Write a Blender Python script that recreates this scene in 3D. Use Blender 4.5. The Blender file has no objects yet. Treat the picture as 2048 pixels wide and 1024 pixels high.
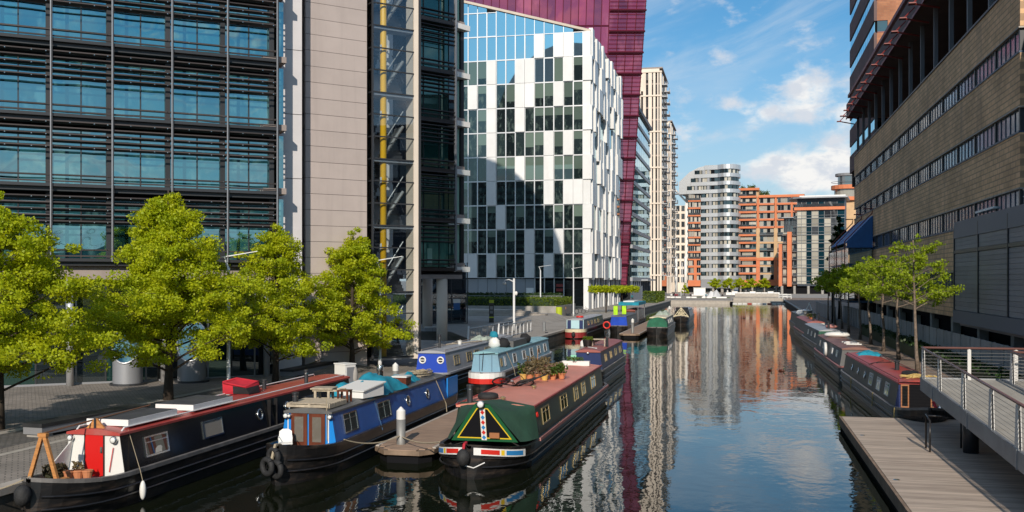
import bpy, math, random
import numpy as np
from mathutils import Vector, Matrix
scene = bpy.context.scene
R = math.radians
# ------------------------------------------------------------------ camera
CAM_H, FPX, HORIZON = 6.0, 2000.0, 560.0          # metres above the water, focal length in photo pixels, horizon row
YAW = math.atan(458 / 2000.0)                      # the camera looks a little left of the canal axis (+Y)
SN, CS = math.sin(YAW), math.cos(YAW)
cam_data = bpy.data.cameras.new('camera')
cam_data.sensor_width = 36.0
cam_data.lens = 36.0 * FPX / 2048.0
cam_data.shift_y = (HORIZON - 512.0) / 2048.0
cam_data.clip_start, cam_data.clip_end = 0.1, 6000
cam = bpy.data.objects.new('camera', cam_data)
cam.location = (0, 0, CAM_H)
cam.rotation_euler = (R(90), 0, YAW)
scene.collection.objects.link(cam)
scene.camera = cam
# ------------------------------------------------------------------ light
SUN_EL, SUN_AZ = R(26), R(6)                       # the sun stands behind the camera, a little to the right of the canal axis
travel = Vector((-math.sin(SUN_AZ) * math.cos(SUN_EL), math.cos(SUN_AZ) * math.cos(SUN_EL), -math.sin(SUN_EL)))
sun_data = bpy.data.lights.new('sun', 'SUN')
sun_data.energy, sun_data.angle, sun_data.color = 4.3, R(0.5), (1.0, 0.9, 0.77)
sun = bpy.data.objects.new('sun', sun_data)
sun.rotation_euler = travel.to_track_quat('-Z', 'Y').to_euler()
sun.location = (20, -60, 60)
scene.collection.objects.link(sun)
scene.view_settings.view_transform = 'Standard'
scene.view_settings.look = 'None'
scene.view_settings.exposure = 0.03
scene.view_settings.gamma = 1.0
scene.view_settings.use_curve_mapping = False
scene.render.engine = 'CYCLES'
scene.cycles.use_denoising = True
scene.cycles.max_bounces = 6
scene.cycles.transparent_max_bounces = 10
scene.cycles.caustics_reflective = False
scene.cycles.caustics_refractive = False

world = bpy.data.worlds.new('World')
scene.world = world
world.use_nodes = True
wt = world.node_tree
wt.nodes.clear()
class NT:
    """short hand for a node tree"""
    def __init__(s, t): s.t = t
    def n(s, kind, **kw):
        o = s.t.nodes.new(kind)
        for k, v in kw.items(): setattr(o, k, v)
        return o
    def put(s, sock, v):
        if isinstance(v, bpy.types.NodeSocket): s.t.links.new(v, sock)
        elif v is not None: sock.default_value = v
    def m(s, op, a, b=None, c=None, clamp=False):
        o = s.n('ShaderNodeMath', operation=op, use_clamp=clamp)
        s.put(o.inputs[0], a); s.put(o.inputs[1], b); s.put(o.inputs[2], c)
        return o.outputs[0]
    def mix(s, f, a, b, blend='MIX'):
        o = s.n('ShaderNodeMix', data_type='RGBA', blend_type=blend)
        s.put(o.inputs[0], f); s.put(o.inputs[6], a); s.put(o.inputs[7], b)
        return o.outputs[2]
    def ramp(s, f, a, b, lo=0.0, hi=1.0):
        o = s.n('ShaderNodeMapRange', interpolation_type='SMOOTHSTEP')
        s.put(o.inputs[0], f); s.put(o.inputs[1], a); s.put(o.inputs[2], b); s.put(o.inputs[3], lo); s.put(o.inputs[4], hi)
        return o.outputs[0]
    def noise(s, vec, scale, detail=2.0, rough=0.5, dist=0.0):
        o = s.n('ShaderNodeTexNoise')
        s.put(o.inputs['Vector'], vec); s.put(o.inputs['Scale'], scale); s.put(o.inputs['Detail'], detail)
        s.put(o.inputs['Roughness'], rough); s.put(o.inputs['Distortion'], dist)
        return o.outputs[0]
    def xyz(s, v):
        o = s.n('ShaderNodeSeparateXYZ'); s.put(o.inputs[0], v); return o.outputs
    def vec(s, x, y, z):
        o = s.n('ShaderNodeCombineXYZ'); s.put(o.inputs[0], x); s.put(o.inputs[1], y); s.put(o.inputs[2], z); return o.outputs[0]
    def scalev(s, v, k):
        o = s.n('ShaderNodeVectorMath', operation='MULTIPLY'); s.put(o.inputs[0], v); o.inputs[1].default_value = k; return o.outputs[0]

w = NT(wt)
sky = w.n('ShaderNodeTexSky', sky_type='NISHITA')
sky.sun_disc = False
sky.sun_elevation = SUN_EL
sky.sun_rotation = math.pi - SUN_AZ
sky.air_density, sky.dust_density, sky.ozone_density = 1.0, 0.6, 2.6
sky.altitude = 20
d = w.n('ShaderNodeTexCoord').outputs['Generated']
dx, dy, dz = w.xyz(d)
az = w.m('ARCTAN2', dx, dy)
el = w.m('ARCSINE', dz)
den = w.m('MAXIMUM', w.m('ADD', dz, 0.16), 0.05)
pv = w.vec(w.m('DIVIDE', dx, den), w.m('DIVIDE', dy, den), 0.0)
nv = w.vec(w.m('MULTIPLY', az, 9.0), w.m('MULTIPLY', el, 16.0), 0.3)
puff = w.noise(nv, 2.9, 9.0, 0.58, 0.2)
def blob(px, py, sx, sy, amp):
    """a cloud at a compass bearing and height above the horizon (radians), with its spread"""
    a = math.atan2((px - 1024) / FPX * CS - SN, (px - 1024) / FPX * SN + CS)
    e = (HORIZON - py) / FPX
    u = w.m('DIVIDE', w.m('SUBTRACT', az, a), sx / FPX)
    v = w.m('DIVIDE', w.m('SUBTRACT', el, e), sy / FPX)
    r = w.m('ADD', w.m('MULTIPLY', u, u), w.m('MULTIPLY', v, v))
    return w.m('MULTIPLY', w.m('POWER', 2.718, w.m('MULTIPLY', r, -1.0)), amp)
tot = None
for b in ((1648, 195, 78, 36, 1.05), (1535, 240, 62, 24, 0.95), (1468, 220, 40, 18, 0.85), (1690, 246, 55, 18, 0.6), (1590, 338, 105, 28, 1.0), (1665, 340, 85, 46, 1.0),
          (1640, 372, 90, 22, 0.85), (1360, 262, 46, 34, 0.48), (1900, 260, 160, 60, 0.9), (700, 300, 260, 60, 0.8), (200, 230, 220, 50, 0.8)):
    o = blob(*b)
    tot = o if tot is None else w.m('ADD', tot, o)
# broken cumulus over the rest of the sky, thinner wisps everywhere
field = w.ramp(w.noise(pv, 0.9, 3.0, 0.5), 0.42, 0.68)
back = w.ramp(dy, 0.35, -0.1)                      # the fair-weather field lies behind the camera, over the town
cover = w.m('ADD', tot, w.m('MULTIPLY', w.m('MULTIPLY', field, back), 0.85))
cl = w.ramp(w.m('ADD', w.m('MULTIPLY', puff, 2.1), w.m('MULTIPLY', cover, 0.62)), 1.15, 1.78)
wisp = w.ramp(w.noise(w.vec(w.m('MULTIPLY', az, 3.0), w.m('MULTIPLY', w.m('ADD', el, w.m('MULTIPLY', az, -0.35)), 13.0), 2.0), 1.6, 6.0, 0.6, 0.6), 0.42, 0.82, 0.0, 0.44)
shade = w.ramp(w.m('ADD', w.noise(w.vec(w.m('MULTIPLY', az, 9.0), w.m('MULTIPLY', w.m('ADD', el, -0.012), 16.0), 0.3), 2.9, 9.0, 0.58, 0.2), w.m('MULTIPLY', puff, -1.0)), -0.10, 0.10)
ccol = w.mix(shade, (5.1, 5.35, 5.8, 1), (7.0, 6.85, 6.65, 1))
base = w.mix(1.0, sky.outputs[0], (0.36, 0.68, 0.80, 1), 'MULTIPLY')
base = w.mix(w.ramp(el, 0.27, 0.0, 0.0, 0.78), base, (4.35, 4.85, 5.4, 1))
skyc = w.mix(wisp, base, (5.0, 5.5, 6.0, 1))
skyc = w.mix(w.m('MULTIPLY', cl, 0.94), skyc, ccol)
bg = w.n('ShaderNodeBackground')
w.put(bg.inputs[0], skyc)
bg.inputs[1].default_value = 0.135
wo = w.n('ShaderNodeOutputWorld')
wt.links.new(bg.outputs[0], wo.inputs[0])

# ------------------------------------------------------------------ helpers
def at(px, py, z):
    """where the sight line through a photo pixel meets the level z"""
    d_ = FPX * (CAM_H - z) / (py - HORIZON)
    l_ = (px - 1024) / FPX * d_
    return Vector((l_ * CS - d_ * SN, l_ * SN + d_ * CS, z))
def sight(px, dep, z=0.0):
    """the point at depth dep on the bearing of a photo column"""
    l_ = (px - 1024) / FPX * dep
    return Vector((l_ * CS - dep * SN, l_ * SN + dep * CS, z))
COL = scene.collection.objects
def tag(o, label=None, cat=None, group=None, kind=None):
    if label: o['label'] = label
    if cat: o['category'] = cat
    if group: o['group'] = group
    if kind: o['kind'] = kind
    return o
def thing(name, label, cat, loc=(0, 0, 0), rz=0.0, group=None):
    o = bpy.data.objects.new(name, None)
    o.empty_display_size = 0.2
    COL.link(o)
    o.location = loc
    o.rotation_euler = (0, 0, rz)
    return tag(o, label, cat, group)
class MB:
    """collects shapes and links them as one mesh object"""
    def __init__(s): s.v, s.f, s.k, s.mi = [], [], [], 0
    def add(s, vs, fs):
        b = len(s.v)
        s.v += [tuple(p) for p in vs]
        s.f += [tuple(b + i for i in f) for f in fs]
        s.k += [s.mi] * len(fs)
        return s
    def box(s, x0, x1, y0, y1, z0, z1):
        return s.add([(x0, y0, z0), (x1, y0, z0), (x1, y1, z0), (x0, y1, z0), (x0, y0, z1), (x1, y0, z1), (x1, y1, z1), (x0, y1, z1)],
                     [(0, 3, 2, 1), (4, 5, 6, 7), (0, 1, 5, 4), (1, 2, 6, 5), (2, 3, 7, 6), (3, 0, 4, 7)])
    def quad(s, *p): return s.add(p, [tuple(range(len(p)))])
    def prism(s, poly, z0, z1):
        n = len(poly)
        return s.add([(x, y, z0) for x, y in poly] + [(x, y, z1) for x, y in poly],
                     [tuple(range(n - 1, -1, -1)), tuple(range(n, 2 * n))] + [(i, (i + 1) % n, n + (i + 1) % n, n + i) for i in range(n)])
    def xprism(s, poly, x0, x1):
        """polygon in (y, z) pushed along x"""
        n = len(poly)
        return s.add([(x0, y, z) for y, z in poly] + [(x1, y, z) for y, z in poly],
                     [tuple(range(n)), tuple(range(2 * n - 1, n - 1, -1))] + [((i + 1) % n, i, n + i, n + (i + 1) % n) for i in range(n)])
    def tube(s, pts, r, n=6, r2=None, cap=True):
        pts = [Vector(p) for p in pts]
        rs = r if isinstance(r, (list, tuple)) else [r + ((r2 if r2 is not None else r) - r) * i / max(1, len(pts) - 1) for i in range(len(pts))]
        vs, fs = [], []
        up = None
        for i, p in enumerate(pts):
            t = (pts[min(i + 1, len(pts) - 1)] - pts[max(i - 1, 0)])
            if t.length < 1e-9: t = Vector((0, 0, 1))
            t.normalize()
            if up is None or abs(up.dot(t)) > 0.98:
                up = Vector((0, 0, 1)) if abs(t.z) < 0.9 else Vector((1, 0, 0))
            a = t.cross(up).normalized(); b = a.cross(t).normalized(); up = b
            for j in range(n):
                th = 2 * math.pi * j / n
                vs.append(p + (a * math.cos(th) + b * math.sin(th)) * rs[i])
        for i in range(len(pts) - 1):
            for j in range(n):
                fs.append((i * n + j, i * n + (j + 1) % n, (i + 1) * n + (j + 1) % n, (i + 1) * n + j))
        if cap:
            fs.append(tuple(range(n - 1, -1, -1))); fs.append(tuple((len(pts) - 1) * n + j for j in range(n)))
        return s.add(vs, fs)
    def lathe(s, prof, cx=0, cy=0, n=16):
        """profile of (radius, z) turned about a vertical axis"""
        vs, fs = [], []
        for r, z in prof:
            for j in range(n):
                th = 2 * math.pi * j / n
                vs.append((cx + r * math.cos(th), cy + r * math.sin(th), z))
        for i in range(len(prof) - 1):
            for j in range(n):
                fs.append((i * n + j, i * n + (j + 1) % n, (i + 1) * n + (j + 1) % n, (i + 1) * n + j))
        fs.append(tuple(range(n - 1, -1, -1))); fs.append(tuple((len(prof) - 1) * n + j for j in range(n)))
        return s.add(vs, fs)
    def torus(s, c, Rr, r, ax=(1, 0, 0), n=16, m=7, arc=1.0):
        ax = Vector(ax).normalized()
        a = ax.orthogonal().normalized(); b = ax.cross(a)
        pts = [Vector(c) + (a * math.cos(2 * math.pi * arc * i / n) + b * math.sin(2 * math.pi * arc * i / n)) * Rr for i in range(n + 1)]
        return s.tube(pts, r, m, cap=(arc < 1))
    def blobby(s, c, rx, ry, rz, rnd, seg=10, ring=7, amp=0.18, zmin=None):
        """a lumpy closed bundle"""
        vs, fs = [], []
        for i in range(ring + 1):
            ph = math.pi * i / ring
            for j in range(seg):
                th = 2 * math.pi * j / seg
                k = 1 + rnd.uniform(-amp, amp) if 0 < i < ring else 1
                z = c[2] + rz * math.cos(ph) * k
                if zmin is not None: z = max(z, zmin)
                vs.append((c[0] + rx * math.sin(ph) * math.cos(th) * k, c[1] + ry * math.sin(ph) * math.sin(th) * k, z))
        for i in range(ring):
            for j in range(seg):
                fs.append((i * seg + j, (i + 1) * seg + j, (i + 1) * seg + (j + 1) % seg, i * seg + (j + 1) % seg))
        return s.add(vs, fs)
    def xf(s, fn):
        s.v = [tuple(fn(*p)) for p in s.v]
        return s
    def mesh(s, name, mats, smooth=False):
        me = bpy.data.meshes.new(name)
        me.from_pydata(s.v, [], s.f)
        mats = mats if isinstance(mats, (list, tuple)) else [mats]
        for m_ in mats: me.materials.append(m_)
        if len(mats) > 1: me.polygons.foreach_set('material_index', s.k)
        if smooth: me.polygons.foreach_set('use_smooth', [True] * len(s.f))
        me.update()
        return me
    def build(s, name, mats, parent=None, loc=None, rz=None, smooth=False, label=None, cat=None, group=None, kind=None):
        o = bpy.data.objects.new(name, s.mesh(name, mats, smooth))
        COL.link(o)
        if parent: o.parent = parent
        if loc is not None: o.location = loc
        if rz is not None: o.rotation_euler = (0, 0, rz)
        return tag(o, label, cat, group, kind)
_unit = {}
def piece(name, mat_, parent, x0, x1, y0, y1, z0, z1, rot=None):
    """a plain block part that shares one unit mesh per material"""
    me = _unit.get(mat_.name)
    if me is None:
        me = _unit[mat_.name] = MB().box(-.5, .5, -.5, .5, -.5, .5).mesh('block_' + mat_.name, mat_)
    o = bpy.data.objects.new(name, me)
    COL.link(o)
    o.parent = parent
    o.location = ((x0 + x1) / 2, (y0 + y1) / 2, (z0 + z1) / 2)
    o.scale = (x1 - x0, y1 - y0, z1 - z0)
    if rot: o.rotation_euler = rot
    return o
def inst(me, name, parent, loc=(0, 0, 0), rot=(0, 0, 0), scale=(1, 1, 1)):
    o = bpy.data.objects.new(name, me)
    COL.link(o)
    o.parent = parent; o.location = loc; o.rotation_euler = rot; o.scale = scale
    return o
def copy_tree(o, parent=None):
    c = o.copy(); COL.link(c)
    if parent: c.parent = parent
    for ch in list(o.children): copy_tree(ch, c)
    return c
def sm(t):
    t = max(0.0, min(1.0, t)); return t * t * (3 - 2 * t)

# ------------------------------------------------------------------ materials
def mat(name, col, rough=0.6, metal=0.0, rnd=0.0, noise=None, bump=None, spec=0.5, coat=0.0, dirt=None):
    """rnd: per-object lightness spread; noise=(scale, amount, stretch); bump=(scale, strength, stretch); dirt=(scale, colour, amount)"""
    m_ = bpy.data.materials.new(name); m_.use_nodes = True
    t = NT(m_.node_tree)
    bs = m_.node_tree.nodes['Principled BSDF']
    c = None
    pos = t.n('ShaderNodeNewGeometry').outputs['Position']
    if noise:
        v = t.scalev(pos, noise[2]) if len(noise) > 2 else pos
        f = t.ramp(t.noise(v, noise[0], 6.0, 0.6), 0.3, 0.7, 1 - noise[1], 1 + noise[1])
        c = t.mix(1.0, (*col, 1), t.vec(f, f, f), 'MULTIPLY')
    if rnd:
        oi = t.n('ShaderNodeObjectInfo').outputs['Random']
        f = t.m('ADD', t.m('MULTIPLY', oi, 2 * rnd), 1 - rnd)
        c = t.mix(1.0, c if c is not None else (*col, 1), t.vec(f, f, f), 'MULTIPLY')
    if dirt:
        f = t.ramp(t.noise(t.scalev(pos, dirt[3]) if len(dirt) > 3 else pos, dirt[0], 7.0, 0.65), 0.48, 0.72, 0.0, dirt[2])
        c = t.mix(f, c if c is not None else (*col, 1), (*dirt[1], 1))
    t.put(bs.inputs['Base Color'], c if c is not None else (*col, 1))
    bs.inputs['Roughness'].default_value = rough
    bs.inputs['Metallic'].default_value = metal
    bs.inputs['Specular IOR Level'].default_value = spec
    bs.inputs['Coat Weight'].default_value = coat
    if bump:
        v = t.scalev(pos, bump[2]) if len(bump) > 2 else pos
        b = t.n('ShaderNodeBump'); b.inputs['Strength'].default_value = bump[1]; b.inputs['Distance'].default_value = 0.02
        t.put(b.inputs['Height'], t.noise(v, bump[0], 4.0, 0.6))
        t.put(bs.inputs['Normal'], b.outputs[0])
    return m_
def brickmat(name, axes, c1, c2, mortar, bw, bh, msz=0.012, rough=0.85, bump=0.4, offset=0.5, dirt=None, rot=0.0):
    m_ = bpy.data.materials.new(name); m_.use_nodes = True
    t = NT(m_.node_tree)
    bs = m_.node_tree.nodes['Principled BSDF']
    pos = t.n('ShaderNodeNewGeometry').outputs['Position']
    p = t.xyz(pos)
    i = {'X': p[0], 'Y': p[1], 'Z': p[2]}
    a, b_ = i[axes[0]], i[axes[1]]
    if rot:
        a, b_ = (t.m('ADD', t.m('MULTIPLY', a, math.cos(rot)), t.m('MULTIPLY', b_, math.sin(rot))),
                 t.m('SUBTRACT', t.m('MULTIPLY', b_, math.cos(rot)), t.m('MULTIPLY', a, math.sin(rot))))
    br = t.n('ShaderNodeTexBrick'); br.offset = offset
    t.put(br.inputs['Vector'], t.vec(a, b_, 0.0))
    br.inputs['Color1'].default_value = (*c1, 1); br.inputs['Color2'].default_value = (*c2, 1); br.inputs['Mortar'].default_value = (*mortar, 1)
    br.inputs['Scale'].default_value = 1.0
    br.inputs['Mortar Size'].default_value = msz
    br.inputs['Mortar Smooth'].default_value = 0.3
    br.inputs['Brick Width'].default_value = bw; br.inputs['Row Height'].default_value = bh
    f = t.ramp(t.noise(pos, 0.35, 6.0, 0.65), 0.3, 0.7, 0.78, 1.16)
    c = t.mix(1.0, br.outputs['Color'], t.vec(f, f, f), 'MULTIPLY')
    if dirt:
        g = t.ramp(t.noise(t.scalev(pos, dirt[3]), dirt[0], 7.0, 0.65), 0.5, 0.75, 0.0, dirt[2])
        c = t.mix(g, c, (*dirt[1], 1))
    t.put(bs.inputs['Base Color'], c)
    bs.inputs['Roughness'].default_value = rough
    b = t.n('ShaderNodeBump'); b.inputs['Strength'].default_value = bump; b.inputs['Distance'].default_value = 0.02; b.invert = True
    t.put(b.inputs['Height'], br.outputs['Fac'])
    t.put(bs.inputs['Normal'], b.outputs[0])
    return m_
def glassmat(name, col, refl=0.35, tint=(1, 1, 1), rough=0.02, rnd=0.3, wobble=0.0, inner=None):
    """window glass over a dim room: body colour under a coated, mirror-like surface"""
    m_ = bpy.data.materials.new(name); m_.use_nodes = True
    nt = m_.node_tree; t = NT(nt)
    nt.nodes.clear()
    out = t.n('ShaderNodeOutputMaterial')
    df = t.n('ShaderNodeBsdfDiffuse'); gl = t.n('ShaderNodeBsdfGlossy')
    oi = t.n('ShaderNodeObjectInfo').outputs['Random']
    f = t.m('ADD', t.m('MULTIPLY', oi, 2 * rnd), 1 - rnd)
    dc = t.mix(1.0, (*col, 1), t.vec(f, f, f), 'MULTIPLY')
    if inner:                                      # furniture, lights and blinds dimly seen in the room
        ps = t.n('ShaderNodeNewGeometry').outputs['Position']
        q = t.ramp(t.noise(t.scalev(ps, (1, 1, 0.55)), inner[0], 3.0, 0.7), 0.50, 0.66)
        dc = t.mix(q, dc, (*inner[1], 1))
    t.put(df.inputs[0], dc)
    gl.inputs[0].default_value = (*tint, 1); gl.inputs[1].default_value = rough
    lw = t.n('ShaderNodeLayerWeight'); lw.inputs[0].default_value = 0.35
    fac = t.m('ADD', t.m('MULTIPLY', lw.outputs['Fresnel'], 1.0 - refl), refl, clamp=True)
    if wobble:
        pos = t.n('ShaderNodeNewGeometry').outputs['Position']
        b = t.n('ShaderNodeBump'); b.inputs['Strength'].default_value = wobble; b.inputs['Distance'].default_value = 0.05
        t.put(b.inputs['Height'], t.noise(pos, 0.55, 1.0)); t.put(gl.inputs['Normal'], b.outputs[0])
    mx = t.n('ShaderNodeMixShader')
    t.put(mx.inputs[0], fac); nt.links.new(df.outputs[0], mx.inputs[1]); nt.links.new(gl.outputs[0], mx.inputs[2])
    nt.links.new(mx.outputs[0], out.inputs[0])
    return m_
def clearglass(name, tint=(0.8, 0.9, 0.9), refl=0.12):
    m_ = bpy.data.materials.new(name); m_.use_nodes = True
    nt = m_.node_tree; t = NT(nt); nt.nodes.clear()
    out = t.n('ShaderNodeOutputMaterial')
    tr = t.n('ShaderNodeBsdfTransparent'); gl = t.n('ShaderNodeBsdfGlossy')
    tr.inputs[0].default_value = (*tint, 1); gl.inputs[1].default_value = 0.02; gl.inputs[0].default_value = (0.85, 0.92, 1, 1)
    lw = t.n('ShaderNodeLayerWeight'); lw.inputs[0].default_value = 0.14
    mx = t.n('ShaderNodeMixShader')
    t.put(mx.inputs[0], t.m('ADD', t.m('MULTIPLY', lw.outputs['Fresnel'], 1 - refl), refl, clamp=True))
    nt.links.new(tr.outputs[0], mx.inputs[1]); nt.links.new(gl.outputs[0], mx.inputs[2]); nt.links.new(mx.outputs[0], out.inputs[0])
    return m_
def leafmat(name, c1, c2, trans=0.4):
    m_ = bpy.data.materials.new(name); m_.use_nodes = True
    nt = m_.node_tree; t = NT(nt); nt.nodes.clear()
    out = t.n('ShaderNodeOutputMaterial')
    pos = t.n('ShaderNodeNewGeometry').outputs['Position']
    c = t.mix(t.ramp(t.noise(pos, 1.6, 4.0, 0.7), 0.32, 0.68), (*c1, 1), (*c2, 1))
    df = t.n('ShaderNodeBsdfPrincipled'); tl = t.n('ShaderNodeBsdfTranslucent')
    t.put(df.inputs['Base Color'], c); df.inputs['Roughness'].default_value = 0.5; df.inputs['Specular IOR Level'].default_value = 0.35
    t.put(tl.inputs[0], t.mix(1.0, c, (1.25, 1.15, 0.45, 1), 'MULTIPLY'))
    mx = t.n('ShaderNodeMixShader'); mx.inputs[0].default_value = trans
    nt.links.new(df.outputs[0], mx.inputs[1]); nt.links.new(tl.outputs[0], mx.inputs[2]); nt.links.new(mx.outputs[0], out.inputs[0])
    return m_
def fabric(name, col, amount=0.5, scale=3.0):
    return mat(name, col, 0.85, bump=(scale, amount), noise=(scale * 0.7, 0.18))

G = {}
G['white'] = mat('white_paint', (0.78, 0.77, 0.75), 0.45, noise=(1.2, 0.06))
G['panel'] = mat('white_panel', (0.68, 0.68, 0.675), 0.4, rnd=0.06, noise=(0.6, 0.03), dirt=(0.5, (0.56, 0.55, 0.54), 0.4, (1, 1, 0.2)))
G['beige'] = mat('beige_panel', (0.43, 0.365, 0.34), 0.6, rnd=0.05, noise=(0.5, 0.05), dirt=(0.9, (0.33, 0.28, 0.26), 0.35, (2.2, 2.2, 0.12)))
G['slat'] = mat('dark_slat', (0.060, 0.049, 0.046), 0.42, 0.3, rnd=0.3)
G['steel_dark'] = mat('dark_steel', (0.035, 0.037, 0.042), 0.45, 0.2, rnd=0.15)
G['steel'] = mat('grey_steel', (0.27, 0.28, 0.29), 0.4, 0.5, noise=(2.0, 0.1))
G['chrome'] = mat('bright_metal', (0.7, 0.7, 0.68), 0.2, 1.0)
G['alu'] = mat('silver_metal', (0.62, 0.63, 0.65), 0.34, 0.55, rnd=0.04)
G['alu_grey'] = mat('grey_metal_cladding', (0.30, 0.31, 0.335), 0.5, 0.35, rnd=0.05)
G['concrete'] = mat('concrete', (0.33, 0.31, 0.285), 0.85, noise=(0.8, 0.16), bump=(9, 0.25), dirt=(0.6, (0.16, 0.15, 0.13), 0.4))
G['pink_concrete'] = mat('pink_concrete', (0.30, 0.25, 0.23), 0.8, noise=(0.7, 0.12))
G['stone'] = mat('cream_stone', (0.74, 0.64, 0.54), 0.75, noise=(0.3, 0.06), rnd=0.04)
G['terracotta'] = mat('terracotta', (0.60, 0.19, 0.085), 0.8, noise=(0.4, 0.08), rnd=0.04)
G['buff'] = mat('buff_brick', (0.55, 0.36, 0.20), 0.85, noise=(0.5, 0.1))
G['yellow'] = mat('yellow_paint', (1.0, 0.56, 0.02), 0.4)
G['mint'] = mat('mint_blind', (0.32, 0.52, 0.42), 0.7)
G['blind'] = mat('grey_green_blind', (0.16, 0.20, 0.165), 0.6, rnd=0.2)
G['black'] = mat('black_paint', (0.014, 0.013, 0.014), 0.32, noise=(1.5, 0.3), dirt=(1.4, (0.05, 0.045, 0.04), 0.4, (0.6, 0.6, 3)))
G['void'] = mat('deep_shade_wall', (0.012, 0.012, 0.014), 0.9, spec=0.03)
G['glass_teal'] = glassmat('glass_teal', (0.010, 0.055, 0.066), 0.36, (0.46, 0.82, 0.92), rnd=0.8, wobble=0.6, inner=(0.9, (0.06, 0.15, 0.15)))
G['glass_dark'] = glassmat('glass_dark', (0.010, 0.014, 0.016), 0.10, (0.8, 0.95, 1.0), rnd=0.5)
G['glass_green'] = glassmat('glass_green', (0.012, 0.05, 0.045), 0.12, (0.65, 1.0, 0.9), rnd=0.5)
G['glass_white_bldg'] = glassmat('glass_office', (0.012, 0.020, 0.021), 0.035, (0.85, 1.0, 1.0), rnd=0.6, inner=(1.3, (0.06, 0.085, 0.075)))
G['glass_sky'] = glassmat('glass_sky_blue', (0.03, 0.06, 0.08), 0.62, (0.72, 0.93, 1.0), rnd=0.4)
G['glass_purple'] = glassmat('glass_purple', (0.21, 0.022, 0.048), 0.27, (0.85, 0.42, 0.56), rnd=0.4, inner=(0.16, (0.34, 0.07, 0.11)))
G['purple_frame'] = mat('purple_frame', (0.10, 0.010, 0.024), 0.4, rnd=0.1)
G['glass_teal_deep'] = glassmat('glass_deep_teal', (0.006, 0.03, 0.045), 0.10, (0.5, 0.8, 0.9), rnd=0.3)
G['glass_curtain'] = glassmat('curtained_window', (0.42, 0.39, 0.33), 0.06, rnd=0.35)
G['glass_strip'] = glassmat('strip_window', (0.22, 0.225, 0.235), 0.24, (0.9, 0.95, 1.0), rough=0.10, rnd=0.5)
G['glass_far'] = glassmat('far_window', (0.05, 0.055, 0.06), 0.2, rnd=0.7)
G['clear'] = clearglass('clear_glass', (0.90, 0.93, 0.94), 0.07)
G['blue_frame'] = mat('blue_frame', (0.018, 0.05, 0.10), 0.5)
G['red_steel'] = mat('red_steel', (0.20, 0.022, 0.018), 0.5)
G['awning'] = mat('blue_awning', (0.03, 0.13, 0.36), 0.6, noise=(1.0, 0.12))
G['clad_dark'] = mat('dark_grey_cladding', (0.225, 0.222, 0.228), 0.6, rnd=0.10, noise=(0.8, 0.06))
G['clad_blue'] = mat('blue_grey_metal', (0.065, 0.085, 0.12), 0.5, rnd=0.06)
G['brown_brick'] = brickmat('brown_brick', 'YZ', (0.82, 0.52, 0.285), (0.66, 0.41, 0.22), (0.42, 0.27, 0.16), 0.9, 0.30, 0.035, dirt=(0.5, (0.33, 0.225, 0.15), 0.75, (1, 1.4, 0.12)), bump=0.5)
G['front_brick'] = brickmat('pale_brick', 'XZ', (0.60, 0.45, 0.30), (0.50, 0.36, 0.24), (0.34, 0.26, 0.2), 0.45, 0.16, 0.02)
G['orange_brick'] = brickmat('orange_brick', 'XZ', (0.42, 0.185, 0.095), (0.34, 0.14, 0.075), (0.30, 0.17, 0.11), 0.7, 0.26, 0.02, bump=0.3, dirt=(0.3, (0.22, 0.09, 0.05), 0.4, (1, 1, 2)))
G['plum_brick'] = mat('plum_brick', (0.15, 0.10, 0.095), 0.85, noise=(0.4, 0.12))
G['setts'] = brickmat('stone_setts', 'XY', (0.30, 0.26, 0.225), (0.23, 0.20, 0.175), (0.13, 0.115, 0.10), 0.30, 0.20, 0.018, bump=0.6, rot=R(38.9), dirt=(0.5, (0.14, 0.125, 0.11), 0.5, (1, 1, 1)))
G['paving'] = brickmat('paving_slabs', 'XY', (0.36, 0.325, 0.285), (0.31, 0.28, 0.245), (0.19, 0.17, 0.15), 1.2, 0.6, 0.012, bump=0.25, dirt=(0.35, (0.2, 0.18, 0.16), 0.5, (1, 1, 1)))
G['path'] = brickmat('path_setts', 'XY', (0.30, 0.215, 0.16), (0.25, 0.18, 0.135), (0.15, 0.11, 0.085), 0.4, 0.2, 0.02, bump=0.4, dirt=(0.3, (0.16, 0.115, 0.09), 0.5, (1, 1, 1)))
G['fence'] = mat('fence_concrete', (0.29, 0.28, 0.27), 0.85, rnd=0.12, noise=(1.0, 0.15, (1, 1, 0.3)), dirt=(0.8, (0.15, 0.145, 0.14), 0.5, (1, 1, 0.25)))
G['coping'] = mat('coping_stone', (0.40, 0.36, 0.315), 0.8, rnd=0.08, noise=(1.5, 0.12), bump=(12, 0.2))
G['quay_wall'] = mat('quay_wall', (0.10, 0.088, 0.075), 0.8, noise=(0.9, 0.3), bump=(4, 0.5), dirt=(1.0, (0.03, 0.035, 0.02), 0.7, (1, 1, 2)))
G['lead'] = mat('grey_roof', (0.2, 0.2, 0.21), 0.7)
G['wood_orange'] = mat('orange_wood', (0.46, 0.20, 0.06), 0.6, noise=(4, 0.2, (1, 1, 6)))
G['hedge'] = leafmat('hedge_leaf', (0.15, 0.20, 0.016), (0.08, 0.125, 0.012), 0.25)
G['hedge_dark'] = leafmat('dark_hedge_leaf', (0.03, 0.065, 0.012), (0.018, 0.04, 0.010), 0.2)
G['leaf_lime'] = leafmat('lime_leaf', (0.56, 0.60, 0.016), (0.33, 0.43, 0.014), 0.5)
G['leaf_fresh'] = leafmat('fresh_leaf', (0.40, 0.50, 0.025), (0.24, 0.35, 0.02), 0.5)
G['bark'] = mat('dark_bark', (0.045, 0.032, 0.022), 0.9, noise=(9, 0.4, (1, 1, 0.2)), bump=(14, 0.8, (1, 1, 0.3)))
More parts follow.
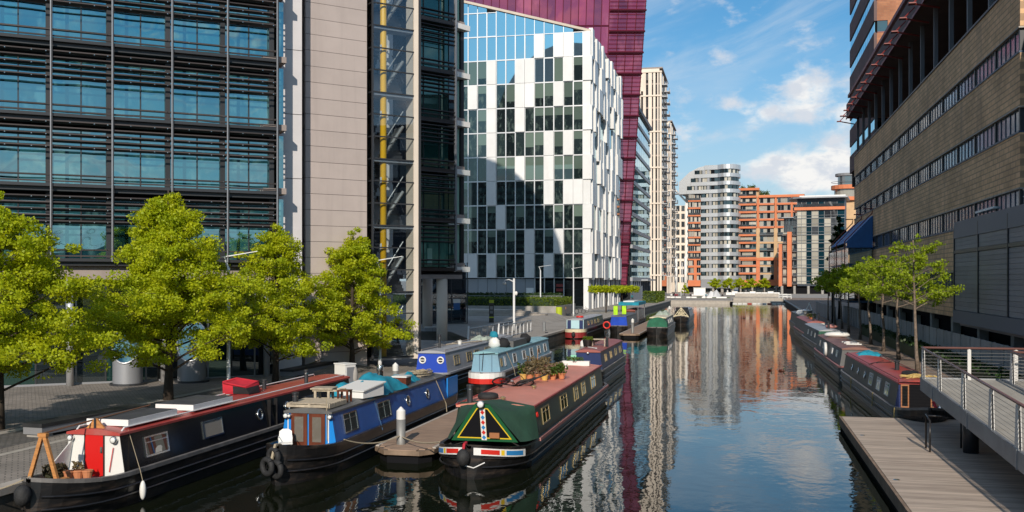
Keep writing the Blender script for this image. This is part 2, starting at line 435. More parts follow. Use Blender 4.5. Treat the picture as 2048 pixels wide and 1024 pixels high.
G['bark_pale'] = mat('pale_bark', (0.17, 0.13, 0.10), 0.9, noise=(7, 0.35), bump=(12, 0.6, (1, 1, 0.4)))

G['gang_floor'] = mat('gangway_floor', (0.37, 0.345, 0.30), 0.8, noise=(2, 0.12, (1, .3, 1)), bump=(20, 0.2))
G['gang_steel'] = mat('gangway_steel', (0.25, 0.26, 0.275), 0.5, 0.2, noise=(1.5, 0.12))
G['gang_post'] = mat('baluster_steel', (0.60, 0.59, 0.57), 0.45, 0.1)
G['hand_rail'] = mat('reddish_handrail', (0.17, 0.085, 0.075), 0.4)
G['post_white'] = mat('lamp_white', (0.66, 0.67, 0.68), 0.45)
G['bench_top'] = mat('black_bench_top', (0.018, 0.018, 0.019), 0.6, noise=(2, 0.3))
G['lime_paint'] = mat('lime_paint', (0.42, 0.50, 0.02), 0.5)
G['end_wall'] = mat('pale_end_wall', (0.56, 0.54, 0.55), 0.6, noise=(0.6, 0.05))
G['band_setts'] = brickmat('dark_setts', 'XY', (0.15, 0.135, 0.125), (0.11, 0.10, 0.095), (0.06, 0.055, 0.05), 0.24, 0.16, 0.02, bump=0.6)
G['glass_lower'] = glassmat('glass_lower_floor', (0.04, 0.15, 0.125), 0.10, (0.65, 1.0, 0.9), rnd=0.3, inner=(0.8, (0.10, 0.26, 0.20)))
# ------------------------------------------------------------------ water, ground, quays
QL, QZ = -17.8, 0.85                               # left quay edge and quay level
def qr(y): return 8.45 + 2.4 * max(0, min(1, (y - 30) / 240.0))   # right quay edge drifts outwards
m_ = bpy.data.materials.new('canal_water'); m_.use_nodes = True
t = NT(m_.node_tree); bs = m_.node_tree.nodes['Principled BSDF']
bs.inputs['Base Color'].default_value = (0.008, 0.010, 0.005, 1)
bs.inputs['Roughness'].default_value = 0.015
bs.inputs['IOR'].default_value = 1.33
bs.inputs['Specular IOR Level'].default_value = 0.5
pos = t.n('ShaderNodeNewGeometry').outputs['Position']
h1 = t.noise(t.scalev(pos, (0.75, 0.55, 1)), 0.9, 2.0, 0.5, 0.5)
h2 = t.noise(t.scalev(pos, (1.0, 0.8, 1)), 3.4, 2.0, 0.5)
calm = t.ramp(t.noise(t.scalev(pos, (0.5, 0.16, 1)), 0.22, 2.0), 0.35, 0.65, 0.35, 1.0)
hh = t.m('MULTIPLY', t.m('ADD', t.m('MULTIPLY', h1, 1.0), t.m('MULTIPLY', h2, 0.22)), calm)
b = t.n('ShaderNodeBump'); b.inputs['Strength'].default_value = 0.30; b.inputs['Distance'].default_value = 0.055
t.put(b.inputs['Height'], hh); t.put(bs.inputs['Normal'], b.outputs[0])
G['water'] = m_
MB().quad((-60, -120, 0), (30, -120, 0), (30, 340, 0), (-60, 340, 0)).build('water', G['water'], kind='structure')

def flat(name, mat_, pts, z):
    return MB().quad(*[(x, y, z) for x, y in pts]).build(name, mat_, kind='structure')
# far-reaching ground (four sheets round the basin, one object)
g = MB()
for q in (((-2500, -2500), (QL - 1.0, -2500), (QL - 1.0, 4000), (-2500, 4000)), ((12.5, -2500), (2500, -2500), (2500, 4000), (12.5, 4000)),
          ((QL - 1.0, 302), (12.5, 302), (12.5, 4000), (QL - 1.0, 4000)), ((QL - 1.0, -2500), (12.5, -2500), (12.5, -118), (QL - 1.0, -118))):
    g.quad(*[(x, y, QZ - 0.02) for x, y in q])
g.build('ground', G['concrete'], kind='structure')
# left quay: paving near the water, setts rising gently towards the office buildings
def plaza_h(x, y):
    up = sm((y - 46) / 13.0) * (1 - sm((y - 70) / 11.0))
    return QZ + 0.004 + 0.66 * up * sm((-20.6 - x) / 2.2)
xs = [-17.85, -19, -20.2, -20.6, -21, -21.4, -21.8, -22.2, -22.8, -24, -28, -34, -44, -60, -90]
ys = [-60, 0, 20, 40, 46, 48, 50, 52, 54, 56, 58, 60, 64, 68, 70, 72, 74, 76, 78, 80, 82, 90, 110, 140, 200, 260, 300, 420]
g = MB()
for x in xs:
    for y in ys: g.v.append((x, y, plaza_h(x, y)))
for i in range(len(xs) - 1):
    for j in range(len(ys) - 1):
        a = i * len(ys) + j
        g.f.append((a, a + 1, a + len(ys) + 1, a + len(ys))); g.k.append(1 if ys[j] >= 64 else 0)
g.build('left_quay_paving', [G['setts'], G['paving']], kind='structure')
# right quay path
g = MB()
for y0, y1 in zip(range(-60, 300, 20), range(-40, 320, 20)):
    g.quad((qr(y0) + .4, y0, QZ), (30, y0, QZ), (30, y1, QZ), (qr(y1) + .4, y1, QZ))
g.build('right_quay_path', G['path'], kind='structure')
# far plaza with its promontory
flat('far_plaza', G['paving'], [(QL + .4, 254.5), (-2.6, 254.5), (-2.6, 302), (10.2, 302), (10.2, 430), (QL + .4, 430)], QZ + 0.006)
# quay walls down to the water
def wall_run(mt, pts, side, name='quay_wall'):
    g = MB()
    for (x0, y0), (x1, y1) in zip(pts, pts[1:]):
        d_ = Vector((x1 - x0, y1 - y0, 0)).normalized(); n_ = Vector((-d_.y, d_.x, 0)) * side * 0.4
        g.add([(x0, y0, -1), (x1, y1, -1), (x1 + n_.x, y1 + n_.y, -1), (x0 + n_.x, y0 + n_.y, -1),
               (x0, y0, QZ - .17), (x1, y1, QZ - .17), (x1 + n_.x, y1 + n_.y, QZ - .17), (x0 + n_.x, y0 + n_.y, QZ - .17)],
              [(0, 1, 5, 4), (1, 2, 6, 5), (2, 3, 7, 6), (3, 0, 4, 7), (4, 5, 6, 7)])
    w_ = g.build(name, G[mt or 'quay_wall'], kind='structure')
    for (x0, y0), (x1, y1) in zip(pts, pts[1:]):
        L = math.hypot(x1 - x0, y1 - y0); n = max(1, int(L / 1.5)); a = math.atan2(y1 - y0, x1 - x0)
        nx, ny = -math.sin(a) * side, math.cos(a) * side
        for i in range(n):
            s = (i + .5) / n
            px, py = x0 + (x1 - x0) * s + nx * .17, y0 + (y1 - y0) * s + ny * .17
            if 14 < py < 130 or i % 4 == 0:
                k = 1 if 14 < py < 130 else 4
                o = piece('coping_stone', G['coping'], w_, -.5, .5, -.5, .5, -.5, .5)
                o.location = (px, py, QZ - .075); o.scale = (L / n * k - .012, .44, .19); o.rotation_euler = (0, 0, a)
    return w_
wall_run('', [(QL, -118), (QL, 14), (QL, 100), (QL, 190), (QL + .6, 254)], 1)
wall_run('', [(qr(-118), -118), (qr(30), 30), (qr(270), 270), (12.2, 302)], -1)
wall_run('coping', [(QL, 254), (-2.2, 254)], 1)
wall_run('', [(-2.2, 254), (-2.2, 302)], 1)
wall_run('coping', [(-2.2, 302), (12.2, 302)], 1)
wall_run('', [(12.2, -118), (QL, -118)], 1)
# raised terrace under the office wing: dark retaining wall, paved top that ramps down at its right side
TZ = 1.57
g = MB()
for i, (xa, xb, za, zb) in enumerate(((-60, -24.2, TZ, TZ), (-24.2, -22.2, TZ, QZ + .01))):
    g.quad((xa, 82.2, za), (xb, 82.2, zb), (xb, 132, zb), (xa, 132, za))
g.build('upper_terrace', G['paving'], kind='structure')
MB().add([(-60, 81.9, .8), (-24.2, 81.9, .8), (-22.2, 81.9, .8), (-22.2, 82.2, .8), (-60, 82.2, .8), (-60, 81.9, TZ + .02), (-24.2, 81.9, TZ + .02), (-22.2, 81.9, QZ + .02), (-22.2, 82.2, QZ + .02), (-60, 82.2, TZ + .02), (-24.2, 82.2, TZ + .02)],
         [(0, 1, 6, 5), (1, 2, 7, 6), (2, 3, 8, 7), (5, 6, 10, 9), (6, 7, 8, 10)]).build('terrace_retaining_wall', G['quay_wall'], kind='structure')
# curved shallow steps on the terrace, at the back
st = thing('terrace_steps', 'curved shallow stone steps on the terrace beside the glass lobby', 'steps', (-33, 120, TZ))
for k in range(4):
    n = 10; r0 = 9 - k * 1.1
    pts = [(r0 * math.cos(R(-90 + 100 * i / n)), r0 * .6 * math.sin(R(-90 + 100 * i / n)) + 5) for i in range(n + 1)] + [(-6, 11), (-6, 5)]
    MB().prism(pts, k * .16, k * .16 + .15).build('step', G['coping'], st)

# pale stone strips let into the plaza, and a darker band of setts between them
for (x0, x1, m_) in ((-24.45, -24.05, 'coping'), (-24.05, -22.0, 'band_setts'), (-21.35, -21.1, 'coping')):
    g = MB()
    for y0, y1 in zip(range(4, 46, 6), range(10, 52, 6)):
        g.quad((x0, y0, QZ + .008), (x1, y0, QZ + .008), (x1, min(y1, 46), QZ + .008), (x0, min(y1, 46), QZ + .008))
    g.build('paving_strip', G[m_], kind='structure')
# ------------------------------------------------------------------ left office building with louvres
OX, OY, OA = -29.6, 44.0, R(38.9)
ob = thing('office_building', 'dark glass office block with rows of brown sun louvres above a recessed glazed ground floor', 'office building', (OX, OY, 0), OA)
EDG = [-11.9, -9.1, -6.28, -3.44, -0.70, 2.10, 4.83, 7.38]
FLO = [7.0, 10.6, 13.97, 17.57, 21.1]
GT, SL = G['glass_teal'], G['slat']
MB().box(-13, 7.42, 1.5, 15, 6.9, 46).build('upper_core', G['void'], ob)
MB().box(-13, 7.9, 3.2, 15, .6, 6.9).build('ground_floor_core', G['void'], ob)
for k, z0 in enumerate(FLO):
    z1 = FLO[k + 1] if k + 1 < len(FLO) else 24.7
    piece('floor_beam', G['steel_dark'], ob, -13, 7.42, -.12, .10, z0 - .10, z0 + .05)
    piece('floor_beam', SL, ob, -13, 7.42, -.06, .02, z0 + .13, z0 + .20)
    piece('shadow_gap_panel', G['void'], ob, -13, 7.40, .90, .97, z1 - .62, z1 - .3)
    piece('floor_slab', G['steel_dark'], ob, -13, 7.40, .13, 1.48, z0 - .30, z0 - .03)
    for i in range(1, len(EDG) - 1):
        a, b_ = EDG[i], EDG[i + 1]
        mid = (a + b_) / 2
        for pa, pb in ((a + .04, mid - .03), (mid + .03, b_ - .22)):
            piece('window_pane', GT, ob, pa, pb, .98, 1.0, z0 + .02, z0 + 1.9)
            piece('window_pane', GT, ob, pa, pb, .98, 1.0, z0 + 2.02, z1 - .34)
        piece('mullion', G['steel_dark'], ob, mid - .03, mid + .03, .93, 1.03, z0, z1 - .3)
        piece('transom', G['void'], ob, a + .02, b_ - .2, .94, 1.03, z0 + 1.9, z0 + 2.02)
        piece('column_casing', G['steel_dark'], ob, b_ - .22, b_ + .03, .80, 1.06, z0, z1 - .3)
        for dz_ in (.46, 1.80, 2.10, 2.40, 2.70, 3.00):
            piece('louvre_slat', SL, ob, a + .05, b_ - .05, -.13, .10, z0 + dz_ - .035, z0 + dz_ + .035, rot=(R(-24 if dz_ > 1 else 0), 0, 0))
    for i in range(1, len(EDG)):
        piece('facade_post', G['alu_grey'], ob, EDG[i] - .045, EDG[i] + .0, -.20, -.10, z0 - .1, z1 - .1)
        piece('facade_post', G['steel_dark'], ob, EDG[i] + .015, EDG[i] + .06, -.20, -.10, z0 - .1, z1 - .1)
    # end strip of glass and the bright slab ends
    piece('window_pane', GT, ob, 7.48, 7.84, .50, .52, z0 + .3, z1 - .3)
    piece('slab_end', G['pink_concrete'], ob, 7.42, 7.92, .15, 1.48, z0 - .05, z0 + .26)
    piece('bracket_plate', G['beige'], ob, 6.7, 7.36, .14, .92, z0 - .02, z0 + .24)
# bolts along the louvres
g = MB()
for z0 in FLO[:5]:
    for dz_ in (.46, 1.80, 2.40, 3.00):
        for i in range(1, len(EDG) - 1):
            for s in (.3, .7, .92):
                x = EDG[i] + (EDG[i + 1] - EDG[i]) * s
                g.box(x - .02, x + .02, -.13, -.10, z0 + dz_ - .02, z0 + dz_ + .02)
g.build('louvre_bolts', G['chrome'], ob, kind='stuff')
# pale end wall in big panels
for k in range(8):
    z0 = 1.0 + 3.52 * k
    piece('cladding_panel', G['end_wall'], ob, 7.86, 9.12, 1.62, 1.9, z0 + .015, z0 + 3.5)
# concrete edge beam, ground-floor glass, columns
piece('edge_beam', G['pink_concrete'], ob, -13, 7.9, .5, 1.3, 6.0, 6.69)
gx = [-10.6, -9.2, -7.4, -5.8, -4.1, -2.3, -.95, .95, 2.0, 4.0, 5.2, 6.4, 7.6]
for i in range(len(gx) - 1):
    piece('shop_pane', G['glass_dark'] if i % 3 else G['glass_green'], ob, gx[i] + .04, gx[i + 1] - .04, .88, .90, .95, 3.4)
    piece('shop_pane', G['glass_dark'], ob, gx[i] + .04, gx[i + 1] - .04, .88, .90, 3.5, 5.98)
    piece('shop_mullion', G['steel'] if i % 2 else G['steel_dark'], ob, gx[i] - .04, gx[i] + .04, .84, .96, .86, 6.0)
piece('shop_transom', G['steel_dark'], ob, -10.6, 7.6, .85, .95, 3.4, 3.5)
piece('shop_plinth', G['alu_grey'], ob, -10.6, 7.6, .82, 1.2, .80, .95)
for (xa, xb, y_, za, zb) in ((-4.0, -3.0, 1.2, .95, 2.6), (3.2, 4.1, 1.3, .95, 2.3), (5.3, 6.3, 1.3, .95, 2.5)):
    piece('interior_screen', G['blind'], ob, xa, xb, y_, y_ + .03, za, zb)
for x in (-7.5, -2.6, 1.75, 6.9):
    MB().lathe([(.17, .8), (.17, 6.0)], x, .25, 12).build('column', G['alu'], ob, smooth=True)
# the round ventilation cowls with blue oval mouths
for i, x in enumerate((-.02, 3.02)):
    v = thing('ventilation_cowl', 'grey drum cowl with oval blue glass top, ' + ('left of the pale column' if i == 0 else 'right one near the lamp post'),
              'vent', tuple(Vector((OX, OY, 0)) + Matrix.Rotation(OA, 3, 'Z') @ Vector((x, -.35, .85))), R(20), 'drum cowls along the office ground floor')
    n = 24; r = .70
    vs, fs = [], []
    for j in range(n):
        th = 2 * math.pi * j / n
        vs += [(r * math.cos(th), r * math.sin(th), 0.0), (r * math.cos(th), r * math.sin(th), 2.05 + .95 * math.sin(th))]
    for j in range(n):
        k = (j + 1) % n
        fs.append((2 * j, 2 * k, 2 * k + 1, 2 * j + 1))
    MB().add(vs, fs).build('drum', G['alu_grey'], v, smooth=True)
    rim = [(r * math.cos(2 * math.pi * j / n), r * math.sin(2 * math.pi * j / n), 2.05 + .95 * math.sin(2 * math.pi * j / n)) for j in range(n + 1)]
    MB().tube(rim, .05, 6).build('rim', G['alu'], v, smooth=True)
    MB().quad(*[(x_ * .94, y_ * .94, z_ - .03) for x_, y_, z_ in rim[:-1]]).build('oval_pane', G['glass_teal'], v)
    MB().lathe([(.84, 0), (.84, .1)], n=20).build('base_ring', G['steel_dark'], v)

# ------------------------------------------------------------------ pale panelled tower
TP = sight(611, 56.3); TA = R(45.5)
tw = thing('cladding_tower', 'windowless pale beige panelled tower between the louvred block and the glass stairs', 'tower', (TP.x, TP.y, 0), TA)
MB().box(.03, 3.71, .03, 5.5, .4, 46).build('core', G['void'], tw)
for k in range(28):
    z0 = .98 + .9 * (k - .0)
    if k == 0: z0 = .98
    piece('cladding_panel', G['beige'], tw, 0, 3.74, -.03, .03, z0 + .011, z0 + .889)
    piece('return_panel', G['beige'], tw, -.032, .028, .012, 2.5, z0 + .011, z0 + .889)
    piece('return_panel', G['beige'], tw, 3.70, 3.765, .035, 5.5, z0 + .011, z0 + .889)
# ------------------------------------------------------------------ glass stair tower
SP = sight(745, 58.3)
stw = thing('glass_stair_tower', 'glazed stair tower with a yellow pole and dark stairs behind the glass', 'stair tower', (SP.x, SP.y, 0), R(46))
SF = [1.45, 5.3, 9.2, 13.1, 17.0, 20.9, 24.8, 28.7]
W_ = 3.0
piece('back_wall', G['panel'], stw, 0.0, W_, 3.4, 3.5, 1.3, 40)
for k in range(len(SF) - 1):
    z0, z1 = SF[k], SF[k + 1]
    piece('landing_slab', G['alu_grey'], stw, .06, W_ - .3, .06, 1.0, z0 - .16, z0)
    piece('landing_slab', G['alu_grey'], stw, .06, W_ - .3, 2.5, 3.4, z0 + 1.79, z0 + 1.95)
    for j in range(3):
        za, zb = z0 + (z1 - z0) * j / 3, z0 + (z1 - z0) * (j + 1) / 3
        piece('glass_pane', G['clear'], stw, .05, W_ - .35, 0, .012, za + .05, zb - .03)
        piece('side_pane', G['clear'], stw, -.012, 0, .05, 3.3, za + .05, zb - .03)
        piece('transom', G['steel_dark'], stw, -.02, W_ - .3, -.03, .04, za - .03, za + .045)
        piece('side_transom', G['steel_dark'], stw, -.03, .03, .05, 3.3, za - .03, za + .045)
    for s, (ya, yb, dz0) in enumerate(((.95, 2.5, 0.0), (2.5, .95, 1.95))):
        xa = .25 if s else 1.45
        g = MB()
        for q in range(9):
            y_ = ya + (yb - ya) * q / 9; z_ = z0 + dz0 + 1.95 * q / 9
            g.box(xa, xa + 1.05, min(y_, y_ + (yb - ya) / 9), max(y_, y_ + (yb - ya) / 9), z_ - .02, z_ + .20)
        g.tube([(xa, ya, z0 + dz0 + .9), (xa, yb, z0 + dz0 + 2.85)], .03, 5).tube([(xa + 1.05, ya, z0 + dz0 + .9), (xa + 1.05, yb, z0 + dz0 + 2.85)], .03, 5)
        g.build('stair_flight', G['steel_dark'], stw)
    # flights seen side-on near the glass
    g = MB()
    for q in range(11):
        x_ = .9 + 1.3 * q / 11; z_ = z0 + .1 + 1.95 * q / 11
        g.box(x_, x_ + .14, .55, 1.4, z_ - .04, z_ + .17)
    g.tube([(.9, .52, z0 + 1.0), (2.25, .52, z0 + 3.0)], .035, 5).tube([(.9, .52, z0 + .15), (2.25, .52, z0 + 2.1)], .09, 4)
    g.build('stair_flight', G['steel'], stw)
    for x in (-.13, .30):
        piece('lamp_bracket', G['white'], stw, .78 + x - .03, .78 + x + .03, .2, .3, z0 + 2.5, z0 + 2.85)
MB().lathe([(.19, 1.4), (.19, 40)], .87, .36, 14).build('yellow_pole', G['yellow'], stw, smooth=True)
piece('corner_post', G['steel_dark'], stw, -.05, .05, -.05, .06, 1.3, 40)
piece('edge_pier', G['stone'], stw, W_ - .30, W_, -.02, 1.0, 1.3, 40)
piece('edge_post', G['steel_dark'], stw, W_ + .0, W_ + .16, -.05, .4, 1.3, 40)
# ------------------------------------------------------------------ office wing on columns
WP = sight(832, 82.0); WA = R(53)
wg = thing('office_wing', 'dark louvred office wing raised on round concrete columns beside the glass stair tower', 'office building', (WP.x, WP.y, 0), WA)
WF = [7.05, 11.2, 15.35, 19.5, 23.65, 27.8]
WW = 3.95
MB().box(0, WW + .1, 1.0, 18, 6.9, 56).build('core', G['void'], wg)
g = MB()                                            # round-headed mass above, out of the frame, added to shade the white building
pr = [(-42 + 20.5 * math.cos(R(180 - 180 * i / 16)), 36 + 30 * math.sin(R(180 - 180 * i / 16)) ** .8) for i in range(17)]
iv = Matrix.Rotation(-WA, 3, 'Z'); wl = lambda x, y, z: tuple(iv @ Vector((x - WP.x, y - WP.y, z)))
g.add([wl(x, 90, z) for x, z in pr] + [wl(x, 97, z) for x, z in pr], [tuple(range(16, -1, -1)), tuple(range(17, 34))] + [(i, i + 1, 18 + i, 17 + i) for i in range(16)] + [(16, 0, 17, 33)])
g.build('shadow_caster', G['beige'], wg)
for k, z0 in enumerate(WF):
    z1 = WF[k + 1] if k + 1 < len(WF) else 31.9
    gm = G['glass_lower'] if k == 0 else G['glass_green']
    piece('floor_beam', G['slat'], wg, 0, WW, -.1, .98, z0 - .3, z0 - .02)
    piece('floor_beam', G['slat'], wg, 0, WW, -.16, .02, z0 + .22, z0 + .34)
    for (xa, xb) in ((.08, 1.3), (1.36, 2.9), (2.96, 3.9)):
        piece('window_pane', gm, wg, xa, xb, .86, .88, z0 + .05, z1 - .35)
    piece('mullion', G['steel_dark'], wg, 1.29, 1.37, .8, .9, z0, z1 - .3)
    piece('mullion', G['steel_dark'], wg, 2.9, 2.97, .8, .9, z0, z1 - .3)
    for dz_ in (.62, 2.15, 2.5, 2.85, 3.2, 3.5, 3.8):
        piece('louvre_slat', G['slat'], wg, .06, WW, -.12, .08, z0 + dz_ - .04, z0 + dz_ + .03, rot=(R(-20), 0, 0))
    piece('corner_post', G['alu_grey'], wg, WW - .02, WW + .16, -.14, .06, z0 - .3, z1 - .3)
    piece('edge_post', G['steel_dark'], wg, -.14, .04, -.10, .06, z0 - .3, z1 - .3)
    if k == 0:
        for (xa, xb, za, zb) in ((.5, 1.2, 3.35, 3.6), (1.5, 2.4, 3.35, 3.6), (.2, .5, .2, 2.2), (1.7, 2.2, .2, 1.6)):
            piece('interior_screen', G['mint'], wg, xa, xb, .80, .84, z0 + za, z0 + zb)
    # side bay facing the water, set at an angle, with bright slab ends
    sd = bpy.data.objects.new('side_bay', MB().box(0, 1.75, .6, 6, z0 - .1, z1 - .45).mesh('side_bay', G['glass_green'] if k < 2 else G['glass_dark']))
    COL.link(sd); sd.parent = wg; sd.location = (WW + .12, .2, 0); sd.rotation_euler = (0, 0, R(12))
    piece('mint_blind', G['mint'], sd, .75, 1.25, .56, .60, z0 + .1, z1 - .5)
    piece('slab_end', G['white'], sd, -.1, 1.95, -.1, 1.2, z0 - .36, z0 + .08)
    piece('slab_end', G['pink_concrete'], sd, .1, 1.7, .3, 1.2, z0 + .1, z0 + .42)
    piece('side_post', G['steel_dark'], sd, 1.4, 1.78, .45, .66, z0 + .1, z1 - .4)
piece('edge_beam', G['pink_concrete'], wg, -.3, WW + .9, .12, 1.3, 6.1, 6.74)
piece('edge_beam', G['pink_concrete'], wg, -.3, WW + .9, 9, 10, 6.1, 6.74)
piece('soffit', G['pink_concrete'], wg, -.3, WW + .9, .12, 18, 6.45, 6.88)
inv = Matrix.Rotation(-WA, 3, 'Z')
for (px, dep, z0, r) in ((884, 84.4, QZ, .46), (855, 92.0, TZ, .46)):
    p = inv @ (sight(px, dep) - Vector((WP.x, WP.y, 0)))
    MB().lathe([(r, z0 - .1), (r, 6.12)], p.x, p.y, 20).build('column', G['stone'], wg, smooth=True)
# glass lobby with an escalator-like stair under the wing
LB = sight(826, 101.0)
lb = thing('glass_lobby', 'dark glazed lobby with a diagonal staircase under the office wing', 'lobby', (LB.x, LB.y, TZ), YAW + R(8))
MB().box(0, 5.6, 2.4, 6, 0, 6).build('back_room', G['void'], lb)
for i, (xa, xb) in enumerate(((0, .9), (.9, 2.6), (2.6, 3.9), (3.9, 5.5))):
    for (za, zb) in ((.05, 2.5), (2.55, 4.4), (4.45, 6.2)):
        piece('glass_pane', G['clear'], lb, xa + .04, xb - .04, 0, .015, za, zb)
    piece('lobby_post', G['steel_dark'], lb, xb - .05, xb + .05, -.04, .06, 0, 6.2)
for z in (0, 2.5, 4.42): piece('lobby_rail', G['steel_dark'], lb, 0, 5.5, -.03, .05, z, z + .07)
g = MB()
for q in range(14):
    g.box(.7 + 2.6 * q / 14, .7 + 2.6 * (q + 1) / 14, .6, 2.0, 2.1 + 2.9 * q / 14, 2.35 + 2.9 * q / 14)
g.tube([(.6, .6, 2.9), (3.5, .6, 6.0)], .06, 5).tube([(.6, .55, 2.0), (3.4, .55, 4.9)], .13, 4).tube([(3.4, .6, 2.6), (.9, .6, .3)], .08, 4)
g.build('stair_flight', G['steel'], lb)
piece('yellow_strip', G['yellow'], lb, 3.0, 3.35, .5, .8, .1, 5.8)
piece('notice', G['awning'], lb, 4.1, 4.75, -.04, -.02, 1.4, 2.1)
piece('notice_header', G['white'], lb, 4.05, 4.8, -.04, -.02, 2.1, 2.5)
# ------------------------------------------------------------------ white chequered office building
WX, WY = -25.7, 173.2
wb = thing('white_office_building', 'white office building chequered with pale panels and dark windows under a sloping glass top', 'office building', (WX, WY, 0), 0)
RZ = [6.35 + 4.31 * k for k in range(13)]          # row levels
MW = 1.735                                          # module width on the front
# rows from the top: W window, P panel (thirteen modules from the left, the corner strip follows)
ROWS = ['WWWWWWWWWWWPW', 'WWWWWWWWPWPPW', 'WWWPWWPPWWWPW', 'WPWPWWPPWWPWW', 'WWWPWWPWWWWWW', 'WWWPWWWWWPWPW', 'WWWPWWPWWPWWW',
        'WWWPWWWWWPWPP', 'WWWWPWWWWWWWW', 'WWWWWWWPWWPWW', 'PPWPWWWPWPWWW']
NR = len(ROWS)
FWID = 13 * MW
def roof_z(x):                                      # x measured from the corner to the left
    return 49.4 + (-x) * 0.285
MB().box(-34, -.6, .9, 48.5, 6.1, 48).build('core', G['void'], wb)
cap = MB()
cap.add([(-34, -.12, roof_z(-34) - .1), (.1, -.12, roof_z(0) - .1), (.1, 49, roof_z(0) - .1), (-34, 49, roof_z(-34) - .1), (-34, -.3, roof_z(-34) + .3), (.1, -.3, roof_z(0) + .3), (.1, 49, roof_z(0) + .3), (-34, 49, roof_z(-34) + .3)],
        [(0, 3, 2, 1), (4, 5, 6, 7), (0, 1, 5, 4), (1, 2, 6, 5), (2, 3, 7, 6), (3, 0, 4, 7)])
cap.build('sloping_roof', G['stone'], wb)
rnd = random.Random(5)
fr_me = {}
def win_mesh(w_, h_, blind, sky_):
    key = (round(w_, 2), round(h_, 2), blind, sky_)
    if key in fr_me: return fr_me[key]
    g = MB()
    for (xa, xb, za, zb) in ((0, .09, 0, h_), (w_ - .09, w_, 0, h_), (.09, w_ - .09, 0, .09), (.09, w_ - .09, h_ - .10, h_)):
        g.box(xa, xb, -.10, .30, za, zb)
    f = g.mesh('window_frame', G['alu'])
    g = MB()
    g.quad((.09, .06, .09), (w_ - .09, .06, .09), (w_ - .09, .06, h_ - .1), (.09, .06, h_ - .1))
    p = g.mesh('window_pane', G['glass_sky'] if sky_ else G['glass_white_bldg'])
    bm_ = None
    if blind:
        bm_ = MB().box(.10, w_ - .10, .02, .05, h_ - .1 - blind, h_ - .1).mesh('blind', G['blind_glass'])
    fr_me[key] = (f, p, bm_)
    return fr_me[key]
G['blind_glass'] = glassmat('blind_behind_glass', (0.105, 0.145, 0.12), 0.06, (0.85, 1.0, 0.95), rnd=0.3)
def window(parent, x, y, z, w_, h_, blind=0, sky_=False, rz=0.0):
    f, p, bm_ = win_mesh(w_, h_, blind, sky_)
    o = inst(f, 'window', parent, (x, y, z), (0, 0, rz))
    inst(p, 'pane', o)
    if bm_: inst(bm_, 'blind', o)
    return o
for r, row in enumerate(ROWS):
    z0 = RZ[NR - 1 - r]
    for i, ch in enumerate(row):
        x0 = -FWID - 1.2 + i * MW
        if r == 0 and roof_z(x0 + MW) - .1 < z0 + 4.31:
            za, zb = roof_z(x0) - .25 - z0, roof_z(x0 + MW) - .25 - z0
            if zb > .1:
                MB().quad((.05, .06, 0), (MW - .05, .06, 0), (MW - .05, .06, zb), (.05, .06, za)).build('pane', G['glass_sky'], wb, (x0, 0, z0))
                piece('window_frame', G['alu'], wb, x0 - .05, x0 + .05, -.1, .2, z0, z0 + za)
            continue
        zt = z0 + 4.31
        h_ = min(4.31, zt - z0)
        if ch == 'P':
            piece('white_panel', G['panel'], wb, x0 + .02, x0 + MW - .02, -.32 + rnd.uniform(-.05, .02), .5, z0 + .03, z0 + h_ - .03)
        else:
            sky_ = r <= 1 or (r == 2 and i in (4, 5, 8, 9))
            bl = 0 if sky_ else rnd.choice([0, 1.4, 2.3, 2.6, 3.0, 4.0] if r < 7 and (i > 6 or r < 4) else [0, 0, 0, 1.2, 2.0])
            window(wb, x0, 0, z0, MW, round(h_, 1), bl, sky_)
    # left stretch hidden behind the wing, and the corner strip
    piece('white_panel', G['panel'], wb, -34, -FWID - 1.25, -.1, .5, z0 + .03, z0 + 4.28)
    if r: piece('corner_panel', G['panel'], wb, -1.18, .15 if r % 2 else .42, -.25 if r % 2 else -.5, .6, z0 + .02, z0 + 4.29)
# glass lifted top storey along the slope
for i in range(11):
    x0 = -FWID - 1.2 + i * MW
    z0 = RZ[NR]
    h_ = roof_z(x0 + MW / 2) - .25 - z0
    if h_ > .5:
        while h_ > 4.4:
            window(wb, x0, 0, z0, MW, 4.3, 0, True); z0 += 4.31; h_ -= 4.31
        if h_ > .35:
            g = MB()
            za, zb = roof_z(x0) - .2 - z0, roof_z(x0 + MW) - .2 - z0
            o = MB().quad((.05, .06, 0), (MW - .05, .06, 0), (MW - .05, .06, zb), (.05, .06, za)).build('pane', G['glass_sky'], wb, (x0, 0, z0))
            piece('window_frame', G['alu'], wb, x0 - .05, x0 + .05, -.1, .2, z0, z0 + zb)
            piece('window_frame', G['alu'], wb, x0, x0 + MW, -.1, .2, z0 - .05, z0 + .05)
# canal side: proud white fins and boxes, each with its own depth, glass between
for r in range(1, NR):
    z0 = RZ[NR - 1 - r]
    y = .6
    i = 0
    while y < 43.5:
        wd = rnd.choice([1.7, 2.2, 2.6])
        if rnd.random() < .62:
            dep = rnd.choice([.2, .35, .5, .7]) if i else .4
            piece('white_panel', G['panel'], wb, -.3, dep, y + .05, y + wd - .05, z0 + .03 - (0.3 if rnd.random() < .3 else 0), z0 + 4.28 if r > 1 else 49.3 + rnd.uniform(-.6, .9))
        else:
            piece('side_pane', G['glass_sky'] if rnd.random() < .5 else G['glass_white_bldg'], wb, -.3, .02, y + .05, y + wd - .05, z0 + .05, z0 + 4.26)
        y += wd; i += 1
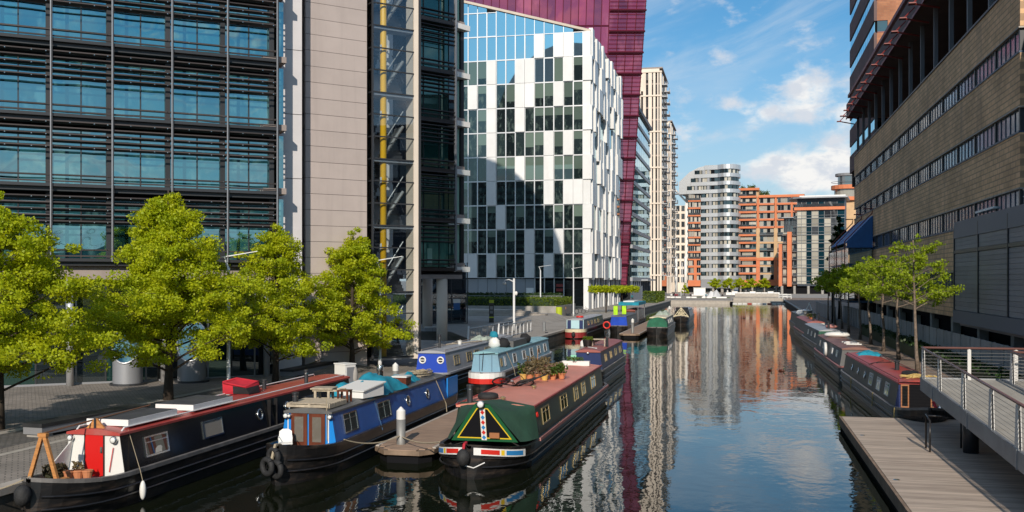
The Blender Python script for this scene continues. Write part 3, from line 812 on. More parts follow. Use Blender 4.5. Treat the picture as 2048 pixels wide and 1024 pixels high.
# ground floor: dark glass to the right, grey wall to the left, white pilasters
MB().box(-34, -.9, 2.0, 48, .6, 6.2).build('ground_floor_core', G['void'], wb)
for i in range(13):
    x0 = -FWID - 1.2 + i * MW
    if i < 8:
        piece('ground_panel', G['alu_grey'], wb, x0 + .03, x0 + MW - .03, .3, .6, .8, 6.2) if i not in (1, 2) else piece('ground_panel', G['alu_grey'], wb, x0 + .03, x0 + MW - .03, .3, .6, 3.6, 6.2)
    else:
        piece('shop_pane', G['glass_dark'], wb, x0 + .06, x0 + MW - .06, .5, .52, .9, 5.9)
        piece('shop_mullion', G['alu'], wb, x0 - .07, x0 + .07, .2, .6, .8, 6.3)
piece('corner_pilaster', G['panel'], wb, -1.1, -.2, -.25, .7, .8, 6.33)
piece('notice', G['white'], wb, -FWID - 1.2 + 7 * MW + .2, -FWID - 1.2 + 8 * MW - .2, .18, .27, 1.6, 4.6)
piece('notice_stripe', G['red_steel'], wb, -FWID - 1.2 + 7 * MW + .4, -FWID - 1.2 + 8 * MW - .5, .15, .18, 3.2, 3.7)
for k in range(5):
    piece('poster', G['red_steel'], wb, -FWID - 1.2 + 10.2 * MW, -FWID - 1.2 + 10.9 * MW, .40, .45, 1.6 + k * .8, 2.1 + k * .8)
for k in range(13):
    y = 1.5 + k * 3.7
    piece('side_pilaster', G['panel'] if k % 2 else G['alu_grey'], wb, -.75, -.15, y, y + .6, .8, 6.33)
    piece('shop_pane', G['glass_white_bldg'], wb, -1.0, -.98, y + .7, y + 3.6, .9, 6.2)
    piece('side_transom', G['panel'], wb, -.9, -.6, y + .6, y + 3.7, 4.3, 4.5)
# ------------------------------------------------------------------ purple glass building leaning out behind
pu = thing('purple_glass_building', 'tall magenta glass building leaning outwards behind the white office block', 'office building', (0, 0, 0), 0)
D0 = 236.0
def pp(px, py, dep):
    p = sight(px, dep); return Vector((p.x, p.y, CAM_H + (HORIZON - py) * dep / FPX))
# front sheet: lower right edge, upper right edge, fold, and left end
Rb, Rt = pp(1252, 575, D0 + 3), pp(1296, -60, D0 + 3)
Mb_, Mt = pp(1200, 575, D0 - 3), pp(1221, -60, D0 - 3)
Lb, Lt = pp(900, 575, D0 - 14), pp(900, -60, D0 - 14)
def sheet(A, B, C_, D_, nu, nv, frame, skipz=0.0):
    """glass panes between corners A (low left) B (low right) C (high right) D (high left)"""
    nrm = (B - A).cross(D_ - A).normalized()
    def P(u, v): return (A * (1 - u) + B * u) * (1 - v) + (D_ * (1 - u) + C_ * u) * v
    for j in range(nv):
        for i in range(nu):
            u0, u1, v0, v1 = (i + .03) / nu, (i + .97) / nu, (j + .03) / nv, (j + .97) / nv
            c = P((u0 + u1) / 2, (v0 + v1) / 2)
            o = MB().quad(*[P(u, v) - c for u, v in ((u0, v0), (u1, v0), (u1, v1), (u0, v1))]).build('glass_pane', G['glass_purple'], pu, c)
    g = MB()
    for i in range(nu + 1):
        g.tube([P(i / nu, 0) + nrm * .05, P(i / nu, 1) + nrm * .05], .10, 4)
    for j in range(nv + 1):
        g.tube([P(0, j / nv) + nrm * .05, P(1, j / nv) + nrm * .05], .14, 4)
    return g.build('glazing_frame', G['purple_frame'], pu)
sheet(Lb.lerp(Lt, .56), Mb_.lerp(Mt, .56), Mt, Lt, 20, 5, None)
sheet(Mb_, Rb, Rt, Mt, 4, 15, None)
g = MB()
nrm = (Rb - Mb_).cross(Mt - Mb_).normalized()
for j in range(75):                                  # fine horizontal louvres on the folded end
    v = (j + .5) / 75
    g.tube([Mb_.lerp(Mt, v) + nrm * .3, Rb.lerp(Rt, v) + nrm * .3], .055 if j % 5 else .30, 4)
g.build('horizontal_fins', G['purple_frame'], pu, kind='stuff')
off = Vector((-6, 45, 0))
g = MB()
g.add([Lb + Vector((0, .8, 0)), Mb_ + Vector((-.2, .8, 0)), Rb + Vector((-.6, .8, 0)), Lt + Vector((0, .8, 0)), Mt + Vector((-.2, .8, 0)), Rt + Vector((-.6, .8, 0)),
       Lb + off, Rb + off, Lt + off, Rt + off], [(0, 1, 4, 3), (1, 2, 5, 4), (2, 7, 9, 5), (7, 6, 8, 9), (6, 0, 3, 8), (3, 4, 5, 9, 8), (0, 6, 7, 2, 1)])
g.build('body', G['purple_frame'], pu)
# ------------------------------------------------------------------ blue glass building along the canal
gb = thing('blue_glass_building', 'long blue glass building with sloping grey floor bands beyond the magenta block', 'office building', (-26.0, 244, 0), 0)
MB().box(-20, -.35, 0, 50, .8, 49.6).build('core', G['glass_far'], gb)
for k in range(11):
    z0 = 6.2 + 4.0 * k
    piece('floor_band', G['alu_grey'], gb, -.4, .25, 0, 50, z0 - .45, z0 + .45)
    for j in range(10):
        piece('window_pane', G['glass_sky'], gb, -.3, 0.0, 5 * j + .12, 5 * j + 4.88, z0 + .5, z0 + 3.5)
piece('roof_band', G['lead'], gb, -20, .6, -.3, 50.3, 49.6, 50.6)
for j in range(11):
    piece('column', G['clad_blue'], gb, -.2, .3, 5 * j - .25, 5 * j + .25, .8, 5.7)
piece('canopy', G['alu_grey'], gb, -1, 2.0, 22, 46, 5.8, 6.2)
# ------------------------------------------------------------------ cream residential towers
def cream_tower(label, px0, px1, dep, ztop, nst, seed):
    rn = random.Random(seed)
    a, b_ = sight(px0, dep), sight(px1, dep)
    W = b_.x - a.x
    o = thing('cream_tower', label, 'apartment tower', (a.x, a.y, 0), 0, 'cream apartment towers on the left bank')
    MB().box(.2, W - .3, 1.0, 26, .8, ztop - .5).build('core', G['glass_far'], o)
    sh = (ztop - 7.5) / nst
    for (xa, xb) in ((.0, .07), (.16, .29), (.40, .56), (.62, .72), (.80, .86), (.91, 1.0)):
        for k in range(0, nst, 3):
            piece('stone_pier', G['stone'], o, xa * W, xb * W, -.05, 1.2, 7.5 + sh * k, 7.5 + sh * min(nst, k + 3) - .06)
        piece('stone_pier', G['stone'], o, xa * W, xb * W, -.05, 1.2, .8, 7.4)
    for k in range(nst + 1):
        if k % 3 == 0 or k == nst:
            piece('stone_band', G['stone'], o, -.1, W + .1, -.25, 1.3, 7.3 + sh * k, 7.75 + sh * k)
        if k < nst:
            z0 = 7.5 + sh * k
            for (xa, xb) in ((.29, .40), (.56, .62), (.72, .80), (.86, .91)):
                piece('window', G['glass_far'], o, xa * W, xb * W, .55, .6, z0 + .3, z0 + sh - .1)
                piece('spandrel', G['pink_concrete'], o, xa * W, xb * W, .4, .9, z0 - .2, z0 + .3)
            for s in range(2):
                y = 1.6 + s * 12
                piece('balcony', G['alu_grey'], o, W - .2, W + 1.5, y, y + 4.6, z0 - .15, z0 + .12)
                piece('balcony_rail', G['glass_far'], o, W + 1.42, W + 1.5, y, y + 4.6, z0 + .15, z0 + 1.2)
                piece('side_pier', G['stone'], o, W - .3, W + .1, y + 5, y + 7.4, z0, z0 + sh)
                piece('side_window', G['glass_far'], o, W - .3, W - .05, y, y + 5, z0 + .2, z0 + sh - .2)
    piece('top_frame', G['stone'], o, -.1, W * .9, -.2, 1.2, ztop - .2, ztop + 1.0)
    piece('top_pier', G['stone'], o, .02 * W, .2 * W, 0, 1.2, ztop - 6, ztop)
    piece('roof', G['pink_concrete'], o, -.3, W + .3, -.3, 26.3, ztop + 1.02, ztop + 1.4)
    piece('roof_louvre', G['steel_dark'], o, W * .3, W * .7, -.02, .1, ztop - 2.6, ztop - .6)
    return o
cream_tower('taller cream stone apartment tower beside the blue glass building, balconies stacked on its right edge', 1279, 1324, 318, 72, 17, 1)
cream_tower('shorter cream stone apartment tower just behind the taller cream one', 1322, 1343, 392, 67, 16, 2)
# ------------------------------------------------------------------ low white building with a butterfly roof
a, b_ = sight(1350, 430), sight(1376, 430)
o = thing('white_apartment_block', 'white block with tall white end wall and angled roof just left of the silver tower', 'apartment block', (a.x, a.y, 0), 0)
W = b_.x - a.x
MB().box(0, W - .6, .4, 40, .8, 38).build('core', G['stone'], o)
piece('end_wall', G['white'], o, W - 1.0, W + .2, -.4, 40, 2.2, 44.5)
MB().add([(-1, -.5, 45.8), (W - 1.1, -.5, 40), (W - 1.1, 30, 40), (-1, 30, 45.8), (-1, -.5, 46.4), (W - 1.1, -.5, 40.6), (W - 1.1, 30, 40.6), (-1, 30, 46.4)],
         [(0, 3, 2, 1), (4, 5, 6, 7), (0, 1, 5, 4), (1, 2, 6, 5), (2, 3, 7, 6), (3, 0, 4, 7)]).build('angled_roof', G['white'], o)
for k in range(10):
    for j in range(2):
        piece('window', G['glass_far'], o, .5 + j * 2.2, 1.9 + j * 2.2, .3, .38, 5 + 3.4 * k, 7.3 + 3.4 * k)
for x in (W - .8, .5): MB().lathe([(.7, .8), (.7, 16)], x, -1.2, 10).build('round_column', G['white'], o, smooth=True)
# ------------------------------------------------------------------ silver rounded tower
a = sight(1402, 420)
sv = thing('silver_tower', 'silver apartment tower with rounded banded balconies and a sloping roof to its left', 'apartment tower', (a.x, a.y, 0), R(-8))
def plan(off=0.0, left=0.0, x1=15.4):
    pts = [(left, 16), (left, -off), (7.0, -off - .3)]
    cx, cy, rx, ry = 10.6, 4.6, 4.8 + off, 6.9 + off
    for i in range(15):
        th = R(-128 + 200 * i / 14)
        pts.append((cx + rx * math.cos(th), cy + ry * math.sin(th)))
    pts.append((11, 16))
    return pts
NF, SH = 14, 3.28
Z0 = 6.2
for k in range(NF):
    z0 = Z0 + SH * k
    left = 0.0 if k < 11 else -6.0 - (k - 11) * -1.6
    MB().prism(plan(-.55, left), z0 + 1.55, z0 + SH).build('window_band', G['glass_dark'], sv)
    MB().prism(plan(.25, left), z0, z0 + 1.55).build('spandrel_band', G['alu'], sv, smooth=False)
    rn = random.Random(k)
    for (xa, xb, gm) in ((left + .2, left + 1.6, 'glass_dark'), (left + 2.2, left + 3.0, 'glass_curtain'), (left + 3.4, left + 4.5, 'alu_grey'), (left + 5.0, left + 5.9, 'glass_curtain'), (left + 6.1, left + 6.9, 'glass_curtain')):
        if xb < 7.2: piece('window', G[gm], sv, xa, xb, -.18 if gm == 'alu_grey' else .1, .6, z0 + 1.6, z0 + SH - .06)
    if left < 0:
        for (xa, xb, gm) in ((1.3, 2.2, 'glass_curtain'), (2.6, 3.6, 'alu_grey'), (4.2, 5.6, 'glass_dark')):
            piece('window', G[gm], sv, xa, xb, -.18 if gm == 'alu_grey' else .1, .6, z0 + 1.6, z0 + SH - .06)
    for i in range(6):                               # curtained panes round the curved end
        th = R(-115 + 24 * i + rn.uniform(-4, 4))
        x_, y_ = 10.6 + 4.35 * math.cos(th), 4.6 + 6.45 * math.sin(th)
        p = piece('window', G['glass_curtain'] if rn.random() < .5 else G['glass_dark'], sv, -.55, .55, -.05, .05, 0, SH - 1.7)
        p.location = (x_, y_, z0 + 1.58 + (SH - 1.7) / 2); p.rotation_euler = (0, 0, th + R(90))
MB().prism(plan(.1, 0.0), 2.6, Z0).build('base_band', G['alu_grey'], sv)
for (x_, y_) in ((1, 1), (5, .5), (9, -1), (13, .5)): MB().lathe([(.6, .8), (.6, 2.7)], x_, y_, 10).build('column', G['concrete'], sv)
MB().prism(plan(-2.5, 0.5), .8, 2.7).build('recessed_shopfront', G['glass_dark'], sv)
zt = Z0 + SH * NF
MB().prism(plan(.25, 1.5), zt, zt + 1.9).build('roof_band', G['alu'], sv)
g = MB()                                             # curved roof running down to the left
pr = [(2.0, zt + 1.85), (-1.0, zt + 1.3), (-5, zt - .6), (-9.4, zt - 4.6), (-9.4, zt - 9.8), (0, zt - 9.8), (2.0, zt - 9.8)]
n = len(pr)
g.add([(x, .6, z) for x, z in pr] + [(x, 15.5, z) for x, z in pr], [tuple(range(n - 1, -1, -1)), tuple(range(n, 2 * n))] + [(i, (i + 1) % n, n + (i + 1) % n, n + i) for i in range(n)])
g.build('curved_roof', G['alu'], sv)
# ------------------------------------------------------------------ terracotta apartment blocks
def win_strip(parent, x0, x1, y, z0, z1, n, seed):
    """a window of several lights: frame, curtains and dark panes in one part"""
    rn = random.Random(seed)
    g = MB()
    g.mi = 0
    g.box(x0, x1, y, y + .12, z0, z0 + .12).box(x0, x1, y, y + .12, z1 - .12, z1)
    for i in range(n + 1):
        x = x0 + (x1 - x0) * i / n
        g.box(x - .06, x + .06, y - .01, y + .1, z0 + .12, z1 - .12)
    for i in range(n):
        xa, xb = x0 + (x1 - x0) * i / n + .06, x0 + (x1 - x0) * (i + 1) / n - .06
        g.mi = 1 if rn.random() < .45 else 2
        g.quad((xa, y + .08, z0 + .12), (xb, y + .08, z0 + .12), (xb, y + .08, z1 - .12), (xa, y + .08, z1 - .12))
    return g.build('window', [G['alu_grey'], G['glass_dark'], G['glass_curtain']], parent)
def balcony(parent, x0, x1, y, z):
    piece('balcony', G['lead'], parent, x0, x1, y - 1.1, y, z - .12, z + .05)
    return piece('balcony_rail', G['glass_far'], parent, x0, x1, y - 1.1, y - 1.04, z + .1, z + 1.05)
# block right of the silver tower
a, b_ = sight(1476, 432), sight(1606, 432)
tb = thing('terracotta_apartments', 'terracotta and buff brick apartment block with gridded windows right of the silver tower', 'apartment block', (a.x, a.y, 0), R(-6))
W = 27.5; TS = 3.3
MB().box(0, W, 1.0, 14, 4.4, 42.5).build('core', G['buff'], tb)
cols = [(.3, 7.6), (9.2, 15.0), (16.6, 21.8), (23.0, 27.0)]
for k in range(12):
    z0 = 5.2 + TS * k
    top = 12
    lo = k < 3; hi = k >= 7
    for c, (xa, xb) in enumerate(cols):
        if k == 11 and c > 0: continue
        win_strip(tb, xa, xb, .62, z0 + .75, z0 + TS - .15, 5 if c == 0 else 4, k * 7 + c)
        if c == 0 or hi:
            piece('spandrel', G['terracotta'], tb, xa - .3, xb + .2, 0 - (.4 if c == 0 else 0), 1.0, z0 - .1, z0 + .72)
        elif not lo:
            piece('spandrel', G['buff'] if k % 2 else G['lead'], tb, xa - .1, xb + .1, .3, 1.0, z0 - .1, z0 + .72)
            if k % 2 == 0: balcony(tb, xa, xb, .3, z0 + .3)
        if c == 0 and not lo: piece('balcony_rail', G['glass_far'], tb, xa, xb, -.36, -.3, z0 + .72, z0 + 1.5)
    for (xa, xb) in ((-.3, .25), (7.65, 9.15), (15.05, 16.55), (21.85, 22.95), (27.05, 27.6)):
        if k == 11 and xa > 5: continue
        if hi: xa, xb = (xa + xb) / 2 - .4, (xa + xb) / 2 + .4
        piece('brick_pier', G['terracotta'] if (lo or hi) else G['buff'], tb, xa, xb, .05, 1.0, z0 - .1, z0 + TS - .1)
for z in (5.0, 14.4):
    piece('terracotta_band', G['terracotta'], tb, -.4, W + .1, -.08, 1.0, z, z + 1.1)
piece('terracotta_base', G['terracotta'], tb, -.4, W + .1, -.1, 1.0, 3.6, 5.0)
piece('roof_band', G['terracotta'], tb, 8.5, W, -.3, 1.2, 41.3, 42.3)
piece('roof_band', G['terracotta'], tb, -.3, 9, -.5, 1.2, 44.6, 45.6)
MB().box(0, 8.6, 1.0, 12, 42.5, 45.2).build('penthouse', G['buff'], tb)
MB().box(-.2, W, 2.0, 10, .7, 3.7).build('shopfront', G['glass_dark'], tb)
for x_ in (1, 6, 11, 16, 21, 26): MB().lathe([(.45, .8), (.45, 3.65)], x_, .4, 10).build('column', G['concrete'], tb)
# slim wing left of the silver tower
a = sight(1377, 421)
tl = thing('terracotta_apartments', 'narrow terracotta apartment front with balconies between the white block and the silver tower', 'apartment block', (a.x, a.y, 0), 0)
MB().box(0, 5.0, 1.4, 14, 4.4, 42.2).build('core', G['buff'], tl)
for k in range(12):
    z0 = 5.2 + 3.08 * k
    win_strip(tl, .1, 2.3, .9, z0 + .7, z0 + 3.0, 3, k)
    win_strip(tl, 2.6, 4.9, 1.2, z0 + .7, z0 + 3.0, 3, k + 40)
    piece('spandrel', G['terracotta'], tl, -.2, 4.95, .4, 1.4, z0 - .1, z0 + (.55 if k > 3 else .68))
    if k < 3: piece('brick_pier', G['terracotta'], tl, 2.2, 3.4, .45, 1.2, z0 + .5, z0 + 3.1)
    elif k % 2: piece('balcony_rail', G['glass_far'], tl, .1, 4.9, .3, .36, z0 + .5, z0 + 1.4)
piece('terracotta_base', G['terracotta'], tl, -.3, 4.95, .2, 1.4, 3.4, 5.1)
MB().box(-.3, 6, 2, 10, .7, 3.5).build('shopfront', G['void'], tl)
# ------------------------------------------------------------------ dark glass block with the flying roof
a, b_ = sight(1594, 372), sight(1684, 372)
dg = thing('flying_roof_apartments', 'dark glass and white panel apartment block under a flat curved flying roof', 'apartment block', (a.x, a.y, 0), R(-8))
W = 16.8; S2 = 3.05
MB().box(0, W, 1.0, 16, 3.8, 36.2).build('core', G['clad_blue'], dg)
xsd = [0, 1.6, 3.3, 5.2, 7.6, 9.7, 12.0, 14.2, 16.8]
for k in range(10):
    z0 = 4.5 + S2 * k
    rn = random.Random(k + 9)
    for i in range(8):
        white = (i in (0, 1)) or (i in (3, 5) and rn.random() < .75) or (i == 6 and rn.random() < .2)
        dark = i in (2, 4, 7)
        gm = G['glass_teal_deep'] if dark else (G['glass_curtain'] if (white and k < 9) else G['glass_far'])
        piece('window_pane', gm, dg, xsd[i] + .08, xsd[i + 1] - .08, .55, .6, z0 + .1, z0 + S2 - .12)
        piece('mullion', G['steel'], dg, xsd[i] - .06, xsd[i] + .06, .4, .62, z0, z0 + S2)
    piece('floor_rail', G['steel'], dg, 0, W, .2, .9, z0 - .10, z0 + .08)
    piece('guard_rail', G['steel'], dg, 0, W, .22, .3, z0 + 1.0, z0 + 1.08)
    balcony(dg, -1.6, .1, 2.5, z0); balcony(dg, -1.6, .1, 6.5, z0)
piece('terracotta_band', G['terracotta'], dg, -1.0, W + .2, -.5, 1.2, 31.9, 33.0)
piece('top_rail', G['glass_far'], dg, -.6, W, -.4, -.32, 33.1, 34.1)
MB().prism([(-3.6, 8), (-3.2, 3), (-1.4, -1.0), (1.8, -2.2), (W + 1.2, -2.2), (W + 1.2, 16), (-3.6, 16)], 36.2, 36.7).build('flying_roof', G['alu_grey'], dg)
MB().prism([(1, -1.2), (W + .4, -1.2), (W + .4, 14), (1, 14)], 36.7, 37.2).build('roof_edge', G['white'], dg)
# stepped balconied flank with two terracotta fins
MB().box(-5.4, 0, 3.0, 22, 3.8, 24).build('flank', G['buff'], dg)
for k in range(7):
    z0 = 4.5 + S2 * k
    win_strip(dg, -5.3, -.3, 2.7, z0 + .5, z0 + S2 - .2, 4, k + 77)
    piece('balcony', G['lead'], dg, -5.5, -.1, 1.5, 2.7, z0 - .05, z0 + .12)
    piece('balcony_rail', G['steel_dark'], dg, -5.5, -.1, 1.5, 1.56, z0 + .9, z0 + 1.0)
for (xa, xb, z1) in ((-6.7, -5.5, 19.5), (-3.6, -2.0, 24.0)):
    piece('terracotta_fin', G['terracotta'], dg, xa, xb, .6, 2.6, 3.6, z1)
MB().prism([(-7.4, 6), (-7.0, 1.6), (-5.6, .4), (-1.2, .4), (-1.2, 8)], 29.2, 29.5).build('lower_roof', G['alu_grey'], dg)
MB().box(-5.0, -.1, 2.6, 16, 24, 29).build('upper_flank', G['glass_far'], dg)
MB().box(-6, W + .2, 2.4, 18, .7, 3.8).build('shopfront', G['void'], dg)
for x_ in (-5.5, -1, 4, 9, 14): MB().lathe([(.5, .8), (.5, 3.8)], x_, .8, 10).build('column', G['concrete'], dg)
# ------------------------------------------------------------------ round-topped buff block peeping out on the right
a = sight(1662, 400)
rb = thing('buff_apartments', 'buff apartment block with a small round rooftop lantern behind the flying roof', 'apartment block', (a.x, a.y, 0), 0)
MB().box(1.5, 12, 3, 14, .8, 38).build('body', G['buff'], rb)
for (z0, z1, r, m_) in ((38, 39.4, 6.0, 'terracotta'), (39.4, 42.6, 5.0, 'glass_curtain'), (42.6, 44.2, 6.2, 'terracotta'), (44.2, 48.0, 3.6, 'glass_far'), (48.0, 49.0, 4.6, 'lead')):
    MB().lathe([(r, z0), (r, z1)], 6.8, 7, 20).build('round_storey', G[m_], rb)
for z in (45.6,): MB().torus((6.8, 7, z), 6.1, .09, (0, 0, 1), 24, 4).build('roof_rail', G['steel'], rb)
for k in range(10):
    win_strip(rb, 2.2, 4.6, 2.9, 5 + 3.2 * k, 7.2 + 3.2 * k, 2, k)
piece('terracotta_corner', G['terracotta'], rb, 1.4, 2.2, 2.9, 4, 31, 38)
# ------------------------------------------------------------------ brown brick hospital-like block along the right bank
BX, BY0, BY1 = 13.5, 54.0, 128.5
hb = thing('brown_brick_building', 'long brown brick building with ribbon windows and a dark open top storey', 'brick building', (BX, BY0, 0), 0)
L = BY1 - BY0
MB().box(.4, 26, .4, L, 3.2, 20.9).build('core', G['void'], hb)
STR = [(5.15, 6.55), (9.17, 10.6), (13.33, 14.65), (17.3, 18.6)]     # ribbon windows
lv = [3.6] + [z for s in STR for z in s] + [21.0]
for k in range(0, len(lv), 2):
    za, zb = lv[k], lv[k + 1]
    MB().box(0, .5, 0, L, za, zb).build('brick_wall', G['brown_brick'], hb)
    MB().box(.5, 26, -.02, .4, za, zb).build('brick_end_wall', G['front_brick'], hb)
    if k: piece('ledge', G['coping'], hb, -.06, .4, 0, L, za - .07, za + .0)
    if k + 2 < len(lv): piece('window_sill', G['blue_frame'], hb, -.05, .4, 0, L, zb, zb + .10)
rn = random.Random(11)
for (za, zb) in STR:
    nb = 15
    for i in range(nb):
        ya, yb = .3 + (L - .6) * i / nb, .3 + (L - .6) * (i + 1) / nb
        piece('window_post', G['steel_dark'], hb, .04, .4, ya - .12, ya + .12, za + .1, zb)
        for j in range(5):
            y0, y1 = ya + .12 + (yb - ya - .24) * j / 5, ya + .12 + (yb - ya - .24) * (j + 1) / 5
            op = rn.random() < .008 and za > 7
            piece('window_pane', G['glass_strip'], hb, .12 - (.4 if op else 0), .14 - (.4 if op else 0), y0 + .05, y1 - .05, za + .15, zb - .08, rot=(0, R(-22) if op else 0, 0))
        g = MB()
        for j in range(1, 5):
            y0 = ya + .12 + (yb - ya - .24) * j / 5
            g.box(.085, .3, y0 - .045, y0 + .045, za + .1, zb)
        g.box(.085, .3, ya + .1, yb - .1, za + .1, za + .17).box(.085, .3, ya + .1, yb - .1, zb - .1, zb)
        g.build('window_frame', G['blue_frame'], hb)
piece('parapet_cap', G['steel_dark'], hb, -.08, .5, 0, L, 21.0, 21.12)
for i in range(14):                                  # columns of the open top storey
    y = 1.5 + i * (L - 3) / 13
    piece('column', G['lead'], hb, .15, .42, y, y + .28, 21.1, 25.8)
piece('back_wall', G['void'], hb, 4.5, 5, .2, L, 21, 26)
piece('eaves_fascia', G['plum_brick'], hb, -.9, 26, -.5, L + .3, 25.8, 27.5)
piece('eaves_rail', G['red_steel'], hb, -.96, -.9, -.5, L + .3, 25.65, 25.85)
piece('clerestory', G['glass_strip'], hb, -.5, 26, 0, L, 27.5, 28.3)
piece('roof_edge', G['red_steel'], hb, -.75, 26, -.2, L + .2, 28.3, 28.65)
for i in range(19):
    y = .4 + i * (L) / 18.0
    g = MB().tube([(-1.7, y, 25.5), (.1, y, 25.1)], .07, 5).tube([(-1.7, y, 25.5), (-.9, y, 26.3)], .05, 5).box(-2.0, -1.5, y - .3, y + .3, 25.46, 25.54)
    g.build('roof_bracket', G['red_steel'], hb)
# near end: projecting pale brick stair end
MB().box(.5, 26, -1.6, -.03, 21.0, 30).build('end_bay', G['front_brick'], hb)
MB().box(2.0, 26, -1.2, -.04, 3.6, 20.9).build('end_bay', G['front_brick'], hb)
# dark plinth under the overhang
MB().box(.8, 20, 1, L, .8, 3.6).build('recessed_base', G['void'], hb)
for i in range(10): piece('base_column', G['concrete'], hb, .2, .7, 2 + i * 7.6, 2.6 + i * 7.6, .85, 3.6)
# ------------------------------------------------------------------ taller brick tower behind it
tt = thing('brick_tower', 'plum and orange brick tower with blue ribbon windows above the brown brick building', 'tower', (16.0, 130.3, 0), 0)
MB().box(.3, 24, .3, 28, 20, 54).build('core', G['void'], tt)
k = 0; z = 22.0
while z < 50:
    MB().box(0, .35, 0, 28.3, z, z + 2.5).build('brick_wall', G['plum_brick'], tt)
    for j in range(12):
        piece('window_pane', G['glass_sky'], tt, .1, .14, .3 + j * 2.32, .3 + j * 2.32 + 2.2, z + 2.6, z + 3.9)
    piece('window_frame', G['blue_frame'], tt, .02, .2, 0, 28.3, z + 2.5, z + 2.62)
    z += 4.0; k += 1
MB().box(1.6, 24, -.02, .3, 20, 54).build('end_wall', G['orange_brick'], tt)
z = 22.0
while z < 50:
    MB().box(.35, 1.6, -.02, .3, z, z + 2.5).build('end_wall', G['orange_brick'], tt)
    piece('red_window', G['red_steel'], tt, .4, 2.6, -.05, -.03, z + 2.5, z + 2.62)
    piece('red_window', G['red_steel'], tt, 2.5, 2.6, -.05, -.03, z + 2.5, z + 4.0)
    piece('window_recess', G['glass_dark'], tt, .4, 1.58, .1, .14, z + 2.62, z + 4.0)
    z += 4.0
# ------------------------------------------------------------------ grey clad box in the right foreground
GX = 12.9
gbx = thing('grey_clad_building', 'dark grey metal clad box with a white roof rail raised above the concrete fence', 'building', (GX, 0, 0), 0)
Y1, Y0 = 66.5, -14.0
MB().box(.06, 22, Y0, Y1 - .05, 3.6, 9.5).build('core', G['clad_dark'], gbx)
piece('lower_flange', G['clad_blue'], gbx, -.10, .3, Y0, Y1, 3.40, 4.15)
piece('upper_flange', G['clad_blue'], gbx, -.06, .3, Y0, Y1, 8.55, 9.55)
piece('mid_rail', G['steel_dark'], gbx, -.05, .2, Y0, Y1, 7.62, 7.82)
piece('underside', G['pink_concrete'], gbx, .3, 6, Y0, Y1, 3.2, 3.5)
bay = 6.4
y = Y1; i = 0
while y > Y0 + 8:
    ya = y - bay
    if y > 30:
        for r in range(13):
            za = 4.18 + r * .262
            for h in range(1):
                piece('cladding_panel', G['clad_dark'], gbx, 0, .05, ya + .12, y - .08, za + .008, za + .254)
        for r in range(3):
            piece('cladding_panel', G['clad_dark'], gbx, 0, .05, ya + .12, y - .08, 7.84 + r * .236, 7.84 + r * .236 + .226)
    piece('vertical_rail', G['steel_dark'], gbx, -.07, .1, y - .07, y + .05, 4.1, 9.3)
    y -= bay
g = MB()
yy = Y1 - 3
g.tube([(.8, Y1 - 3, 10.5), (.8, Y0, 10.5)], .05, 6).tube([(.8, Y1 - 3, 10.15), (.8, Y0, 10.15)], .03, 6)
while yy > Y0:
    g.tube([(.8, yy, 9.5), (.8, yy, 10.5)], .045, 5); yy -= 2.4
g.build('roof_rail', G['white'], gbx)
piece('roof_hatch', G['white'], gbx, .5, 1.6, Y1 - 7.5, Y1 - 3.2, 9.9, 10.02)
# darker glazed storeys above the grey box, closer than the brick building
gz = thing('dark_glazed_block', 'dark glazed block with blue frames at the right edge above the grey clad box', 'building', (14.4, 0, 0), 0)
MB().box(.3, 18, 43, 53.5, 9.5, 20.6).build('core', G['void'], gz)
for k, z in enumerate((10.0, 12.6, 15.2, 17.8)):
    piece('spandrel', G['clad_dark'] if k % 2 else G['clad_blue'], gz, .0, .35, 43, 53.6, z - .35, z + .45)
    for j in range(5):
        piece('window_pane', G['glass_strip'] if (j + k) % 3 == 0 else G['glass_dark'], gz, .15, .2, 51.6 - j * 2.0, 53.5 - j * 2.0, z + .5, z + 2.2)
        piece('window_frame', G['blue_frame'], gz, .05, .22, 53.46 - j * 2.0, 53.6 - j * 2.0, z + .45, z + 2.3)
piece('roof_flange', G['clad_blue'], gz, -.1, 18, 43, 53.7, 20.0, 20.7)
# ------------------------------------------------------------------ blue awning bay
ab = thing('blue_awning_bay', 'blue sloping awning with red struts at the far end of the brown brick building', 'awning', (BX, 96.0, 0), 0)
YA, YB = 14.5, 33.0
MB().add([(-.05, YA, 12.6), (-.05, YB, 12.6), (-2.6, YB, 9.9), (-2.6, YA, 9.9), (-.05, YA, 12.75), (-.05, YB, 12.75), (-2.75, YB, 9.95), (-2.75, YA, 9.95)],
         [(0, 1, 2, 3), (4, 7, 6, 5), (0, 3, 7, 4), (1, 5, 6, 2), (3, 2, 6, 7), (0, 4, 5, 1)]).build('awning', G['awning'], ab)
MB().add([(-.05, YA - .02, 9.4), (-.05, YA - .02, 12.7), (-2.65, YA - .02, 9.95), (-2.65, YA - .02, 9.4)], [(0, 1, 2, 3)]).build('awning_cheek', G['awning'], ab)
for k in range(3):
    y = YA + .5 + k * 9.5
    MB().tube([(-.1, y, 13.0), (-2.8, y, 10.1), (-2.8, y, 4.0)], .06, 5).tube([(-.1, y, 12.9), (.0, y, 13.5), (-.9, y, 13.5)], .07, 5).build('red_strut', G['red_steel'], ab)
for k in range(3):
    for j in range(12):
        piece('window_pane', G['glass_strip'], ab, -2.5, -2.45, YA + .1 + j * 2.05, YA + 2.0 + j * 2.05, 3.9 + k * 1.9, 5.6 + k * 1.9)
piece('end_glazing', G['glass_sky'], ab, -2.4, -.1, YA + .02, YA + .06, 6.0, 9.3)
for z in (3.7, 5.7, 7.6, 9.5): piece('blue_rail', G['blue_frame'], ab, -2.6, -.05, YA, YB, z - .1, z + .12)
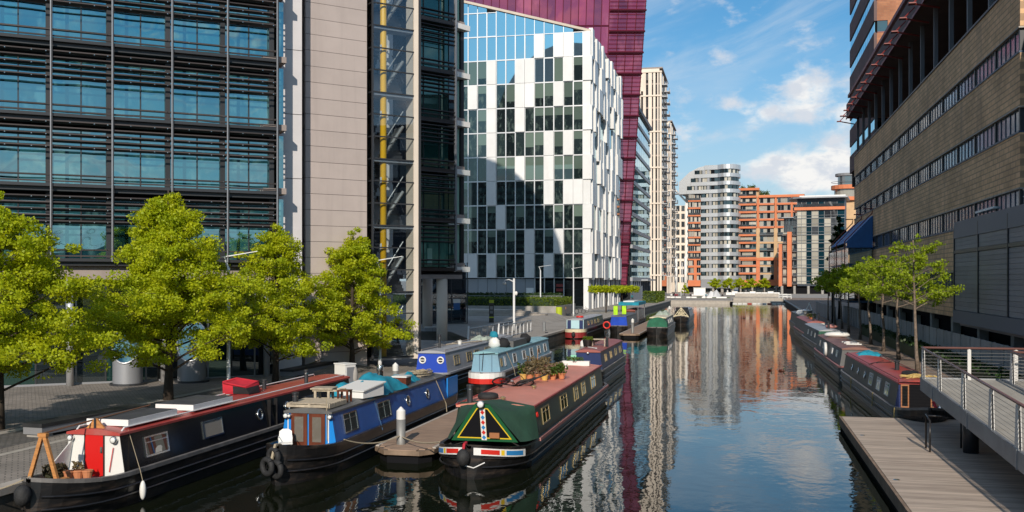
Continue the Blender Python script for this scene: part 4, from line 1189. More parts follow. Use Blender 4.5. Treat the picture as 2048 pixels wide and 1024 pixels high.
# ------------------------------------------------------------------ concrete panel fence and dark hedge by the path
fe = thing('panel_fence', 'grey concrete panel fence running along the right path under the buildings', 'fence', (12.2, 0, 0), 0)
y = 18.0
while y < 128:
    piece('fence_panel', G['fence'], fe, 0, .12, y + .02, y + 2.38, QZ, 2.88)
    piece('fence_post', G['concrete'], fe, -.05, .17, y - .04, y + .015, QZ, 2.9)
    y += 2.4
dr = thing('dark_door_fence', 'dark slatted screen beyond the concrete fence on the right path', 'fence', (11.2, 128, 0), 0)
for k in range(16): piece('slat', G['clad_dark'], dr, .0, .1, k * 2.0, k * 2.0 + 1.92, QZ, 2.7)

# ------------------------------------------------------------------ blocks on the street behind the viewpoint (they stand in the window reflections)
for i, (x0, x1, y, h, m_, lb_) in enumerate(((-150, -92, -205, 62, 'plum_brick', 'dark brick office block on the street behind the viewpoint, left'), (-88, -34, -195, 84, 'clad_dark', 'tall grey office block on the street behind the viewpoint, middle'), (-30, 30, -200, 72, 'plum_brick', 'brick office block on the street behind the viewpoint, right'))):
    bb = thing('office_block', lb_, 'office building', (x0, y, 0), 0, 'office blocks behind the viewpoint')
    MB().box(0, x1 - x0, -20, 0, .8, h).build('body', G[m_], bb)
    for k in range(int(h / 4) - 1):
        piece('window_band', G['glass_dark'], bb, 2, x1 - x0 - 2, .0, .15, 4 + 4 * k, 6.2 + 4 * k)
# ------------------------------------------------------------------ narrowboats
BM = {}
def paint(name, col, rough=0.38, **k):
    if name not in BM: BM[name] = mat('paint_' + name, col, rough, **k)
    return BM[name]
paint('hull_black', (0.012, 0.0115, 0.012), 0.35, noise=(2, 0.3), dirt=(1.6, (0.085, 0.062, 0.048), 0.7, (0.5, 0.5, 3.0)), bump=(2.5, 0.12))
paint('side_black', (0.010, 0.010, 0.011), 0.22, bump=(1.2, 0.08))
paint('gunwale_grey', (0.16, 0.15, 0.145), 0.5, noise=(2, 0.25))
paint('red_roof', (0.40, 0.055, 0.045), 0.42, noise=(0.7, 0.12), dirt=(0.8, (0.34, 0.16, 0.14), 0.5, (1, 0.5, 1)))
paint('pink_roof', (0.64, 0.235, 0.165), 0.55, noise=(0.6, 0.10), dirt=(0.7, (0.50, 0.26, 0.20), 0.5, (1, 0.5, 1)))
paint('blue_side', (0.030, 0.105, 0.36), 0.4, noise=(0.8, 0.15), dirt=(1.2, (0.06, 0.08, 0.13), 0.35, (1, 0.6, 0.4)))
paint('blue_front', (0.012, 0.22, 0.64), 0.35, noise=(0.8, 0.08))
paint('royal_blue', (0.010, 0.055, 0.42), 0.45)
paint('navy', (0.016, 0.030, 0.105), 0.35, noise=(0.8, 0.15))
paint('dark_green', (0.012, 0.030, 0.018), 0.3, noise=(0.8, 0.15))
paint('bright_green', (0.014, 0.105, 0.040), 0.4)
paint('bottle_green', (0.022, 0.085, 0.050), 0.45)
paint('pale_blue', (0.20, 0.36, 0.47), 0.45, noise=(0.9, 0.10), dirt=(0.9, (0.2, 0.26, 0.3), 0.4, (1, 0.6, 1)))
paint('turquoise', (0.22, 0.42, 0.47), 0.5, noise=(0.8, 0.10))
paint('silver_grey', (0.34, 0.35, 0.38), 0.45, noise=(0.8, 0.08), dirt=(0.9, (0.25, 0.25, 0.26), 0.4, (1, 0.5, 1)))
paint('mid_grey', (0.10, 0.10, 0.10), 0.5, noise=(0.9, 0.2), dirt=(0.9, (0.16, 0.15, 0.14), 0.5, (1, 0.6, 1)))
paint('cream', (0.68, 0.60, 0.42), 0.45, noise=(1.5, 0.06))
paint('maroon', (0.26, 0.03, 0.03), 0.45)
paint('red', (0.58, 0.010, 0.008), 0.4)
paint('brick_roof', (0.30, 0.085, 0.07), 0.5, noise=(0.8, 0.18))
paint('dull_pink', (0.38, 0.165, 0.15), 0.55, noise=(0.8, 0.12))
paint('yellow', (0.80, 0.55, 0.03), 0.4)
paint('sky', (0.03, 0.22, 0.52), 0.4)
paint('scarlet', (0.62, 0.03, 0.02), 0.4)
paint('mahogany', (0.115, 0.030, 0.014), 0.35, noise=(4, 0.25, (1, 1, .2)))
paint('teak', (0.33, 0.13, 0.05), 0.45)
paint('ice_blue', (0.42, 0.62, 0.68), 0.4)
paint('mid_black', (0.022, 0.021, 0.021), 0.4, noise=(0.8, 0.3), dirt=(0.9, (0.07, 0.06, 0.055), 0.5, (1, 0.8, 0.4)))
paint('dull_brown', (0.22, 0.10, 0.075), 0.55, noise=(0.8, 0.2))
paint('white_cream', (0.7, 0.68, 0.62), 0.45)
G['rope_straw'] = mat('straw_rope', (0.50, 0.36, 0.13), 0.9, bump=(60, 0.7))
paint('ice_green', (0.25, 0.6, 0.42), 0.5)
G['rag_green'] = fabric('rag_cloth', (0.36, 0.42, 0.36), 0.9, 3.0)
G['lime'] = fabric('lime_cloth', (0.42, 0.75, 0.02), 0.5, 3.0)
G['canvas_mid'] = fabric('green_cover_cloth', (0.02, 0.13, 0.075), 0.8, 3.0)
G['canvas'] = fabric('green_canvas', (0.018, 0.060, 0.037), 0.6, 2.2)
G['canvas_black'] = fabric('black_canvas', (0.012, 0.012, 0.014), 0.5, 2.5)
G['tarp'] = fabric('turquoise_tarp', (0.010, 0.24, 0.34), 1.0, 3.0)
G['tarp_blue'] = fabric('blue_tarp', (0.008, 0.055, 0.42), 0.4, 2.0)
G['red_bag'] = fabric('red_bag', (0.45, 0.015, 0.03), 0.9, 3.5)
G['rubber'] = mat('rubber', (0.02, 0.02, 0.021), 0.75, noise=(6, 0.3), bump=(18, 0.6))
G['rope'] = mat('rope', (0.36, 0.30, 0.21), 0.9, bump=(60, 0.7))
G['rope_blue'] = mat('blue_rope', (0.05, 0.12, 0.22), 0.9)
G['deck_steel'] = mat('deck_steel', (0.09, 0.088, 0.085), 0.7, noise=(2, 0.3))
G['pallet'] = mat('pallet_wood', (0.42, 0.35, 0.26), 0.8, noise=(5, 0.25, (1, 5, 1)))
G['solar'] = mat('solar_panel', (0.065, 0.065, 0.07), 0.65, noise=(1.2, 0.2), spec=0.25)
G['terracotta_pot'] = mat('flower_pot', (0.50, 0.19, 0.085), 0.8, rnd=0.12)
G['pot_yellow'] = mat('yellow_pot', (0.6, 0.38, 0.1), 0.7, rnd=0.1)
G['soil'] = mat('potting_soil', (0.03, 0.022, 0.015), 0.95)
G['plant_green'] = leafmat('pot_plant_leaf', (0.10, 0.16, 0.02), (0.05, 0.09, 0.015), 0.3)
G['plant_dry'] = leafmat('dry_plant_leaf', (0.20, 0.15, 0.075), (0.13, 0.10, 0.05), 0.2)
G['plant_dark'] = leafmat('dark_heather_leaf', (0.07, 0.05, 0.03), (0.035, 0.04, 0.015), 0.2)
G['boat_glass'] = glassmat('boat_window', (0.030, 0.030, 0.030), 0.16, rnd=0.5)
G['boat_curtain'] = glassmat('boat_curtain', (0.26, 0.23, 0.19), 0.10, rnd=0.4)
G['plastic_white'] = mat('white_plastic', (0.72, 0.71, 0.68), 0.4)
G['brass'] = mat('brass_frame', (0.42, 0.33, 0.17), 0.35, 0.6)
G['mahogany_wood'] = mat('dark_wood', (0.16, 0.075, 0.035), 0.6)
class Boat:
    """a narrowboat in its own frame: x to starboard of the viewer, y away from the near end"""
    def __init__(s, label, X, Y, L, beam=2.1, rz=0.0, zg=.85, zr=1.85, y1=2.5, y2=None, bow=2.6, stern=1.2, rise=.32, hull='hull_black', band='gunwale_grey', side='side_black', roof='red_roof', front=None, cab_in=.13, tumble=.16, deckz=None, simple=False):
        s.L, s.b, s.zg, s.zr, s.y1 = L, beam / 2, zg, zr, y1
        s.y2 = y2 if y2 is not None else L - 1.8
        s.bow, s.st, s.rise = bow, stern, rise
        s.wb, s.wt = beam / 2 - cab_in, beam / 2 - cab_in - tumble
        s.root = thing('narrowboat', label, 'narrowboat', (X, Y, 0), rz, 'narrowboats moored in the canal basin')
        ys = sorted(set([0, .12, .3, .6, 1.0, 1.5, 2.0, bow, y1, L * .5, L - stern, L - stern * .5, L - stern * .2, L]))
        g = MB(); n = len(ys)
        for y in ys:
            w_, z = s.hw(y), s.zgun(y)
            lo = w_ * (.86 if y > bow else .62 + .24 * y / bow)
            g.v += [(-w_, y, z), (-w_ * .99, y, z - .28), (-lo, y, -.35), (lo, y, -.35), (w_ * .99, y, z - .28), (w_, y, z)]
        for i in range(n - 1):
            for j in range(5):
                a = i * 6 + j
                g.f.append((a, a + 1, a + 7, a + 6)); g.k.append(0)
        g.f += [(5, 4, 3, 2, 1, 0), tuple((n - 1) * 6 + j for j in range(6))]; g.k += [0, 0]
        g.build('hull', BM[hull], s.root)
        g = MB()
        for y in ys:
            w_, z = s.hw(y), s.zgun(y)
            wi = max(.01, w_ - .11)
            g.v += [(-w_ - .015, y, z - .07), (-w_ - .015, y, z + .035), (-wi, y, z + .035), (-wi, y, z - .10), (wi, y, z - .10), (wi, y, z + .035), (w_ + .015, y, z + .035), (w_ + .015, y, z - .07)]
        for i in range(n - 1):
            for j in (0, 1, 2, 4, 5, 6):
                a = i * 8 + j
                g.f.append((a, a + 8, a + 9, a + 1)); g.k.append(0)
        g.f += [(0, 1, 2, 3, 4, 5, 6, 7)]; g.k += [0]
        g.build('gunwale', BM[band], s.root)
        g = MB(); dzv = zg - .12 if deckz is None else deckz
        for y in ys: g.v += [(-s.hw(y) + .02, y, min(dzv + .25 * (s.zgun(y) - zg), s.zgun(y) - .06)), (s.hw(y) - .02, y, min(dzv + .25 * (s.zgun(y) - zg), s.zgun(y) - .06))]
        for i in range(n - 1): g.f.append((2 * i, 2 * i + 1, 2 * i + 3, 2 * i + 2)); g.k.append(0)
        g.build('deck', G['deck_steel'], s.root)
        for fz, o_ in (((.62, .02), (.30, .015)) if not simple else ((.5, .02),)):
            g = MB()
            for sg in (-1, 1):
                pts = [(sg * (s.hw(y) * (.985 if y > .5 else 1) + o_), y, .10 + (s.zgun(y) - .14) * fz) for y in ys if y > 0]
                g.tube(pts, .032, 5)
            g.build('rubbing_strake', BM[hull], s.root)
        # cabin
        c = []
        for y in (y1, s.y2): c += [(-s.wb, y, zg), (-s.wt, y, zr), (s.wt, y, zr), (s.wb, y, zg)]
        MB().add(c, [(4, 5, 1, 0), (3, 2, 6, 7), (4, 7, 6, 5)]).build('cabin_side', BM[side], s.root)
        g = MB(); m = 8; cam_ = .10
        for y in (y1 - .07, s.y2 + .07):
            for i in range(m + 1):
                x = -s.wt - .05 + (2 * s.wt + .1) * i / m
                g.v.append((x, y, zr + .012 + cam_ * (1 - (2 * i / m - 1) ** 2)))
            g.v += [(s.wt + .05, y, zr - .05), (-s.wt - .05, y, zr - .05)]
        k = m + 3
        for i in range(k): g.f.append((i, (i + 1) % k, k + (i + 1) % k, k + i)); g.k.append(0)
        g.f += [tuple(range(k - 1, -1, -1)), tuple(range(k, 2 * k))]; g.k += [0, 0]
        g.build('roof', BM[roof], s.root)
        fp = [(-s.wb, y1, zg - .3), (s.wb, y1, zg - .3), (s.wb, y1, zg), (s.wt, y1, zr)] + [(s.wt * (1 - 2 * i / 8), y1, zr + cam_ * (1 - (1 - 2 * i / 8) ** 2)) for i in range(9)] + [(-s.wt, y1, zr), (-s.wb, y1, zg)]
        MB().add(fp, [tuple(range(len(fp)))]).build('cabin_front', BM[front or side], s.root)
    def hw(s, y):
        if y < s.bow:
            t_ = y / s.bow; return max(.07, s.b * (1 - (1 - t_) ** 2.2) ** .62)
        if y > s.L - s.st:
            t_ = (s.L - y) / s.st; return max(.35, s.b * (1 - (1 - t_) ** 2.4) ** .5)
        return s.b
    def zgun(s, y):
        if y < s.bow: return s.zg + s.rise * (1 - y / s.bow) ** 2
        if y > s.L - 2.2: return s.zg + .12 * ((y - s.L + 2.2) / 2.2) ** 2
        return s.zg
    def sp(s, y, z, sg=1, off=0.0):
        """point on the cabin side"""
        t_ = (z - s.zg) / (s.zr - s.zg)
        return (sg * (s.wb + (s.wt - s.wb) * t_ + off), y, z)
    def onside(s, g, sg=1):
        return g.xf(lambda a, off, z: s.sp(a, z, sg, off))
    def win(s, y, w_, z0, z1, sg=1, frame='chrome', glass='boat_glass', bars=1, arch=False):
        g = MB(); t_ = .045
        for (a, b_, c, d_) in ((y, y + w_, z0, z0 + t_), (y, y + w_, z1 - t_, z1), (y, y + t_, z0 + t_, z1 - t_), (y + w_ - t_, y + w_, z0 + t_, z1 - t_)):
            g.box(a, b_, -.01, .03, c, d_)
        if bars: g.box(y + t_, y + w_ - t_, 0, .025, z1 - .30 * (z1 - z0) - .015, z1 - .30 * (z1 - z0) + .015)
        if bars > 1: g.box(y + w_ / 2 - .015, y + w_ / 2 + .015, 0, .024, z0 + t_, z1 - t_)
        o = s.onside(g, sg).build('window', G[frame], s.root)
        p = MB().quad((y + t_, .012, z0 + t_), (y + w_ - t_, .012, z0 + t_), (y + w_ - t_, .012, z1 - t_), (y + t_, .012, z1 - t_))
        s.onside(p, sg).build('pane', G[glass], o)
        return o
    def port(s, y, z, r=.16, sg=1):
        g = MB(); n = 18
        rim = [(y + r * math.cos(2 * math.pi * j / n), .02, z + r * math.sin(2 * math.pi * j / n)) for j in range(n + 1)]
        s.onside(g, sg)
        o = MB().tube([s.sp(a, c, sg, b_) for a, b_, c in rim], .03, 6).build('porthole', G['chrome'], s.root, smooth=True)
        MB().quad(*[s.sp(a, c, sg, .01) for a, b_, c in rim[:-1]]).build('pane', G['boat_glass'], o)
    def rails(s, y0=None, y1=None, m_='white', inset=.08):
        y0 = s.y1 + .3 if y0 is None else y0; y1 = s.y2 - .3 if y1 is None else y1
        for sg in (-1, 1):
            x = sg * (s.wt - inset)
            MB().tube([(x, y0 - .12, s.zr + .03), (x, y0, s.zr + .12), (x, y1, s.zr + .12), (x, y1 + .12, s.zr + .03)], .022, 6).build('grab_rail', G[m_] if m_ in G else BM[m_], s.root)
    def chimney(s, x, y, h=.6, r=.075):
        z = s.zr + .06
        o = MB().lathe([(r, z), (r, z + h), (r * 1.25, z + h), (r * 1.25, z + h + .05), (r * .9, z + h + .06)], x, y, 12).build('chimney', G['steel_dark'], s.root, smooth=False)
        MB().lathe([(r * 1.04, z + h * .8), (r * 1.04, z + h * .86)], x, y, 12).build('brass_band', G['chrome'], o)
    def vent(s, x, y):
        z = s.zr + .10
        MB().lathe([(.05, z - .05), (.05, z + .05), (.10, z + .06), (.10, z + .10), (.05, z + .13)], x, y, 10).build('roof_vent', G['brass'], s.root)
    def headlamp(s, x, z, y=None, r=.12):
        y = s.y1 - .1 if y is None else y
        g = MB(); g.lathe([(.03, -.16), (r * .7, -.12), (r, 0), (r, .03)], n=16)
        g.xf(lambda a, b_, c: (x + a, y - c, z + b_))
        o = g.build('headlamp', G['chrome'], s.root, smooth=True)
        g = MB(); g.lathe([(r * .9, .0), (r * .6, .035), (.01, .045)], n=16); g.xf(lambda a, b_, c: (x + a, y - c - .03, z + b_))
        g.build('lens', G['lens'], o, smooth=True)
    def mw(s, *p): return s.root.matrix_basis @ Vector(p)
G['lens'] = mat('lamp_lens', (0.75, 0.75, 0.72), 0.08, spec=0.8)
def fender(label, p, rnd_=None, tyre=False):
    if tyre:
        o = MB().torus((0, 0, 0), .21, .085, (.5, 1, 0), 18, 8).build('tyre_fender', G['rubber'], None, p, smooth=True)
        MB()
    else:
        o = MB().blobby((0, 0, 0), .20, .20, .26, random.Random(3), 14, 10, .04).build('rope_fender', G['rubber'], None, p, smooth=True)
    return tag(o, label, 'fender')
def line(label, pts, r=.014, m_='rope', sag=0.0, name='mooring_rope', n=10):
    P = []
    for (a, b_) in zip(pts, pts[1:]):
        a, b_ = Vector(a), Vector(b_)
        for i in range(n):
            t_ = i / n
            p = a.lerp(b_, t_); p.z -= sag * 4 * t_ * (1 - t_); P.append(p)
    P.append(Vector(pts[-1]))
    c = P[0].copy()
    return tag(MB().tube([p - c for p in P], r, 5).build(name, G[m_], None, c), label, 'rope')
def plant_tuft(parent, x, y, z, h, r, n, m_, seed, name='foliage'):
    rn = np.random.default_rng(seed)
    vs, fs = [], []
    for i in range(n):
        a, e = rn.uniform(0, 2 * math.pi), rn.uniform(0, 1)
        c = np.array([x + r * math.sqrt(rn.uniform(0, 1)) * math.cos(a), y + r * math.sqrt(rn.uniform(0, 1)) * math.sin(a), z + h * (e ** .8)])
        u = rn.normal(size=3); u /= np.linalg.norm(u); v = np.cross(u, rn.normal(size=3)); v /= np.linalg.norm(v)
        s_ = rn.uniform(.03, .075)
        b = len(vs)
        vs += [tuple(c + u * s_ * 1.5), tuple(c + v * s_ * .6), tuple(c - u * s_), tuple(c - v * s_ * .6)]
        fs.append((b, b + 1, b + 2, b + 3))
    return MB().add(vs, fs).build(name, G[m_], parent)
def flowerpot(label, p, r=.12, h=.22, leaf=None, seed=1, group='flower pots on the boats', m_='terracotta_pot'):
    o = thing('flower_pot', label, 'flower pot', p, 0, group)
    MB().lathe([(r * .72, 0), (r, h * .85), (r * 1.12, h * .85), (r * 1.12, h), (r * .95, h)], n=12).build('pot', G[m_], o, smooth=False)
    MB().lathe([(r * .9, h * .9), (.01, h * .93)], n=10).build('soil', G['soil'], o)
    if leaf: plant_tuft(o, 0, 0, h * .9, leaf[0], leaf[1], leaf[2], leaf[3], seed)
    return o
# ---- A: black boat with the red door
A = Boat('long black narrowboat with a red roof, white front and bright red door, nearest the camera', -16.83, 21.0, 20.3, 2.1, 0, .88, 1.92, y1=2.55, y2=18.4, roof='red_roof', front='white_front' if 0 else 'hull_black', rise=.30)
MB().add([(x * .985, A.y1 - .015, z) for x, y, z in [(-A.wb, 0, A.zg - .3), (A.wb, 0, A.zg - .3), (A.wb, 0, A.zg), (A.wt, 0, A.zr)] + [(A.wt * (1 - 2 * i / 8), 0, A.zr + .09 * (1 - (1 - 2 * i / 8) ** 2)) for i in range(9)] + [(-A.wt, 0, A.zr), (-A.wb, 0, A.zg)]], [tuple(range(15))]).build('white_front_panel', G['plastic_white'], A.root)
dr_ = MB().box(-.27, .27, -.05, -.02, A.zg - .25, A.zr - .05).build('door', BM['red'], A.root, (.02, A.y1, 0))
MB().box(-.30, -.27, -.055, -.015, A.zg - .25, A.zr).box(.27, .30, -.055, -.015, A.zg - .25, A.zr).box(-.30, .30, -.055, -.015, A.zr - .05, A.zr - .01).build('door_frame', G['black'], dr_)
MB().box(.20, .26, -.08, -.05, 1.40, 1.56).build('handle', G['chrome'], dr_)
A.headlamp(.64, 1.76, r=.10); A.headlamp(-.66, 1.78, r=.085)
MB().tube([(.60, A.y1 - .06, 1.55), (.48, A.y1 - .06, .9)], .012, 5).build('red_rod', BM['red'], A.root)
A.win(3.55, 1.15, 1.12, 1.68); A.win(6.6, 1.2, 1.15, 1.68, glass='boat_curtain', bars=0); A.port(10.3, 1.42, .17); A.win(13.9, 1.2, 1.18, 1.62, glass='boat_curtain')
A.port(12.4, 1.42, .17)
A.rails()
MB().box(A.wb - .10, A.wb + .03, 10.9, 10.93, .9, 1.85).box(A.wb - .10, A.wb + .03, 11.4, 11.43, .9, 1.85).build('side_hatch', G['black'], A.root)
A.chimney(.45, 14.9, .5); A.chimney(-.1, 12.5, .35)
MB().tube([(-.62, A.y1 - .05, 1.75), (-.75, A.y1 - 1.0, 1.0)], .012).tube([(-.62, A.y1 - .05, 1.75), (-.8, A.y1 - .2, .95)], .012).quad((-.62, A.y1 - .06, 1.72), (-.78, A.y1 - 1.0, 1.0), (-.74, A.y1 - .06, .98)).build('canvas_flap', G['plastic_white'], A.root)
for i, (y, z) in enumerate(((3.1, 0), (6.4, 0))):
    so = thing('solar_panel', ('front' if i == 0 else 'rear') + ' dark solar panel on a white frame on the red boat roof', 'solar panel', tuple(A.mw(.02, y, A.zr + .10)), 0, 'solar panels on the red roof')
    MB().box(-.62, .62, 0, 2.35, .16, .20).build('panel', G['solar'], so)
    MB().box(-.64, .64, -.03, 0, .02, .19).box(-.64, -.61, 0, 2.35, .02, .19).box(.61, .64, 0, 2.35, .02, .19).box(-.64, .64, 2.35, 2.38, .02, .19).build('frame', G['white'], so)
bg_ = thing('folded_bag', 'bright red and black soft bag on the red roof of the black boat', 'bag', tuple(A.mw(-.25, 11.1, A.zr + .11)))
MB().add([(-.5, -.42, 0), (.46, -.38, 0), (.5, .45, 0), (-.46, .42, 0), (-.55, -.36, .40), (.36, -.44, .26), (.44, .40, .36), (-.42, .36, .47), (0, -.02, .30)], [(3, 2, 1, 0), (0, 1, 5, 4), (1, 2, 6, 5), (2, 3, 7, 6), (3, 0, 4, 7), (4, 5, 8), (5, 6, 8), (6, 7, 8), (7, 4, 8)]).build('bag_body', G['red_bag'], bg_)
MB().tube([(-.5, -.4, .40), (.34, -.46, .27), (.42, .42, .37), (-.4, .38, .48), (-.52, -.38, .41)], .035, 6).build('piping', G['red_bag'], bg_, smooth=True)
MB().add([(-.1, -.44, .02), (.50, -.41, .02), (.54, .30, .02), (.49, .30, .27), (.40, -.46, .23), (-.1, -.46, .29)], [(0, 1, 4, 5), (1, 2, 3, 4)]).build('dark_panel', G['canvas_black'], bg_)
# A-frame, gangplank, pots, dark plants on the bow
af = thing('timber_trestle', 'orange timber A-frame trestle standing on the bow of the black boat', 'trestle', tuple(A.mw(-.18, .75, .98)))
for sg in (-1, 1):
    MB().add([(sg * .40 - .05, -.03, 0), (sg * .40 + .05, -.03, 0), (sg * .03 + .05, -.03, 1.15), (sg * .03 - .05, -.03, 1.15), (sg * .40 - .05, .05, 0), (sg * .40 + .05, .05, 0), (sg * .03 + .05, .05, 1.15), (sg * .03 - .05, .05, 1.15)],
             [(0, 1, 2, 3), (7, 6, 5, 4), (0, 4, 5, 1), (1, 5, 6, 2), (2, 6, 7, 3), (3, 7, 4, 0)]).build('leg', G['wood_orange'], af)
MB().box(-.12, .12, -.05, .07, 1.10, 1.19).build('head_block', G['wood_orange'], af)
MB().box(.30, .55, -.06, .3, -.02, .06).build('foot_block', G['wood_orange'], af)
tr2 = thing('timber_ridge_block', 'small triangular timber block at the front edge of the red roof', 'block', tuple(A.mw(-.05, A.y1 + .1, A.zr + .10)))
MB().add([(-.28, 0, 0), (.28, 0, 0), (.03, 0, .27), (-.03, 0, .27), (-.28, .06, 0), (.28, .06, 0), (.03, .06, .27), (-.03, .06, .27)], [(0, 1, 2, 3), (7, 6, 5, 4), (0, 4, 5, 1), (1, 5, 6, 2), (2, 6, 7, 3), (3, 7, 4, 0)]).build('triangle', G['wood_orange'], tr2)
MB().box(-.03, .03, -.03, 0, .0, .27).build('dark_slot', G['steel_dark'], tr2)
pl = MB().tube([(0, 0, 0), (0, 4.6, .14)], .022, 4).build('boat_pole', G['mahogany_wood'], None, tuple(A.mw(-.18, .80, 2.17)))
tag(pl, 'long wooden pole laid from the trestle top back along the red roof', 'pole')
for i, (x, y, r, lf) in enumerate(((-.05, 1.55, .12, None), (.12, 1.70, .14, (.22, .13, 60, 'plant_dry')), (.36, 1.75, .13, None))):
    flowerpot(('left empty', 'middle, dry plant', 'right empty')[i] + ' terracotta pot on the bow before the red door', tuple(A.mw(x, y, A.zg - .06)), r, .27, lf, i)
sh = thing('potted_shrub', 'dark bushy potted shrub beside the trestle on the black bow', 'shrub', tuple(A.mw(-.42, 1.5, A.zg - .1)))
MB().lathe([(.16, 0), (.2, .3)], n=10).build('pot', G['soil'], sh)
plant_tuft(sh, 0, 0, .15, .30, .30, 300, 'plant_dark', 4)
fender('grey rope button fender hanging at the bow tip of the black boat', tuple(A.mw(0, -.20, .82)))
fe_ = MB().blobby((0, 0, 0), .085, .085, .26, random.Random(2), 12, 9, .02).build('white_fender', G['plastic_white'], None, tuple(A.mw(1.18, 2.95, .36)), smooth=True)
tag(fe_, 'long white fender hung on a line from the red roofed black boat', 'fender')
line('thin line from the red roof edge down to the white fender', [A.mw(A.wt - .02, 2.95, A.zr + .05), A.mw(1.10, 2.95, .9), A.mw(1.18, 2.95, .60)], .01)
line('mooring rope from the black bow to the quay edge', [A.mw(-.1, .2, 1.2), (QL - .3, 20.0, QZ + .05)], .02, sag=.12)
# ---- B: blue boat
B = Boat('blue narrowboat with brown panelled doors and a cluttered roof, second from the left', -13.2, 26.9, 16.4, 2.1, 0, .92, 1.88, y1=2.2, y2=14.4, side='blue_side', roof='deck_green' if 0 else 'mid_grey', front='blue_front', band='hull_black', rise=.25)
for sg in (-1, 1):
    MB().box(sg * .30 - .27, sg * .30 + .27, -.05, -.01, B.zg - .25, B.zr - .02).build('door', BM['mahogany'], B.root, (0, B.y1, 0))
    o = MB().box(sg * .30 - .15, sg * .30 + .15, -.06, -.05, B.zg + .02, B.zr - .16).build('door_glass', G['boat_curtain'], B.root, (0, B.y1, 0))
MB().box(-.62, .62, -.06, -.02, B.zr - .03, B.zr + .02).build('door_lintel', BM['mahogany'], B.root, (0, B.y1, 0))
for x in (-.68, .68): MB().box(x - .015, x + .015, -.03, -.005, B.zg, B.zr).build('white_trim', G['white'], B.root, (0, B.y1, 0))
B.headlamp(-.72, 1.74, r=.09); B.headlamp(.76, 1.74, r=.08); B.headlamp(-.60, 1.74, r=.06)
B.win(3.0, 1.15, 1.10, 1.72, bars=2); B.win(6.1, 1.25, 1.12, 1.70, bars=2); B.port(9.3, 1.42, .18); B.port(11.7, 1.42, .18)
MB().box(-.02, .03, 14.35, 15.9, .95, 1.78).xf(lambda x, y, z: (x + B.wb - .03, y, z)).build('stern_side_wing', BM['blue_front'], B.root)
MB().tube([(.0, 14.9, 1.0), (.0, 15.3, 1.9), (-.4, 15.4, 2.02)], .03, 6).build('tiller', G['steel_dark'], B.root)
for j in range(3): fender(['upper', 'lower left', 'lower right'][j] + ' black tyre fender bunched at the bow of the blue boat', tuple(B.mw((-.05, -.16, .10)[j], (-.10, -.28, -.22)[j], (.86, .60, .52)[j])), tyre=True)
line('rope bundle over the blue bow down to the tyres', [B.mw(0, .25, 1.15), B.mw(0, -.1, 1.2), B.mw(-.05, -.22, .8)], .05, m_='rope', n=4)
ch = thing('white_chair', 'white plastic chair with rounded back on the blue boat bow', 'chair', tuple(B.mw(-.42, 1.45, .80)), R(25))
ch.scale = (.85, .85, .85)
MB().add([(-.24, .18, .25), (.24, .18, .25), (.22, .30, .62), (.10, .33, .70), (-.10, .33, .70), (-.22, .30, .62), (-.24, .21, .25), (.24, .21, .25), (.22, .33, .62), (.10, .36, .70), (-.10, .36, .70), (-.22, .33, .62)],
         [(0, 1, 2, 3, 4, 5), (11, 10, 9, 8, 7, 6), (0, 6, 7, 1), (1, 7, 8, 2), (2, 8, 9, 3), (3, 9, 10, 4), (4, 10, 11, 5), (5, 11, 6, 0)]).build('backrest', G['plastic_white'], ch)
MB().box(-.25, .25, -.25, .22, .22, .26).build('seat', G['plastic_white'], ch)
for x in (-.22, .22):
    for y in (-.2, .18): MB().tube([(x, y, 0), (x * .9, y * .9, .23)], .02, 5).build('leg', G['plastic_white'], ch)
    MB().tube([(x * 1.1, .2, .45), (x * 1.1, -.2, .45), (x, -.2, .22)], .018, 5).build('armrest', G['plastic_white'], ch)
rz_ = B.zr + .09
pa = thing('wooden_pallet', 'weathered wooden pallet lying on the front of the blue boat roof', 'pallet', tuple(B.mw(-.1, 2.35, rz_)))
for k in range(8): piece('slat', G['pallet'], pa, -.72, .74, .02 + k * .18, .15 + k * .18, .12, .145)
for x in (-.7, 0, .66): piece('bearer', G['pallet'], pa, x, x + .08, .02, 1.42, 0, .12)
piece('edge_board', G['pallet'], pa, -.72, .74, -.005, .02, .02, .10)
B.chimney(-.68, 2.7, .42, .09)
tf = thing('timber_frame_box', 'rough timber crate with open sides on the blue boat roof', 'crate', tuple(B.mw(-.15, 4.0, rz_)), R(8))
for (x, y) in ((-.4, 0), (.05, 0), (-.4, .5), (.05, .5)): piece('upright', G['pallet'], tf, x - .04, x + .04, y - .04, y + .04, 0, .40)
for z in (.02, .34): piece('rail', G['pallet'], tf, -.5, .5, -.03, .03, z, z + .06); piece('rail', G['pallet'], tf, -.5, .5, .47, .53, z, z + .06)
piece('top_board', G['pallet'], tf, -.55, .2, -.1, .6, .41, .45)
st_ = thing('dark_stool', 'small dark square stool beside the timber crate on the blue roof', 'stool', tuple(B.mw(.42, 4.1, rz_)))
for (x, y) in ((-.16, -.16), (.16, -.16), (-.16, .16), (.16, .16)): piece('leg', BM['mahogany'], st_, x - .03, x + .03, y - .03, y + .03, 0, .36)
piece('seat', BM['mahogany'], st_, -.2, .2, -.2, .2, .36, .40)
bx_ = thing('white_roof_box', 'large white lidded box tilted on the blue boat roof', 'box', tuple(B.mw(.15, 5.2, rz_)), R(-12))
MB().add([(-.5, 0, 0), (.55, 0, 0), (.55, 1.3, 0), (-.5, 1.3, 0), (-.5, 0, .22), (.55, 0, .22), (.55, 1.3, .42), (-.5, 1.3, .42)], [(0, 3, 2, 1), (4, 5, 6, 7), (0, 1, 5, 4), (1, 2, 6, 5), (2, 3, 7, 6), (3, 0, 4, 7)]).build('box_body', G['white'], bx_)
